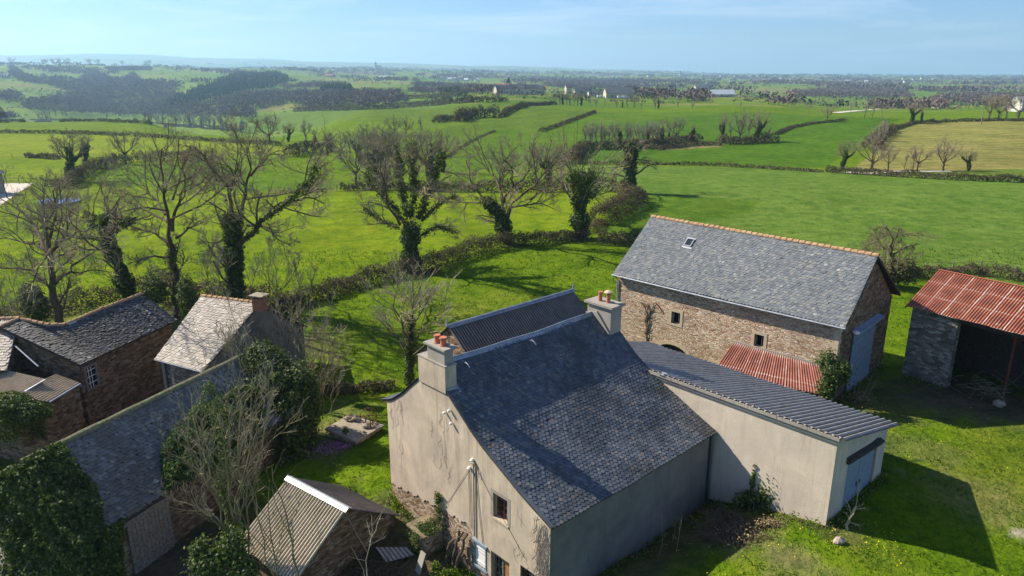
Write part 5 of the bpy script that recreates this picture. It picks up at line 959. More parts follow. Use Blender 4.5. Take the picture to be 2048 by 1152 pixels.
MID = [
 (141, 362, 262, 'ivy_a', 'bare tree with ivy-thick trunk at end of dark hedge, front one of a close pair'), (172, 336, 268, 'ivy_b', 'second tree of the close pair at end of dark hedge, behind the front one'), (252, 328, 262, 'round_a', 'small round bare tree standing alone behind the dark curved hedge'),
 (713, 377, 283, 'round_b', 'bare tree with pale trunk on hedge line left of the big round ivy tree'), (752, 372, 268, 'ivy_b', 'narrow ivy-stemmed tree just left behind the big round tree crown'), (770, 370, 255, 'ivy_b', 'taller ivy-stemmed tree behind the big round tree crown'), (800, 372, 262, 'round_a', 'bare tree hidden behind the big round crown'), (862, 368, 266, 'ivy_a', 'bare tree on field hedge right behind the big round crown'), (885, 345, 262, 'ivy_a', 'leaning dark-limbed ivy tree above the big round crown'),
 (540, 290, 230, 'round_a', 'bare tree on the middle hedge, left end of the valley tree row'), (577, 284, 247, 'ivy_a', 'small dark ivy tree second in the valley tree row'), (612, 288, 243, 'round_b', 'broad greyish bare tree in the valley tree row'), (632, 300, 262, 'ivy_c', 'thin ivy column beside the broad grey bare tree'), (662, 302, 262, 'ivy_a', 'dark-limbed ivy tree right of the thin ivy column'), (700, 305, 262, 'round_b', 'grey bare tree above the pale-trunked hedge tree'), (735, 300, 248, 'round_b', 'rounded grey bare tree against the green hill'), (790, 270, 233, 'open_', 'bare twin-crowned tree on the hillside hedge, left half'), (812, 270, 234, 'open_', 'bare twin-crowned tree on the hillside hedge, right half'), (842, 272, 233, 'slim', 'thin pale bare tree left of the hillside evergreens'), (846, 300, 262, 'round_b', 'low grey bare tree below the hillside evergreens'),
 (682, 318, 268, 'round_b', 'wide grey bare tree filling the gap left of the big round tree crown'), (722, 330, 262, 'ivy_a', 'dark-stemmed bare tree behind the pale-trunked hedge tree'), (762, 338, 256, 'round_a', 'tall brown bare tree rising behind the left of the big round crown'), (752, 312, 262, 'round_b', 'pale grey crown just above the left of the big round tree'), (778, 302, 262, 'upright', 'upright pale bare tree above the big round tree'), (655, 312, 272, 'ivy_b', 'short ivy-stemmed tree at end of the short dark hedge'),
 (917, 298, 280, 'round_b', 'tiny bare tree beside the field path'), (1098, 372, 288, 'ivy_a', 'bare tree with dark ivy behind the right side of the wide oak'), (1122, 366, 300, 'round_b', 'bare tree behind the ivy-headed pollard'), (1070, 372, 295, 'round_b', 'bare tree seen through the crown of the wide oak'),
 (1445, 286, 232, 'ivy_b', 'ivy-covered forked tree at left of the right-hand copse'), (1478, 284, 222, 'open_', 'bare round tree in middle of the right-hand copse'), (1512, 284, 224, 'ivy_a', 'tall ivy-stemmed tree at right of the right-hand copse'), (1495, 282, 245, 'slim', 'slim bare tree inside the right-hand copse'), (1460, 286, 252, 'slim', 'small slim bare tree beside the forked ivy tree'), (1530, 284, 254, 'round_b', 'low bushy tree at right end of the right-hand copse'),
 (1388, 282, 248, 'ivy_c', 'ivy column between the two copses, taller of a pair'), (1381, 282, 254, 'ivy_c', 'ivy column between the two copses, shorter of a pair'), (1352, 284, 236, 'round_a', 'round bare tree with ivy stem at right end of the left-hand copse'), (1338, 286, 256, 'ivy_c', 'stout ivy column at right end of the left-hand copse'), (1344, 285, 238, 'slim', 'slim bare tree between two ivy stems in left-hand copse'),
 (1684, 338, 283, 'ivy_a', 'ivy-filled round tree at left end of the brown field row'), (1742, 342, 272, 'open_', 'large open bare tree second in the brown field row'), (1776, 341, 295, 'round_a', 'small bare tree third in the brown field row'), (1808, 341, 303, 'slim', 'slim bare tree fourth in the brown field row'), (1825, 342, 300, 'slim', 'very slim bare stem fifth in the brown field row'), (1834, 342, 290, 'round_a', 'bare tree with fan crown sixth in the brown field row'), (1886, 342, 275, 'open_', 'broadest bare tree of the brown field row'), (1937, 342, 298, 'ivy_a', 'small tree with ivy-ringed stem at right end of the brown field row'),
 (1760, 282, 245, 'round_b', 'bare tree leaning on the steep field edge'), (1766, 272, 236, 'slim', 'dead slender tree on the steep field edge'), (1750, 300, 256, 'round_b', 'lower bare tree on the steep field edge'), (1823, 247, 204, 'ivy_a', 'dark round tree above the brown field, left of the bushy stem'), (1843, 246, 217, 'ivy_c', 'bushy ivy stem beside the dark round tree above brown field'), (1654, 245, 214, 'round_a', 'lone small bare tree on the hill crest'), (1729, 239, 214, 'slim', 'thin bare tree near the distant road'), (1744, 238, 205, 'slim', 'thin bare tree beside the distant road pole'),
 (1977, 240, 194, 'round_a', 'first bare tree of the trio on the right skyline hedge'), (1996, 240, 195, 'round_a', 'second bare tree of the trio on the right skyline hedge'), (2036, 241, 188, 'round_a', 'third and tallest bare tree of the trio on right skyline hedge'), (2012, 238, 200, 'round_b', 'bare tree in front of the white-roofed farm at right'),
]
for a in MID: place(*a)
rg = np.random.default_rng(5)
for q in range(24): x = 1172+q*6.6+rg.normal(0, 2); place(x, 296-q*.25+rg.normal(0, 1.5), 246+rg.uniform(-4, 12), ['upright', 'slim', 'upright', 'round_b', 'ivy_c'][int(rg.integers(0, 5)) if q % 3 else 0], 'thin upright bare tree packed in the long left-hand copse', 'trees of the left-hand copse')
for q, x in enumerate([1112, 1120, 1126, 1133, 1140, 1148, 1155, 1162, 1180, 1192, 1209, 1233, 1244, 1254, 1268, 1283, 1310, 1316, 1356, 1385, 1480]):
    y = np.interp(x, [1110, 1200, 1290, 1480], [209, 213, 217, 219]); place(x, y, y-(20+8*rg.random() if x < 1165 or 1250 < x < 1320 else 13+4*rg.random()), ['slim', 'round_a', 'ivy_c', 'upright', 'round_b'][q % 5], 'small bare tree in the long row along the lane below the hamlet', 'trees along the lane')
for q, x in enumerate([215, 90, 100, 112, 125, 133]): place(x, 243 if x > 200 else 233, (243-17) if x > 200 else 205+4*rg.random(), ['slim', 'round_b'][q % 2], 'small dark bare tree on the crest above the wooded valley', 'trees on the valley crest')
for q in range(46): x = 258+q*5.2+rg.normal(0, 2) if q > 5 else 78+q*5; y = float(np.interp(x, [0, 250, 330, 480, 510], [243, 246, 249, 265, 269])); place(x, y, y-rg.uniform(14, 34)*(1 if x > 380 else .7), ['upright', 'round_b', 'slim', 'ivy_b', 'upright'][q % 5], 'grey-brown bare tree in the close row on the crest above the wooded valley', 'row of trees on the valley crest')
for x, t_ in ((88, 124), (94, 124), (107, 123), (120, 122), (137, 122), (180, 123), (197, 124), (246, 126), (292, 127), (299, 124), (322, 129), (24, 122)): place(x, 134.5, t_-2, 'round_a', 'tiny bare tree on the far left skyline', 'trees on the far skyline', D=2950)
# ------------------------------------------------------------------ hedges
def hedge(name, label, pts, h=1.5, wd=1.6, dens=60, size=.3, brown=.5, sub=4, world=None, group=None, twigs=10, seed=0, cat='hedge', sparse=0.):
    rng = np.random.default_rng(seed+int(pts[0][0] if world is None else world[0][0])+7000); L = gline(pts, sub) if world is None else np.array([[x, y, float(Z(x, y))] for x, y in world])
    A = arc_len(L); n = int(A[-1]*dens); t = rng.random(n)*A[-1]; c = np.stack([np.interp(t, A, L[:, k_]) for k_ in range(2)], -1); tg = np.stack([np.interp(t, A, np.gradient(L[:, k_])) for k_ in range(2)], -1); tg = nrm(tg); nn = np.c_[-tg[:, 1], tg[:, 0]]
    hv = h*(1+.28*blobnoise(c, 6, seed)+.2*blobnoise(c, 1.7, seed+1)); wv = wd*(1+.25*blobnoise(c, 5, seed+2)); ph = rng.uniform(0, math.pi, n); r = np.sqrt(rng.uniform(.35, 1, n))
    if sparse: k_ = blobnoise(c, 14, seed+5) > (-1+sparse*2); c, nn, hv, wv, ph, r = c[k_], nn[k_], hv[k_], wv[k_], ph[k_], r[k_]; n = len(c)
    off = np.cos(ph)*r*wv/2; z = np.abs(np.sin(ph))**.7*r*hv; P = np.c_[c+nn*off[:, None], np.zeros(n)]; P[:, 2] = Z(P[:, 0], P[:, 1])+z*1.0; O = np.c_[nn*np.cos(ph)[:, None], np.sin(ph)]
    kb = (rng.random(n)+.35*blobnoise(c, 7, seed+3)) < brown; ps = [leaves(P[kb], size, rng, O[kb], 1, None, .2), leaves(P[~kb], size, rng, O[~kb], 0, None, .2)]
    m = int(A[-1]*twigs); i = rng.integers(0, n, m); d = nrm(O[i]*.6+rng.normal(0, .35, (m, 3))+UP*.8); q = P[i]-d*.2; l = rng.uniform(.3, .9, m)*size*3; W = np.stack([q, q+d*(l*.5)[:, None], q+(d+rng.normal(0, .2, (m, 3)))*l[:, None]], 1); ps.append(tubes(W, np.full((m, 3), size*.045)*np.array([1.2, .9, .5]), 3, 1, cap=False))
    o = obj(name, [p for p in ps if len(p['V'])], [MT['hedge_leaf'], MT['hedge_brown']], label, cat, group, org=L[0]); return o
HG = [
 ('long brambly hedge below the big round ivy tree, between the bright meadow and the garden', [(560, 628), (620, 606), (690, 582), (740, 566), (790, 554), (850, 545), (900, 527), (960, 505), (1040, 490), (1090, 487)], 1.8, 2.4, 520, .16, .45),
 ('brambly hedge end beside the leaning-trunk oak and pollard', [(1090, 484), (1130, 482), (1180, 480)], 1.4, 2.3, 420, .17, .8),
 ('clipped dark hedge running behind the barn roof', [(1195, 487), (1235, 490), (1275, 490)], 1.7, 2., 420, .17, .35),
 ('thick green-brown bush hedge below the lone ivy tree', [(1198, 450), (1215, 440), (1240, 428), (1262, 415), (1272, 402)], 2.6, 4.0, 460, .21, .5),
 ('dry brown bramble strip at foot of thick bush hedge', [(1180, 468), (1190, 458), (1205, 448)], .9, 2., 260, .16, .95), ('pale brown bramble bank behind the lone ivy tree', [(1272, 398), (1255, 388), (1235, 383)], 1.7, 3.3, 280, .22, .95),
 ('brown hedge across the meadow behind the wide oak', [(1232, 382), (1180, 380), (1120, 384), (1000, 383), (900, 383), (850, 382)], 2.1, 2.8, 130, .3, .6), ('low thin hedge left of the pale-trunked hedge tree', [(850, 382), (780, 380), (716, 380), (680, 382)], 1.5, 2, 60, .4, .6),
 ('dark curved hedge behind the bright left meadow', [(140, 378), (150, 368), (170, 352), (185, 343), (240, 326), (330, 321), (432, 321)], 2.5, 3., 120, .33, .35), ('pale dead bramble clump at left end of the dark curved hedge', [(95, 372), (120, 372), (140, 376)], 1.3, 3, 60, .4, .95), ('small dark hedge on the left field edge', [(52, 315), (80, 316), (115, 319)], 1.2, 2.2, 50, .5, .4),
 ('short dark hedge above the left meadow, beyond the tall trees', [(575, 314), (600, 310), (630, 304), (668, 302)], 2.8, 4, 50, .6, .3),
 ('thin hedge line under the left pasture', [(-10, 266), (120, 267), (300, 274), (430, 284), (560, 291)], 1.3, 2.2, 30, .5, .4), ('second thin hedge line near the valley crest', [(-10, 245), (100, 244), (200, 243), (330, 250), (480, 263)], 1.6, 2.8, 26, .6, .3), ('third broken hedge line on the valley crest', [(60, 240), (180, 241), (300, 246), (470, 257)], 1.2, 2.2, 20, .6, .5),
 ('thick dark hedge dropping from the left-hand copse', [(1138, 330), (1150, 318), (1160, 307), (1172, 298)], 2.6, 4.5, 90, .5, .45), ('long low field hedge in front of the two copses', [(1165, 329), (1260, 329), (1400, 331), (1520, 337), (1645, 345)], .8, 1.4, 40, .35, .55),
 ('long clipped hedge under the brown field', [(1650, 345), (1720, 349), (1800, 354), (1900, 360), (2070, 366)], 1.4, 1.6, 180, .24, .35), ('brown scrub strip between the two copses', [(1300, 300), (1380, 292), (1440, 290)], 1., 3.5, 40, .5, .95), ('scrubby undergrowth beneath the right-hand copse', [(1436, 288), (1480, 288), (1550, 284)], 2.6, 7, 75, .55, .7), ('dark undergrowth beneath the left-hand copse', [(1170, 298), (1240, 298), (1320, 292), (1360, 286), (1395, 282)], 2.2, 6, 70, .55, .45),
 ('hedge climbing the field edge right of the copse', [(1552, 270), (1580, 257), (1620, 249), (1690, 241)], 1., 2, 40, .45, .6), ('dark hedge along the top of the brown field', [(1776, 264), (1795, 258), (1825, 248), (1900, 244), (1980, 242), (2070, 242)], 1.2, 2.2, 40, .5, .5), ('overgrown bank on the left edge of the brown field', [(1738, 300), (1752, 285), (1768, 272), (1780, 262)], 2.6, 5, 60, .5, .7), ('thin hedge climbing the green hill', [(1080, 264), (1110, 255), (1150, 240), (1190, 225)], 1.2, 2, 28, .5, .6),
 ('dark hedge over the hilltop above the evergreens', [(1004, 234), (1012, 226), (1030, 219), (1050, 213), (1110, 209)], 2.2, 3.5, 40, .7, .3), ('field path verge on the hillside', [(893, 318), (915, 300), (950, 280), (990, 262)], .5, 1.2, 20, .35, .8), ('dark clump hedge on the hillside, left of evergreens', [(872, 246), (890, 243), (912, 241)], 2.6, 5, 45, .7, .2), ('evergreen hedge clump in the middle of the hillside', [(918, 245), (935, 238), (950, 235), (968, 236)], 4.5, 6, 60, .8, .05), ('evergreen bush right of the hillside clump', [(976, 236), (990, 233)], 5., 6, 70, .8, .05),
 ('dark hedge at foot of the brown wood', [(590, 223), (640, 221), (700, 220), (780, 217), (840, 213), (900, 208)], 5, 7, 22, 1.2, .1), ('dark hedge on the ridge right of the brown wood', [(912, 207), (950, 205), (1010, 203)], 3.6, 6, 20, 1.1, .1), ('dark hedge left of the hamlet on the ridge', [(790, 198), (850, 197), (920, 193), (930, 190)], 4.5, 8, 16, 1.3, .1),
 ('fence-side hedge in the middle meadow', [(560, 388), (590, 386), (650, 384)], .6, .9, 30, .3, .6), ('scrub hedge behind the barn and tin shed', [(1690, 545), (1780, 552), (1850, 556), (1950, 548), (2070, 565)], 1.3, 1.5, 380, .15, .5),
 ('tangled hedge of brambles and saplings behind the cottage', [(355, 600), (420, 598), (480, 602), (540, 612), (590, 620)], 1.6, 4., 220, .22, .75), ('leafy green scrub between the long house and cottage', [(300, 592), (340, 598), (372, 612)], 2.6, 3, 260, .22, .3), ('hedge bank at far left behind the long house', [(-10, 640), (60, 632), (150, 615), (230, 600), (290, 590)], 1.5, 3.3, 320, .17, .6),
 ('low mossy stone-and-bramble bank across the garden', [(640, 790), (690, 786), (740, 782), (790, 777)], .75, .8, 420, .13, .5),
]
for q, (lb, pts, h, wd, dn, sz, br) in enumerate(HG): hedge('hedge', lb, pts, h, wd, dn, sz, br, seed=q, twigs=26 if sz < .25 else 4)
# ------------------------------------------------------------------ foreground plants
def leafblob(name, label, blobs, n, size, mat, cat='shrub', seed=0, group=None, stems=0, org=None, inner=.75, lump=.22):
    """blobs: (centre xyz, rx, ry, rz)"""
    rng = np.random.default_rng(seed+900); ps = []; tot = sum(b[1]*b[3] for b in blobs)
    for c, rx, ry, rz in blobs:
        c = np.asarray(c, float); m = int(n*rx*rz/tot); d = nrm(rng.normal(size=(m, 3))); k_ = 1+lump*blobnoise(d*2.+c, 1.1, seed)+lump*.5*blobnoise(d*3+c, .45, seed+1); r = rng.uniform(inner, 1.04, m)*k_; P = c+d*np.array([rx, ry, rz])*r[:, None]
        g_ = Z(P[:, 0], P[:, 1]); P = P[P[:, 2] > g_-.05]; d = d[:len(P)] if len(P) == m else nrm((P-c)/np.array([rx, ry, rz])); ps.append(leaves(P, size, rng, d, 0, None, .25))
    base = np.asarray(blobs[0][0], float); o_ = np.array([base[0], base[1], float(Z(base[0], base[1]))]) if org is None else org
    T = Thing(name, label, cat, o_, group); T.part('foliage', ps, MT[mat] if isinstance(mat, str) else mat)
    if stems:
        L = []; 
        for q in range(stems): c, rx, ry, rz = blobs[rng.integers(0, len(blobs))]; a = o_+np.array([rng.normal(0, .15), rng.normal(0, .15), -.2]); L.append(resample([a, (a+np.asarray(c))/2+rng.normal(0, .2, 3), np.asarray(c)+rng.normal(0, .5, 3)*np.array([rx, ry, rz])], 6))
        T.part('stems', [tubes(np.array(L), np.tile(np.linspace(.07, .02, 6), (len(L), 1)), 5)], MT['bark'])
    return T
def hitplane(x, y, p, n_): r_ = ray(x, y); o = np.array([0, 0, H]); return o+r_*(((np.asarray(p)-o)@n_)/(r_@n_))
def ivy_patch(poly, p, n_, n, thick, size, rng, tmin=0., lump=.5):
    """leaves scattered over a plane inside a photo outline"""
    C = np.array([hitplane(x, y, p, n_) for x, y in poly]); a = nrm(C[1]-C[0]); b = np.cross(n_, a); Q = np.stack([(C-C[0])@a, (C-C[0])@b], -1); lo, hi = Q.min(0), Q.max(0); R = rng.uniform(lo, hi, (n*3, 2))
    R = R[inside(R, Q)][:n]; P = C[0]+R[:, :1]*a+R[:, 1:]*b; k_ = np.clip(.5+lump*.6*blobnoise(P, 1.9, 3)+.22*blobnoise(P, .8, 14)+rng.normal(0, .16, len(P)), .03, 1.5); P = P+n_*(tmin+thick*k_*rng.random(len(P))**.5)[:, None]
    return leaves(P, size, rng, np.tile(n_, (len(P), 1)), 0, None, .1)
rg = np.random.default_rng(31)
leafblob('ivy_mass', 'tall dark dome of ivy and evergreen between the ivy barn and the corrugated shed', [(pd(592, 915, 36.2), 1.2, 1.3, 1.7), (pd(578, 845, 37.), 1.4, 1.4, 2.1), (pd(555, 770, 37.6), 1.4, 1.3, 1.6), (pd(525, 718, 38.2), 1.1, 1.1, .9), (pd(598, 800, 37.2), 1.1, 1.1, 2.0)], 30000, .15, 'ivy', 'shrub', 3, lump=.3)
# ivy over the long barn
nR = nrm(np.cross(IB['dr'], IB['e0']-IB['r0'])); nR = nR*np.sign(nR[2]); Tv = Thing('ivy', 'thick glossy ivy smothering the near end and roof of the long barn', 'ivy', IB['r0']*np.array([1, 1, 0])-UP*1.5)
Tv.part('foliage', [ivy_patch([(118, 888), (140, 922), (160, 950), (188, 975), (197, 1010), (203, 1045), (214, 1068), (150, 1100), (120, 1060), (40, 926)], IB['r0'], nR, 12000, .5, .15, rg, .05, .5)], MT['ivy'])
gn = -IB['dr']; hw = IB['hw']; GA = IB['r0']
GS = [(float((q-GA)@IB['sd']), q[2]) for q in (hitplane(66, 1040, GA, -IB['dr']), hitplane(125, 1165, GA, -IB['dr']))]
def gw(n, thick, size):
    s = rg.uniform(-2.35, hw+.3, n); top = np.where(s > 0, RIDZ-np.abs(s)/hw*2.4, RIDZ-np.abs(s)*.62)+.15; z = rg.uniform(0, 1, n)*(top+1.7)-1.7
    e = np.array(GS[1])-np.array(GS[0]); e = e/np.linalg.norm(e); q_ = np.c_[s, z]-np.array(GS[0]); k_ = ~((np.abs(q_@np.array([-e[1], e[0]])) < .14+.06*np.sin(z*5)) & (q_@e > 0)); s, z = s[k_], z[k_]
    P = np.c_[GA[:2][None]+IB['sd'][:2][None]*s[:, None], z]; f = np.clip(.55+.35*blobnoise(P, 1.8, 8)+.2*blobnoise(P, .7, 19)+rg.normal(0, .15, len(P)), .03, 1.5); P = P+gn*(.05+thick*f*rg.random(len(P))**.5)[:, None]; return leaves(P, size, rg, np.tile(gn+UP*.3, (len(P), 1)), 0, None, .2)
Tv.part('foliage', [gw(19000, .55, .15)], MT['ivy'])
Tv.part('foliage', [ivy_patch([(205, 1060), (245, 1035), (240, 1060), (246, 1160), (180, 1160)], wa_ib := IB['e0']+np.array([0, 0, 0]), IB['sd'], 3000, .35, .15, rg)], MT['ivy'])
def ellip(c, r, n, size, k_=0): c = np.asarray(c); d = nrm(rg.normal(size=(n, 3))); P = c+d*np.asarray(r)*(rg.uniform(.75, 1.03, n)*(1+.2*blobnoise(d*2+c, 1., 5)))[:, None]; return leaves(P, size, rg, d, 0, None, .25)
Tv2 = Thing('ivy', 'ragged ivy heap on the far right slope of the long barn roof', 'ivy', pz(420, 900, 0))
Tv2.part('foliage', [ivy_patch([(325, 985), (318, 900), (345, 862), (385, 822), (440, 800), (490, 770), (520, 800), (520, 880), (400, 960)], IB['r0'], nR, 12000, .9, .15, rg, 0, .8)], MT['ivy_light'])
Tv3 = Thing('ivy', 'ivy curtain tumbling over the corrugated lean-tos at left edge', 'ivy', pz(50, 830, -1.6))
Tv3.part('foliage', [ellip(pz(10, 803, 2.8), (1.2, 1., .35), 2600, .13), ellip(pz(55, 826, 2.2), (1.2, .8, .7), 3200, .13), ellip(pz(0, 845, 1.6), (1.2, .9, 1.2), 2500, .14), ellip(pz(80, 838, 1.2), (.7, .7, 1.3), 2200, .14)], MT['ivy'])
# bare multi-stem shrub in front of the long barn
PL1 = [dict(n=11, f=.38, ang=30, tmin=.22, K=5, wig=.14, up=.35, rmin=.007), dict(n=6, f=.40, ang=36, K=4, wig=.2, up=.25, rmin=.0055), dict(n=4, f=.45, ang=40, K=3, wig=.22, up=.2, rmin=.005)]
hero('bare_shrub', 'tall pale many-stemmed leafless shrub in front of the ivy barn door', (480, 1150), 26.5, [([(478, 1150), (462, 1000), (440, 850), (420, 765)], .06, .012), ([(482, 1150), (470, 1040), (500, 900), (505, 735)], .055, .012), ([(486, 1150), (500, 1010), (530, 880), (545, 800)], .05, .012), ([(470, 1100), (430, 1000), (385, 930), (350, 905)], .05, .012), ([(472, 1110), (430, 1040), (390, 1010), (345, 1000)], .04, .012), ([(470, 1080), (420, 950), (395, 860), (385, 800)], .05, .012), ([(474, 1060), (455, 930), (470, 800)], .05, .012), ([(480, 1040), (480, 900), (478, 740)], .05, .012)], 301, PL1, [((0,), 2600, .11, .34)], 'pale_twig', None, 'shrub', 'olive_twig', ivymat='ivy_light', dys=[0, .3, -.4, -.8, .5, 1.0, -.6, .8])
hero('bare_sapling', 'pair of thin olive sapling stems in front of the corrugated shed roof', (545, 1150), 24.2, [([(548, 1175), (520, 1060), (500, 960)], .05, .014), ([(600, 1175), (575, 1040), (545, 930)], .055, .014), ([(560, 1175), (545, 1080), (538, 960)], .04, .012)], 302, [dict(n=6, f=.35, ang=40, K=4, wig=.15, up=.2, rmin=.007), dict(n=4, f=.5, ang=40, K=3, up=.1, rmin=.006)], None, 'olive_twig', None, 'sapling', 'olive_twig', dys=[0, .2, .1])
hero('bare_sapling', 'thin forked sapling in shade before the corrugated shed gable', (735, 1150), 24.6, [([(735, 1160), (737, 1100), (742, 1060), (738, 1030)], .035, .012), ([(739, 1085), (752, 1060), (765, 1020)], .02, .008), ([(739, 1090), (770, 1075)], .015, .008), ([(741, 1070), (733, 1040)], .015, .007)], 303, [dict(n=4, f=.4, ang=45, K=3, wig=.15, up=.1, rmin=.006)], None, 'pale_twig', None, 'sapling', 'pale_twig', dys=[0, .1, -.2, .2])
leafblob('laurel_bush', 'pale leafy laurel bush at bottom between the ivy barn and shed', [(pd(420, 1130, 25.), .9, .7, .6), (pd(465, 1090, 25.3), .7, .6, .7), (pd(490, 1140, 24.8), .6, .6, .6), (pd(400, 1100, 25.4), .5, .5, .5)], 2600, .15, 'ivy_light', 'bush', 5, inner=.5, lump=.4)
# saplings and small trees round the garden
SP = [dict(n=9, f=.45, ang=32, tmin=.2, K=4, wig=.15, up=.3, rmin=.012), dict(n=6, f=.5, ang=35, K=4, wig=.18, up=.25, rmin=.01), dict(n=5, f=.5, ang=35, K=3, wig=.2, up=.2, rmin=.009)]
hero('bare_tree', 'pale twiggy small tree with ivy at its foot, just left of the farmhouse roof', (818, 760), 44.5, [([(818, 762), (820, 700), (822, 640)], .14, .05), ([(820, 690), (800, 640), (780, 590)], .08, .02), ([(822, 650), (828, 600), (825, 560)], .08, .02), ([(822, 660), (850, 610), (868, 580)], .07, .02), ([(819, 700), (785, 660), (765, 630)], .06, .02), ([(821, 680), (860, 650), (890, 620)], .06, .02), ([(822, 640), (808, 600), (805, 570)], .06, .02)], 311, SP, [((0,), 2600, .13, .38)], 'pale_twig', barkm='bark')
for q, (bx, by, D, ls, lb) in enumerate([
  (640, 830, 40.5, [[(640, 832), (642, 760), (640, 650)], [(646, 830), (650, 740), (668, 680)], [(628, 828), (625, 760), (605, 700)], [(660, 830), (664, 790), (670, 740)]], 'cluster of thin bare saplings right of the dark ivy dome'),
  (565, 700, 44.5, [[(560, 720), (555, 660), (545, 620)], [(575, 715), (580, 650), (600, 600)], [(590, 720), (600, 670), (620, 640)], [(550, 720), (540, 690), (520, 660)], [(605, 720), (612, 690), (640, 660)]], 'tangle of bare saplings against the grey cottage gable'),
  (470, 700, 39, [[(500, 745), (490, 690), (478, 650)], [(478, 745), (462, 700), (445, 665)]], 'thin bare shoots rising over the ivy barn ridge'),
  (553, 615, 58, [[(553, 612), (553, 560), (550, 500)], [(553, 600), (530, 550), (520, 520)], [(555, 595), (585, 550), (600, 520)], [(620, 612), (622, 575), (630, 540)], [(600, 610), (600, 570), (592, 545)]], 'spindly pale saplings in the meadow hedge right of leaning trunk tree'),
  (470, 590, 57, [[(440, 590), (435, 540), (430, 500)], [(420, 590), (415, 550), (405, 520)], [(500, 590), (505, 560), (515, 530)]], 'bare undergrowth shoots around the leaning trunk tree'),
  (60, 640, 55, [[(40, 640), (30, 590), (20, 560)], [(60, 640), (70, 600), (75, 570)], [(10, 640), (5, 600), (0, 570)]], 'bare shrubs at the far left behind the long house'),
  ]): hero('bare_saplings', lb, (bx, by), D, [(l, .05, .015) for l in ls], 320+q, SP, None, 'pale_twig' if q < 4 else 'twig_grey', None, 'saplings', 'olive_twig', dys=[0]*len(ls))
leafblob('ivy_mass', 'small ivy heap right of the bare shrubs behind the long house', [(pd(70, 610, 56), 1., .8, 1.6), (pd(55, 590, 56.5), .6, .6, 1.)], 2600, .2, 'ivy', 'shrub', 12)
leafblob('holly_bush', 'dark green holly bush just behind the long house ridge end', [(pd(308, 582, 57), 1., .8, 1.1), (pd(375, 600, 54), .7, .6, 1.8)], 3600, .17, 'ivy', 'bush', 13, lump=.35)
hero('gnarled_tree', 'low gnarled bare tree with dense crooked crown behind the barn gable', (1790, 556), 66, [([(1788, 556), (1790, 530), (1782, 505)], .22, .15), ([(1782, 505), (1760, 490), (1750, 465)], .12, .04), ([(1782, 505), (1790, 480), (1800, 455)], .12, .04), ([(1785, 510), (1810, 495), (1830, 490)], .12, .04), ([(1785, 520), (1760, 515), (1742, 500)], .1, .03), ([(1785, 500), (1780, 470), (1775, 452)], .1, .03), ([(1790, 520), (1815, 518), (1832, 515)], .1, .03)], 341, [dict(n=10, f=.42, ang=55, K=5, wig=.4, up=.0), dict(n=8, f=.42, ang=50, K=4, wig=.4, up=-.05), dict(n=8, f=.45, ang=50, K=4, wig=.35, up=-.05), dict(n=4, f=.5, ang=50, K=3, wig=.3, up=0, rmin=.008)], None, 'olive_twig', None, 'tree')
leafblob('bramble_clump', 'dark bramble clump under the gnarled tree behind the barn', [(pd(1800, 545, 65), 1.9, 1.2, 1.0), (pd(1770, 545, 66), 1.2, 1., .9)], 2600, .22, 'hedge_leaf', 'bush', 14)
wq = lambda x, y, o_: hitplane(x, y, bp(0, o_), BW)
leafblob('ivy_bush', 'bright ivy bush climbing the corner of the barn beside the rusty lean-to', [(wq(1655, 722, -.3), .6, .5, .6), (wq(1668, 748, -.5), .72, .6, .75), (wq(1652, 780, -.8), .55, .5, .55), (wq(1685, 745, -.2), .5, .5, .6)], 5200, .13, 'ivy_light', 'bush', 15, lump=.45, stems=4, inner=.5)
def shoots(name, label, pts, cat='saplings', r=.014, seed=0, n2=4, mat='pale_twig', lean_=.0):
    rng = np.random.default_rng(seed+50); L = []; R = []
    for x, y, h, lx in pts:
        b = ground(x, y); k_ = np.linspace(0, 1, 6); P = b+np.c_[k_*lx+rng.normal(0, .02, 6)*k_, rng.normal(0, .03, 6)*k_+k_*rng.normal(0, .1), k_*h-.05]; L.append(P); R.append(np.linspace(r, r*.4, 6))
    L = np.array(L); R = np.array(R); T = Thing(name, label, cat, L[0][0]); ps = [tubes(L, R, 4)]
    if n2: Q, rr, l = spawn(rng, L, R, np.array([arc_len(p)[-1] for p in L]), n2, .3, 40, .2, 3, .2, .1, .6, .006); ps.append(tubes(Q, rr, 3))
    T.part('stems', ps, MT[mat]); return T
shoots('bare_shoots', 'four bare upright shoots in front of the barn door corner', [(1706, 800, 1.9, .05), (1712, 803, 2.2, .25), (1722, 803, 1.8, .35), (1730, 800, 1.5, .5)], seed=1)
leafblob('dry_weeds', 'dry weed heap at foot of the bare shoots by the barn', [(ground(1722, 802)+UP*.2, .8, .6, .35)], 700, .1, 'dry_grass', 'weeds', 16, inner=.2)
shoots('bare_shoots', 'thin pale shoots in the shade along the farmhouse wall', [(1325, 1092, 1.6, -.1), (1345, 1080, 1.3, .1), (1352, 1105, 1.9, .15), (1318, 1110, 1.2, .2), (1410, 1060, .8, .1)], seed=2, r=.012)
shoots('bare_shoots', 'thin brown shoots against the cream garage wall', [(1605, 1035, 1.2, .05), (1612, 1037, 1.4, .35), (1590, 1030, .7, .0)], seed=3, r=.01, n2=2)
shoots('bare_shoots', 'tall pale shoots in front of the farmhouse door', [(1000, 1175, 2.6, .1), (1024, 1180, 2.8, .0), (1046, 1185, 2.9, .1), (985, 1172, 2.3, -.1), (1062, 1185, 2.2, .1), (1035, 1182, 2.2, .3), (1075, 1185, 1.8, .1), (970, 1165, 1.8, .0)], seed=4, r=.016, n2=6)
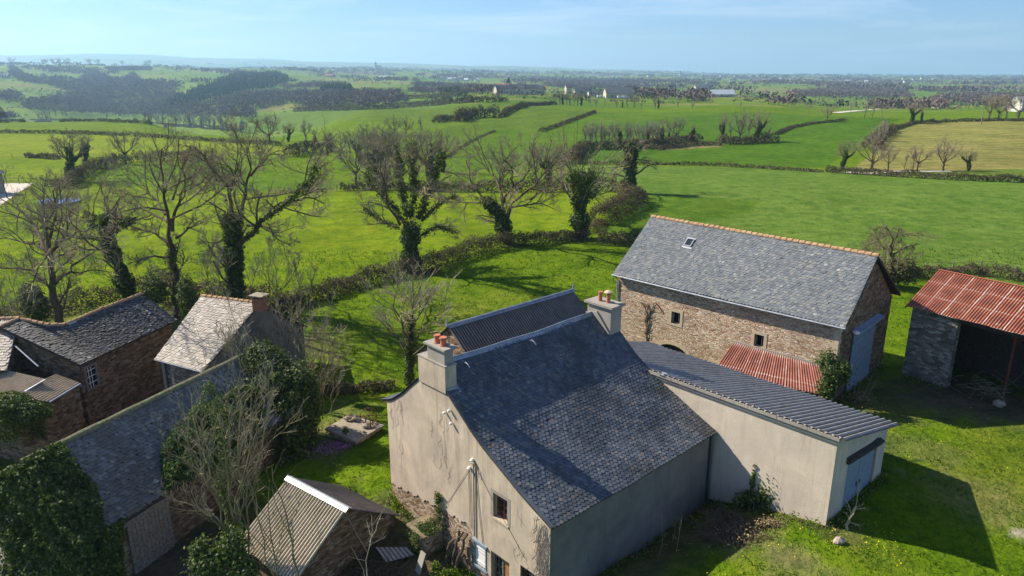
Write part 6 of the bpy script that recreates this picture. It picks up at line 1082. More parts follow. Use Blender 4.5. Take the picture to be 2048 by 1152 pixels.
leafblob('evergreen_shrub', 'upright leafy shrub against the shadow edge on the garage wall', [(ground(1535, 1015)+UP*.5, .75, .45, .6), (ground(1543, 1015)+UP*1.3, .28, .22, .9), (ground(1556, 1018)+UP*.8, .25, .2, .7), (ground(1524, 1012)+UP*.9, .3, .22, .6)], 2300, .12, 'ivy', 'shrub', 17, inner=.3, lump=.4)
leafblob('evergreen_shrub', 'shaded dark shrub left of the leafy one by the garage wall', [(ground(1495, 1015)+UP*.4, .7, .4, .5), (ground(1500, 1012)+UP*1.2, .12, .12, .9)], 1100, .12, 'ivy', 'shrub', 18, inner=.3)
# brushwood heap and the cut elder
def brush(label, x, y, rx, h, n, seed, mat='hedge_brown', size=.02, org=None, name='brushwood_heap', cat='brushwood', ln=(.4, 1.2)):
    rng = np.random.default_rng(seed); o = ground(x, y) if org is None else org; P = o+np.c_[rng.normal(0, rx*.5, n), rng.normal(0, rx*.4, n), rng.random(n)*h]; d = nrm(np.c_[rng.normal(0, 1, n), rng.normal(0, 1, n), rng.normal(.1, .35, n)]); l = rng.uniform(*ln, n)[:, None]
    W = np.stack([P-d*l/2, P+rng.normal(0, .06, (n, 3)), P+d*l/2+rng.normal(0, .1, (n, 3))], 1); T = Thing(name, label, cat, o); T.part('sticks', [tubes(W, np.full((n, 3), size)*np.array([1, .8, .4]), 3, cap=False)], MT[mat]); return T
brush('heap of dry brown brushwood on the mound before the garage wall', 1475, 1062, 1.5, .35, 420, 1); brush('loose dry sticks on the grass at foot of garage corner', 1640, 1052, 1.1, .05, 50, 2, 'hedge_brown', .008)
brush('tangle of pale dead branches inside the open shed', 1965, 790, 1.3, 1.2, 40, 3, 'twig', .011, ln=(.8, 2.2))
leafblob('dry_weeds', 'dead grass tussock heap on the mound before the garage', [(ground(1490, 1075)+UP*.1, 1.3, .9, .35), (ground(1540, 1050)+UP*.05, 1., .5, .3)], 2200, .09, 'dry_grass', 'weeds', 20, inner=.1)
hero('cut_elder', 'short pale crooked elder stump with a few shoots at the garage corner', (1696, 1048), 26.6, [([(1693, 1050), (1703, 1030), (1712, 1012)], .07, .05), ([(1712, 1014), (1716, 985), (1720, 960)], .018, .007), ([(1712, 1014), (1728, 1008)], .015, .006), ([(1710, 1018), (1735, 1018)], .012, .005), ([(1700, 1045), (1725, 1052)], .015, .006)], 361, [dict(n=4, f=.5, ang=45, K=3, wig=.2, up=.1, rmin=.007)], None, 'pale_twig', None, 'stump', 'pale_twig', dys=[0]*5)
def rock(name, label, p, r, seed, mat='rock', squash=.7, cat='rock', group=None):
    rng = np.random.default_rng(seed); nu_, nv_ = 9, 6; u, v = np.meshgrid(np.arange(nu_)*2*math.pi/nu_, np.linspace(.15, math.pi-.15, nv_), indexing='ij'); d = np.stack([np.cos(u)*np.sin(v), np.sin(u)*np.sin(v), np.cos(v)], -1); k_ = 1+.28*blobnoise(d*1.3+seed, 1., seed); V = (d*k_[..., None]*r*np.array([1, .8, squash])).reshape(-1, 3)+p
    i = np.arange(nu_*nv_).reshape(nu_, nv_); j = np.roll(i, -1, 0); return obj(name, [dict(V=V, F=[np.stack([i[:, :-1], j[:, :-1], j[:, 1:], i[:, 1:]], -1).reshape(-1, 4), i[::-1, 0][None], i[:, -1][None]])], MT[mat], label, cat, group, org=p)
rock('boulder', 'pinkish straw-brown boulder in the grass below the garage', ground(1678, 1085)+UP*.08, .24, 3); rock('boulder', 'dark stone beside the fallen branches in front of the open shed', ground(1998, 812)+UP*.15, .35, 4)
# ------------------------------------------------------------------ slab table, wheel, stones, flowers
tp = [pz(*p, .28) for p in ((650, 857), (700, 828), (768, 850), (712, 882))]; tcn = np.mean(tp, 0)
T = Thing('concrete_slab', 'weathered concrete slab cover on low mossy walls in the garden', 'slab', tcn*np.array([1, 1, 0])); zt_ = .28
T.part('slab', [prism([[p[0], p[1], zt_-.13] for p in tp], UP*.13)], MT['concrete']); T.part('support', [prism([[*(tcn[:2]+(p[:2]-tcn[:2])*.86), -.7] for p in tp], UP*(zt_-.13+.7))], MT['grey_stone'])
rg = np.random.default_rng(19); hc = pz(706, 836, .4)
for q in range(11): rock('stone', 'small pale stone in the heap at back corner of slab', hc+np.array([rg.normal(0, .26), rg.normal(0, .16), rg.uniform(-.06, .12)]), rg.uniform(.09, .16), 40+q, cat='stone', group='stones heaped on the slab')
for q, (x, y) in enumerate([(712, 868), (720, 866), (728, 863), (704, 872), (716, 873), (735, 850), (745, 848), (752, 846), (738, 855), (696, 868), (748, 852), (725, 870)]): rock('stone', 'small stone scattered along front edge of slab', pz(x, y, .34), rg.uniform(.06, .12), 60+q, cat='stone', group='stones along the slab edge')
rock('stone', 'large pale boulder on the slab beside the wheel', pz(733, 851, .42), .22, 77, cat='stone'); rock('stone', 'lone brown stone near left front of slab', pz(672, 856, .34), .12, 78, 'rock', cat='stone')
leafblob('potted_plant', 'small dark plant clump on the front of the slab', [(pz(691, 861, .48), .22, .2, .2)], 260, .09, 'ivy', 'plant', 23, inner=.2)
wc = pz(737, 832, .85); 
T = Thing('iron_wheel', 'old rusty iron wheel standing on the slab, tangled with dead stems', 'wheel', wc-UP*.5); a_ = np.linspace(0, 2*math.pi, 25); ru = np.array([.93, .2, .0]); T.part('rim', [tube([wc+ru*.5*math.cos(x)+UP*.5*math.sin(x) for x in a_], .03, 6)], MT['red_steel'])
for q in range(6): x = q*math.pi/3; T.part('spoke', [tube([wc, wc+ru*.48*math.cos(x)+UP*.48*math.sin(x)], .015, 5)], MT['red_steel'])
T.part('stand', [tube([wc+np.array([-.1, -.2, 0]), wc+np.array([-.25, -.4, -.6])], .03, 5), tube([wc+np.array([.1, -.2, 0]), wc+np.array([.2, -.4, -.6])], .03, 5)], MT['iron'])
rgF = np.random.default_rng(8)
def scatter_flowers(name, label, spots, n, size, mat):
    P = []
    for x, y, r, k_ in spots: o = ground(x, y); m = int(n*k_); P.append(np.c_[o[0]+rgF.normal(0, r, m), o[1]+rgF.normal(0, r*.8, m)])
    P = np.concatenate(P); Pz = np.c_[P, Z(P[:, 0], P[:, 1])+rgF.uniform(.04, .14, len(P))]; return obj(name, [leaves(Pz, size, rgF, np.tile(UP, (len(Pz), 1)), 0, None, .6)], MT[mat], label, 'flowers', kind='stuff')
scatter_flowers('flowers', 'magenta and lilac flowers in the grass below the concrete slab', [(689, 896, .16, .25), (678, 889, .12, .12), (668, 894, .45, .5), (640, 897, .4, .25), (655, 905, .5, .2), (630, 905, .4, .2)], 420, .06, 'magenta')
scatter_flowers('flowers', 'yellow wild flowers dotted over the front lawn and by the barn', [(1745, 820, .8, .5), (1760, 850, 1., .2), (1700, 1065, .8, .3), (1770, 1090, .7, .4), (1500, 1080, 2.5, .4), (1640, 1070, 2., .3), (1900, 880, 3.5, .5), (1480, 1000, .8, .2)], 150, .05, 'yellow')
# ------------------------------------------------------------------ things at the foot of the gable
MT['mossy_conc'] = simple('mossy_slab', (.20, .165, .10), .95, .1, 0, .5, 5); T = Thing('privy', 'tiny stone lean-to with mossy slab roof against the farmhouse gable', 'lean-to', hp(3.3, -1, -1)); 
T.part('roof', [prism([hp(3.0, -.05, .25), hp(4.3, -.05, .1), hp(4.1, -1.1, .0), hp(2.9, -1.2, .15)], UP*.08)], MT['mossy_conc']); T.part('wall', [box(hp(3.05, -1.0, -1.7), G3*1.05, D3*.95, UP*1.75)], MT['base_stone'])
rg = np.random.default_rng(3)
T.part('moss', [leaves(np.array([hp(rg.uniform(3.3, 4.35), rg.uniform(-1.0, -.05), .26+rg.uniform(-.08, .06)) for _ in range(700)]), .09, rg, None, 0, None, 1.)], MT['ivy_light']); T.part('ivy', [leaves(np.array([hp(3.95+rg.normal(0, .12), -.08-rg.random()*.12, rg.uniform(.4, 1.9)) for _ in range(420)]), .1, rg, None), leaves(np.array([hp(3.5+rg.normal(0, .2), -1.1-rg.random()*.15, rg.uniform(-1.3, .1)) for _ in range(500)]), .1, rg, None)], MT['ivy'])
T = Thing('pruned_vine', 'thick twisted pruned vine trunks on the stone base beside the white shutter', 'vine', hp(5.5, -.3, -1.4))
for pts in ([hp(5.0, -.5, -1.6), hp(5.0, -.5, -.6), hp(5.1, -.35, .1), hp(5.45, -.25, .35)], [hp(5.3, -.45, -1.6), hp(5.35, -.4, -.4), hp(5.6, -.25, .5), hp(5.75, -.2, .75)], [hp(5.6, -.45, -1.6), hp(5.55, -.35, -.7), hp(5.8, -.25, 0), hp(6.0, -.2, .8), hp(6.1, -.2, .85)], [hp(5.5, -.3, .3), hp(5.62, -.22, .55), hp(5.5, -.2, .78)], [hp(5.9, -.3, -.2), hp(6.2, -.2, -.6)]): T.part('stem', [tube(resample(pts, 9)+rg.normal(0, .025, (9, 3)), np.linspace(.11, .06, 9)*.85, 7)], MT['bark'])
T = Thing('scrap_sheet', 'pale bent metal sheet lying in the shaded yard by the gable', 'sheet', ground(790, 1118)); s0 = ground(790, 1118)+UP*.25; T.part('sheet', [corrugated(s0+np.array([-.9, .3, .15]), s0+np.array([.5, .5, .0]), s0+np.array([.9, -.1, .05]), s0+np.array([-.3, -.5, -.05]), .2, .012, 0, 4)], MT['fibro_blue'])
T = Thing('plank', 'pale plank leaning in the shade against the tiny lean-to', 'plank', hp(4.2, -1.8, -1.4)); T.part('board', [box(hp(4.3, -1.9, -1.5), G3*.35, D3*.5+UP*1.2, D3*.04-UP*.02)], MT['cement'])
leafblob('weeds', 'fresh green weeds at foot of the vine trunks', [(hp(5.6, -.9, -1.1), .7, .35, .3), (hp(6.6, -.9, -1.15), .5, .35, .25), (hp(4.8, -1.0, -1.15), .3, .3, .3)], 1500, .1, 'grass_blade', 'weeds', 25, inner=.2)
brush('dry bramble heap at the bottom edge below the scrap sheet', 760, 1145, 1.2, .4, 260, 6)
# weeds growing along the foot of the walls
def wall_weeds(name, label, runs, mat, size, n_m, h, seed):
    rng = np.random.default_rng(seed); ps = []
    for a, b, out in runs:
        a, b = np.asarray(a)[:2], np.asarray(b)[:2]; L = np.linalg.norm(b-a); n = int(L*n_m); t = rng.random(n); o = np.abs(rng.normal(0, out, n)); d = (b-a)/L; nn = np.array([d[1], -d[0]]); P = a+(b-a)*t[:, None]+nn*(o+.04)[:, None]; k_ = np.clip(.6+.7*blobnoise(P, 1.3, seed), .1, 2); z = Z(P[:, 0], P[:, 1])+rng.random(n)*h*k_*np.exp(-o/out*.5); ps.append(leaves(np.c_[P, z], size, rng, None, 0, None, .2))
    return obj(name, ps, MT[mat], label, 'undergrowth', kind='stuff')
RUN = [(hp(10.9, 10.9), hp(16.4, 10.98), .25), (hp(10.95, .2), hp(10.95, 10.8), .3), (hp(16.5, 11), hp(16.5, 17), .2), (bp(bL-.3, .4), bp(bL-.3, 9), .3), (spt(.4, .3), spt(3, .3), .3), (hp(0, 10.9), hp(0, 0), .25), (hp(0, -.05), hp(10.8, -.05), .3)]
RUN = [(b, a, o) if np.cross(np.r_[(b-a)[:2]], np.array([0., 0.])-a[:2]) > 0 and False else (a, b, o) for a, b, o in RUN]
wall_weeds('undergrowth', 'green weeds and nettles along the foot of the farm walls', RUN, 'grass_blade', .10, 90, .38, 71)
wall_weeds('undergrowth', 'dead stems and dry grass along the foot of the farm walls', RUN, 'dry_grass', .09, 45, .30, 72)
# ------------------------------------------------------------------ grass
def grass():
    rng = np.random.default_rng(99); N = 170000; u = rng.uniform(-.85, .85, N); Y = 20+62*rng.random(N)**1.5; X = u*(Y+3); P = np.c_[X, Y]
    hx = (P-A0)@gv; ha = (P-A0)@dv; k_ = ~((hx > -.3) & (hx < 11) & (ha > 0) & (ha < 11)) & ~((hx > 3) & (hx < 16.6) & (ha > 10.9) & (ha < 17.2)); 
    bx_, by_ = (P-BP1[:2])@bu, (P-BP1[:2])@bw; k_ &= ~((bx_ > 0) & (bx_ < bL) & (by_ > 0) & (by_ < 9.4)); sx, sy = (P-SE[:2])@su_, (P-SE[:2])@sw_; k_ &= ~((sx > .3) & (sy > .2) & (sy < SHW))
    ix, iy = (P-IB['r0'][:2])@IB['dr'][:2], (P-IB['r0'][:2])@IB['sd'][:2]; k_ &= ~((ix > -.3) & (ix < 14) & (np.abs(iy) < IB['hw']))
    for a in dirt:
        if a[3] in (EARTH, PATH) and a[4] > .55: k_ &= (np.hypot(X-a[0], Y-a[1]) > a[2]*.9) | (rng.random(N) < .15)
    k_ &= (blobnoise(P, 1.3, 61)+.8*blobnoise(P, .5, 62)+rng.normal(0, .5, N)) > -.15
    P = P[k_]; n = len(P); big = np.clip(1+.6*blobnoise(P, 2.5, 63), .4, 2); far_ = 1+(P[:, 1]-20)/60; h = rng.uniform(.05, .13, n)*big*far_; wd = .022*far_*rng.uniform(.7, 1.5, n)
    a = rng.uniform(0, 6.28, n); d = np.c_[np.cos(a), np.sin(a), np.zeros(n)]; ln = rng.normal(0, .5, (n, 2)); B = np.c_[P, Z(P[:, 0], P[:, 1])-.01]; V = np.stack([B-d*wd[:, None], B+d*wd[:, None], B+np.c_[ln*h[:, None], h]], 1).reshape(-1, 3)
    t = np.clip(.45+.25*blobnoise(P, 1.5, 64)+rng.normal(0, .16, n), 0, 1); obj('grass', [dict(V=V, F=np.arange(3*n).reshape(n, 3), t=np.repeat(t, 3))], MT['grass_blade'], 'short rough grass over the lawn, garden and meadow edge', 'grass', kind='stuff')
grass()
# ------------------------------------------------------------------ far woods, field hedges, hamlets
def domes(P, h, r, rng, nt=34, m=0, tb=None, spike=1.):
    """fuzzy crown at each foot P (n,3): triangles over a dome"""
    n = len(P); d = nrm(rng.normal(size=(n, nt, 3))); d[..., 2] = np.abs(d[..., 2]); c = P[:, None]+d*np.stack([r, r, h*.72], -1)[:, None]*rng.uniform(.55, 1, (n, nt, 1)); c[..., 2] += h[:, None]*.26
    s = (r*.42*spike)[:, None, None]; a = nrm(np.cross(d, rng.normal(size=(n, nt, 3)))); b = np.cross(d, a); up = nrm(d+np.array([0, 0, .6])); V = np.stack([c-a*s*.5-b*s*.25, c+a*s*.5-b*s*.25, c+b*s*.3+up*s*.75], 2).reshape(-1, 3)
    t = np.clip((rng.normal(.45, .11, n) if tb is None else tb)[:, None]+rng.normal(0, .07, (n, nt)), 0, 1); return dict(V=V, F=np.arange(n*nt*3).reshape(-1, 3), m=m, t=np.repeat(t.ravel(), 3))
def cones(P, h, r, rng, nt=40, m=0):
    n = len(P); q = rng.random((n, nt))**.7; a = rng.uniform(0, 6.28, (n, nt)); rr = r[:, None]*(1-q)*rng.uniform(.6, 1.05, (n, nt)); d = np.stack([np.cos(a), np.sin(a), np.zeros_like(a)], -1); c = P[:, None]+d*rr[..., None]; c[..., 2] += h[:, None]*(.08+.9*q)
    s = (r[:, None]*.5*(1.1-q))[..., None]; t_ = np.stack([-np.sin(a), np.cos(a), np.zeros_like(a)], -1); V = np.stack([c-t_*s*.6, c+t_*s*.6, c+d*s*.5+UP*s*1.6], 2).reshape(-1, 3); t = np.clip(rng.normal(.45, .2, (n, nt)), 0, 1)
    return dict(V=V, F=np.arange(n*nt*3).reshape(-1, 3), m=m, t=np.repeat(t.ravel(), 3))
rW = np.random.default_rng(404)
def scatter_px(poly, step_m):
    """feet of trees on the visible ground inside a photo outline, about step_m metres apart"""
    pl = np.array(poly, float); D = np.geomspace(200, 8000, 900); out = []
    for x in np.arange(pl[:, 0].min(), pl[:, 0].max(), 1.5):
        r = ray(x, 200); X = r[0]/r[1]*D; z = Z(X, D); d = D*cth-(z-H)*sth; y = CY-F*(D*sth+(z-H)*cth)/d; xi = CX+F*X/d; vis = y < np.minimum.accumulate(np.r_[1e9, y])[:-1]+2.5
        k_ = vis & inside(np.c_[xi, y], pl); w_ = D/1500*1.5; k_ &= rW.random(900) < np.gradient(D)*w_/step_m**2
        if k_.any(): j = rW.normal(0, step_m*.3, (k_.sum(), 2)); out.append(np.c_[X[k_], D[k_]]+j)
    R = np.concatenate(out); return np.c_[R, Z(R[:, 0], R[:, 1])]
def wood(label, polys, step, h, r, nt=44, conif=False, tb=None, extra=None):
    P = np.concatenate([scatter_px(p, step) for p in polys]+([extra] if extra is not None else []));
    if len(P) > 5200: P = P[rW.choice(len(P), 5200, False)]
    hh = h*rW.uniform(.7, 1.15, len(P)); rr = r*rW.uniform(.75, 1.2, len(P)); d = cones(P, hh, rr, rW, nt) if conif else domes(P, hh, rr, rW, nt, tb=tb, spike=.75)
    o = obj('conifer_wood' if conif else 'woodland', [d], MT['conifer'] if conif else MT['wood_mass'], label, 'wood', kind='stuff', org=P[0]); return o
wood('brown leafless woods filling the valley at left', [[(60, 224), (42, 214), (148, 188), (200, 178), (300, 185), (359, 190), (400, 214), (492, 188), (584, 187), (612, 187), (690, 190), (700, 200), (600, 205), (560, 214), (513, 226), (505, 242), (450, 240), (281, 236), (232, 232)]], 9, 11, 5.5, 34)
wood('purple-brown woods climbing the far side of the valley', [[(25, 133), (53, 157), (91, 168), (141, 171), (179, 150), (197, 147), (232, 164), (267, 150), (295, 168), (352, 171), (359, 188), (300, 184), (200, 178), (148, 187), (105, 175), (42, 164), (20, 150)], [(0, 190), (30, 188), (55, 205), (40, 214), (0, 205)], [(210, 138), (300, 136), (310, 143), (220, 144)]], 11, 11, 7, 26)
wood('brown wood on the slope above the dark hedge', [[(590, 216), (598, 195), (690, 190), (795, 191), (816, 210), (780, 216), (640, 220)]], 8, 10, 5, 34)
wood('thin woods strung along the ridge left of the hamlet', [[(820, 180), (1000, 182), (1000, 188), (900, 189), (820, 188)], [(830, 168), (900, 172), (960, 174), (960, 178), (830, 174)], [(560, 172), (640, 168), (700, 170), (640, 178), (570, 180)]], 10, 9, 6, 26)
wood('dark blue-green conifer plantation on the valley side', [[(330, 215), (372, 192), (430, 172), (480, 152), (560, 150), (580, 165), (545, 178), (490, 186), (430, 200), (360, 220)]], 8, 17, 4, 40, True)
wood('small dark conifer block above the brown wood', [[(642, 184), (705, 183), (704, 190), (642, 192)]], 8, 17, 4, 46, True)
wood('dark spruces at the end of the valley crest', [[(484, 270), (500, 268), (498, 262), (486, 262)]], 5, 12, 3.5, 60, True)
wood('bare woods between the hamlet and the long farm sheds', [[(1085, 170), (1140, 160), (1260, 163), (1300, 174), (1240, 178), (1180, 178), (1100, 176)], [(1362, 200), (1400, 190), (1418, 198), (1410, 207), (1370, 207)], [(1250, 190), (1300, 184), (1345, 192), (1345, 202), (1300, 202)]], 10, 9, 6, 26)
wood('bare woods on the right behind the brown field', [[(1570, 190), (1640, 180), (1720, 178), (1800, 183), (1828, 197), (1700, 197), (1600, 195)], [(1850, 206), (1900, 193), (1990, 190), (2080, 196), (2080, 212), (1960, 210)], [(1540, 208), (1640, 213), (1560, 214)], [(1740, 214), (1900, 217), (1890, 221), (1750, 219)]], 9, 9, 5.5, 26)
wood('leafless trees in the dip at far left edge of the valley crest', [[(-20, 240), (0, 236), (24, 236), (36, 240), (-20, 246)]], 4.5, 10, 4, 40)
# far patchwork: hedges on the field edges, and woods by noise
N = 150000; Yf = 520*np.exp(rW.random(N)*2.75); Pf = np.c_[rW.uniform(-.85, .85, N)*(Yf+40), Yf]; i_, gp_ = near2(Pf); ed = gp_ < 5+Yf*.0035; ed &= rW.random(N) < .8; x_img = 1024+1504*Pf[:, 0]/Pf[:, 1]
fl = np.array([inside(Pf, p) for p, c in FP]).any(0); Ph = Pf[ed & ~fl]; Ph = Ph[:4000]; k_ = rW.random(len(Ph)) < .72; hb = np.where(rW.random(len(Ph)) < .08, 7., 2.1)*(1+Ph[:, 1]/6000)
P3 = np.c_[Ph, Z(Ph[:, 0], Ph[:, 1])]; obj('hedgerows', [domes(P3[k_], hb[k_], hb[k_]*.62+Ph[k_, 1]*.0012, rW, 12, 0), domes(P3[~k_], hb[~k_], hb[~k_]*.62+Ph[~k_, 1]*.0012, rW, 12, 1)], [MT['wood_mass'], MT['conifer']], 'patchwork of far hedgerows and trees round the distant fields', 'hedgerow', kind='stuff', org=P3[0])
nz_ = blobnoise(Pf, 700, 21)+.5*blobnoise(Pf, 260, 22); wz = (nz_ > .45) & (Pf[:, 1] > 1500) & ~fl; Pw = Pf[wz][:4500]; P3 = np.c_[Pw, Z(Pw[:, 0], Pw[:, 1])]; sz = 1+Pw[:, 1]/4500
obj('far_woodland', [domes(P3, 10*sz**.4, 8*sz, rW, 14, 0)], MT['wood_mass'], 'bluish distant woods on the plain and far hills', 'wood', kind='stuff', org=P3[0])
# ------------------------------------------------------------------ houses far off
def far_house(name, label, cat, x, y, w, d, h, rz, wallm='cream_wall', roofm='far_slate', group=None, D=None, roof_h=None, wins=True):
    g_ = ground(x, y) if D is None else pd(x, y, D); g_[2] = Z(g_[0], g_[1]); T = Thing(name, label, cat, g_, group); c, s = math.cos(rz), math.sin(rz); a = np.array([c, s, 0]); b = np.array([-s, c, 0]); o = g_-a*w/2-b*d/2; rh = roof_h if roof_h is not None else d*.42
    T.part('wall', [box(o-UP, a*w, b*d, UP*(h+1)), prism([o+UP*h, o+b*d+UP*h, o+b*d/2+UP*(h+rh*.97)], a*w)], MT[wallm])
    e = .35; R0 = o-a*e+b*d/2+UP*(h+rh+.05); 
    T.part('roof', [prism([R0, o-a*e-b*e+UP*(h-.1), o-a*e-b*e+UP*(h-.3), R0-UP*.2], a*(w+2*e)), prism([R0+UP*.01, o-a*e+b*(d+e)+UP*(h-.1), o-a*e+b*(d+e)+UP*(h-.3), R0-UP*.21], a*(w+2*e))], MT[roofm])
    if wins and w < 25: T.part('window', [box(o+a*(w*(.2+.3*k_))-b*.04+UP*1.2, a*1., b*.06, UP*1.3) for k_ in range(3)], MT['glass'])
    return T
far_house('farm_hangar', 'long agricultural hangar with cream gable and grey roof on the right of the hamlet', 'hangar', 1405, 182, 34, 15, 6, .15, 'cream_wall', 'sheet_grey')
far_house('farm_hangar', 'white-roofed long low hangar behind the cream-gabled one', 'hangar', 1443, 180, 32, 13, 4, .1, 'cream_wall', 'sheet_white', D=960)
far_house('farm_hangar', 'pale-gabled workshop with grey roof right of the hamlet with vans in front', 'hangar', 1236, 196, 24, 11, 4.5, .12, 'cream_wall', 'sheet_grey')
far_house('house', 'slender cream house at the middle of the hamlet', 'house', 1136, 188, 6, 8, 7, .2, 'cream_wall', 'far_slate'); far_house('house', 'large grey-roofed building beside the slender cream house', 'house', 1166, 191, 17, 9, 3.5, .1, 'cream_wall', 'far_slate')
far_house('farm_hangar', 'white-walled grey shed beside the grey-roofed building', 'shed', 1188, 193, 11, 7, 3, .1, 'white_wall', 'sheet_grey')
far_house('farmhouse', 'cream farmhouse alone on the far field at centre-left', 'farmhouse', 767, 158, 28, 12, 6, .1, 'cream_wall', 'sheet_white', D=2500); far_house('farmhouse', 'small ochre annex right of the cream far farmhouse', 'farmhouse', 786, 157.5, 12, 9, 4, .1, 'cream_wall', 'far_tile', D=2520)
far_house('farmhouse', 'ruined-looking pale farm left of the lone conifer on far slope', 'farmhouse', 658, 155, 26, 12, 5, .0, 'cream_wall', 'far_tile', D=2300); far_house('farmhouse', 'white farmhouse at far left edge above the valley', 'farmhouse', 12, 156, 16, 10, 6, .3, 'cream_wall', 'sheet_white')
far_house('farmhouse', 'white-roofed farmhouse behind the skyline trio at right edge', 'farmhouse', 2046, 222, 14, 9, 4, .3, 'white_wall', 'sheet_white'); far_house('farmhouse', 'low stone cottage with cream wall among trees at right', 'cottage', 1880, 216, 9, 7, 3.5, .2, 'cream_wall', 'far_tile')
r_ = np.random.default_rng(66)
for q in range(14): x = 985+r_.random()*100; far_house('village_house', 'small stone house in the hamlet round the church', 'house', x, 186+r_.random()*3, 8+6*r_.random(), 8, 4+2*r_.random(), r_.uniform(-.5, .5), ['cream_wall', 'cream_wall', 'white_wall'][q % 3], ['far_slate', 'far_slate', 'far_tile'][q % 3], 'houses of the hamlet')
for q in range(16): x = 865+r_.random()*90; far_house('village_house', 'pale house in the far village left of the church hamlet', 'house', x, 157+r_.random()*6, 13, 10, 5, r_.uniform(-.5, .5), ['white_wall', 'cream_wall'][q % 2], ['far_slate', 'far_slate', 'sheet_white'][q % 3], 'houses of the far village')
for q in range(13): x = 1560+r_.random()*330; far_house('distant_building', 'tiny white building on the distant plain at right', 'building', x, 158+r_.random()*9, 22*r_.random()**2+10, 12, 4.5, r_.uniform(-.3, .3), 'white_wall', 'sheet_white' if q % 2 else 'far_slate', 'buildings on the distant plain', wins=False)
for q in range(18): x = 1280+r_.random()*260; far_house('distant_building', 'tiny pale house in the village strung along the distant plain', 'building', x, 149+r_.random()*6, 16, 12, 6, r_.uniform(-.3, .3), 'white_wall', 'far_slate', 'houses along the plain village', wins=False)
for q in range(14): x = 670+r_.random()*210; far_house('distant_building', 'tiny house on the ridge around the far spire', 'building', x, 136.5+r_.random()*3, 16, 12, 6, r_.uniform(-.3, .3), 'cream_wall', 'far_slate', 'houses on the ridge by the far spire', D=4300+r_.random()*300, wins=False)
def church(label, x, y, D, s, h):
    g_ = pd(x, y, D); g_[2] = Z(g_[0], g_[1]); T = Thing('church', label, 'church', g_); o = g_-np.array([s/2, s/2, 1]); T.part('tower', [box(o, (s, 0, 0), (0, s, 0), UP*(h*.6+1))], MT['cream_wall'])
    c = g_+UP*h*.6; V = np.array([c+np.array([-s/2-.2, -s/2-.2, .01]), c+np.array([s/2+.2, -s/2-.2, .01]), c+np.array([s/2+.2, s/2+.2, .01]), c+np.array([-s/2-.2, s/2+.2, .01]), c+UP*h*.4]); T.part('spire', [dict(V=V, F=[np.array([[0, 1, 4], [1, 2, 4], [2, 3, 4], [3, 0, 4]]), np.array([[3, 2, 1, 0]])], m=0)], MT['far_slate'])
    n0 = g_+np.array([s/2+.01, -s*.6, -1]); T.part('nave', [box(n0, (s*2.6, 0, 0), (0, s*1.2, 0), UP*(h*.28+1))], MT['cream_wall']); T.part('nave_roof', [prism([n0+np.array([0, -.3, h*.28+1.01]), n0+np.array([0, s*1.2+.3, h*.28+1.01]), n0+np.array([0, s*.6, h*.28+1+s*.55])], (s*2.6, 0, 0))], MT['far_slate'])
church('stone church with slate spire in the hamlet on the ridge', 1017, 190, 900, 5.5, 17); church('church with thin spire on the far skyline ridge', 752, 138, 4400, 11, 42); church('church tower in the village on the distant plain', 1361, 150, 4600, 12, 36)
# vans and a red vehicle by the workshop
def van(label, x, y, m, L=5.2, h=2.3):
    g_ = ground(x, y); T = Thing('parked_van', label, 'van', g_); a = np.array([.97, .2, 0]); b = np.array([-.2, .97, 0]); o = g_-a*L/2-b*.9; T.part('body', [prism([o+UP*.35, o+a*L+UP*.35, o+a*L+UP*(h*.5), o+a*(L*.86)+UP*(h*.58), o+a*(L*.72)+UP*h, o+a*.1+UP*h, o+UP*(h*.9)], b*1.8)], MT[m])
    for q in (.2, .78):
        for s_ in (0., 1.62): c = o+a*L*q+b*s_+UP*.35; T.part('wheel', [tube([c, c+b*.18], .34, 10)], MT['iron'])
    T.part('windscreen', [quad(*[o+a*(L*.865)+UP*(h*.58)+b*.1, o+a*(L*.725)+UP*(h*.98)+b*.1, o+a*(L*.725)+UP*(h*.98)+b*1.7, o+a*(L*.865)+UP*(h*.58)+b*1.7])], MT['glass'])
van('white van left of the pale-gabled workshop', 1200, 196, 'white_paint'); van('red van in front of the pale-gabled workshop', 1221, 196, 'far_red'); van('first white van right of the workshop bush', 1241, 197, 'white_paint', 6); van('second white van at the right of the workshop', 1252, 197, 'white_paint', 6)
# poles and wind turbines
def pole(label, x, y, top, arm=1.2, r=.16, mat='wood_grey'):
    g_ = ground(x, y); h = (y-top)*g_[1]/1400; T = Thing('utility_pole', label, 'pole', g_); T.part('shaft', [tube([g_-UP*.5, g_+UP*h], [r, r*.7], 7)], MT[mat]); T.part('crossarm', [box(g_+np.array([-arm/2, -.25, h-.4]), (arm, 0, 0), (0, .12, 0), (0, 0, .12))], MT[mat])
pole('leaning wooden pole standing in the brown field', 1962, 248, 218, 1.5, .2); pole('pole by the distant road, right of the thin trees', 1763, 238, 213); pole('pole beside the distant road bend', 1701, 228, 210); pole('thin pole in the far field left of the lone crest tree', 1587, 224, 210); pole('short pole on the hill crest right of the lane trees', 1617, 228, 213)
def turbine(x, y, D, h, q): 
    g_ = pd(x, y, D); g_[2] = Z(g_[0], g_[1]); T = Thing('wind_turbine', 'tiny white wind turbine on the hazy horizon', 'wind turbine', g_, 'wind turbines on the horizon'); T.part('tower', [tube([g_, g_+UP*h], [2.4, 1.4], 8)], MT['white_paint']); c = g_+UP*h+np.array([0, -3, 0]); T.part('nacelle', [box(c+np.array([-1.5, 0, -1.5]), (3, 0, 0), (0, 6, 0), (0, 0, 3))], MT['white_paint'])
    for k_ in range(3): a = q+k_*2.094; T.part('blade', [tube([c, c+np.array([math.cos(a), 0, math.sin(a)])*h*.5], [1.6, .5], 5)], MT['white_paint'])
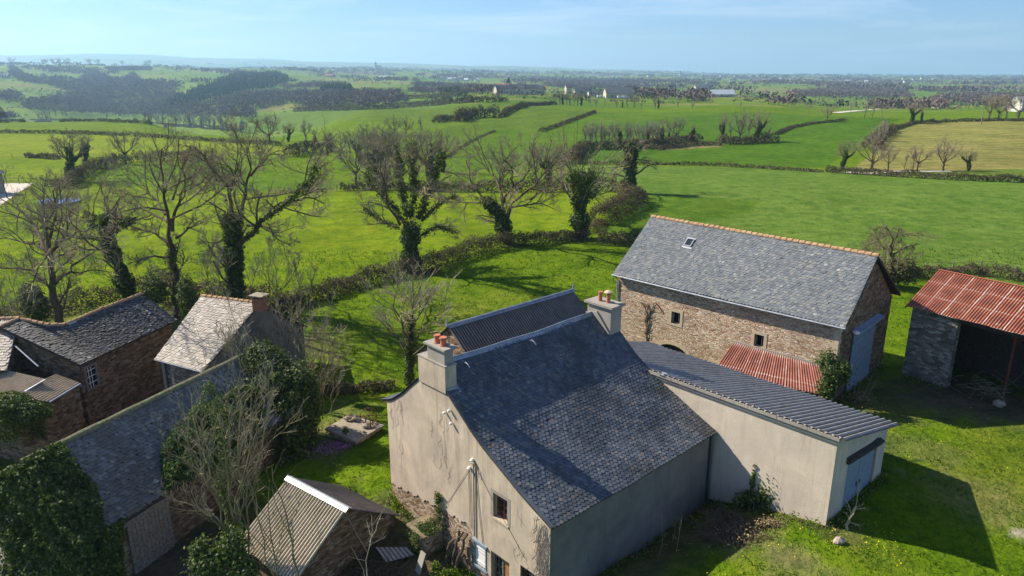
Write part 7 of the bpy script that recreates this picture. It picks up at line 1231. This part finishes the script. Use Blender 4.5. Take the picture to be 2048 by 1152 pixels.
for q, x in enumerate([1318, 1345, 1372, 1387, 1400, 1437, 1451, 1465]): turbine(x, 148, 9000, 80, q*.7)
# fence posts
def fence(label, pts, step, h, rail=True):
    L = gline(pts, 8); A = arc_len(L); t = np.arange(0, A[-1], step); P = np.stack([np.interp(t, A, L[:, k_]) for k_ in range(3)], -1); P[:, 2] = Z(P[:, 0], P[:, 1]); T = Thing('fence', label, 'fence', P[0])
    for p in P[:100]: T.part('post', [tube([p-UP*.2, p+UP*h], .07, 5)], MT['wood_grey'])
    for z in (.45*h, .9*h): T.part('wire', [tube(P+UP*z, .018 if not rail else .05, 4)], MT['wood_grey'])
fence('post and rail fence at the back of the gravel yard', [(14, 368), (40, 368), (58, 367)], 2.4, 1.3); fence('thin post and wire fence across the middle meadow', [(500, 384), (560, 387), (620, 385), (720, 380)], 4, 1.1, False); fence('thin wire fence along the left pasture', [(-10, 315), (60, 316), (130, 318), (240, 312)], 5, 1.1, False); fence('wire fence behind the barn along the wide green field', [(1850, 545), (1950, 542), (2060, 556)], 3, 1.1, False)
k = M('pond_water', .08, .6); k.col((.10, .20, .42)); k.b.inputs['Roughness'].default_value = .3
sheet('pool_cover', [(78, 405), (95, 402), (158, 400), (160, 405), (135, 411), (80, 412)], simple('blue_tarpaulin', (.10, .22, .55), .5, .4, 0, .2, .5), .35, label='blue tarpaulin sheet lying in the meadow behind the left oak', cat='tarpaulin')
# ------------------------------------------------------------------ air
def haze(density=1.25e-4):
    m = bpy.data.materials.new('haze_air'); m.use_nodes = True; t = m.node_tree; t.nodes.clear(); o = t.nodes.new('ShaderNodeOutputMaterial'); v = t.nodes.new('ShaderNodeVolumePrincipled')
    v.inputs['Color'].default_value = (.44, .70, 1., 1); v.inputs['Density'].default_value = density; v.inputs['Anisotropy'].default_value = .3; t.links.new(v.outputs[0], o.inputs['Volume'])
    top = 300.; ob = obj('haze', [box((-17500, -60, -140), (35000, 0, 0), (0, 13700, 0), (0, 0, 140+top))], m, 'pale blue air over the whole landscape', 'haze', kind='stuff'); return ob
haze()
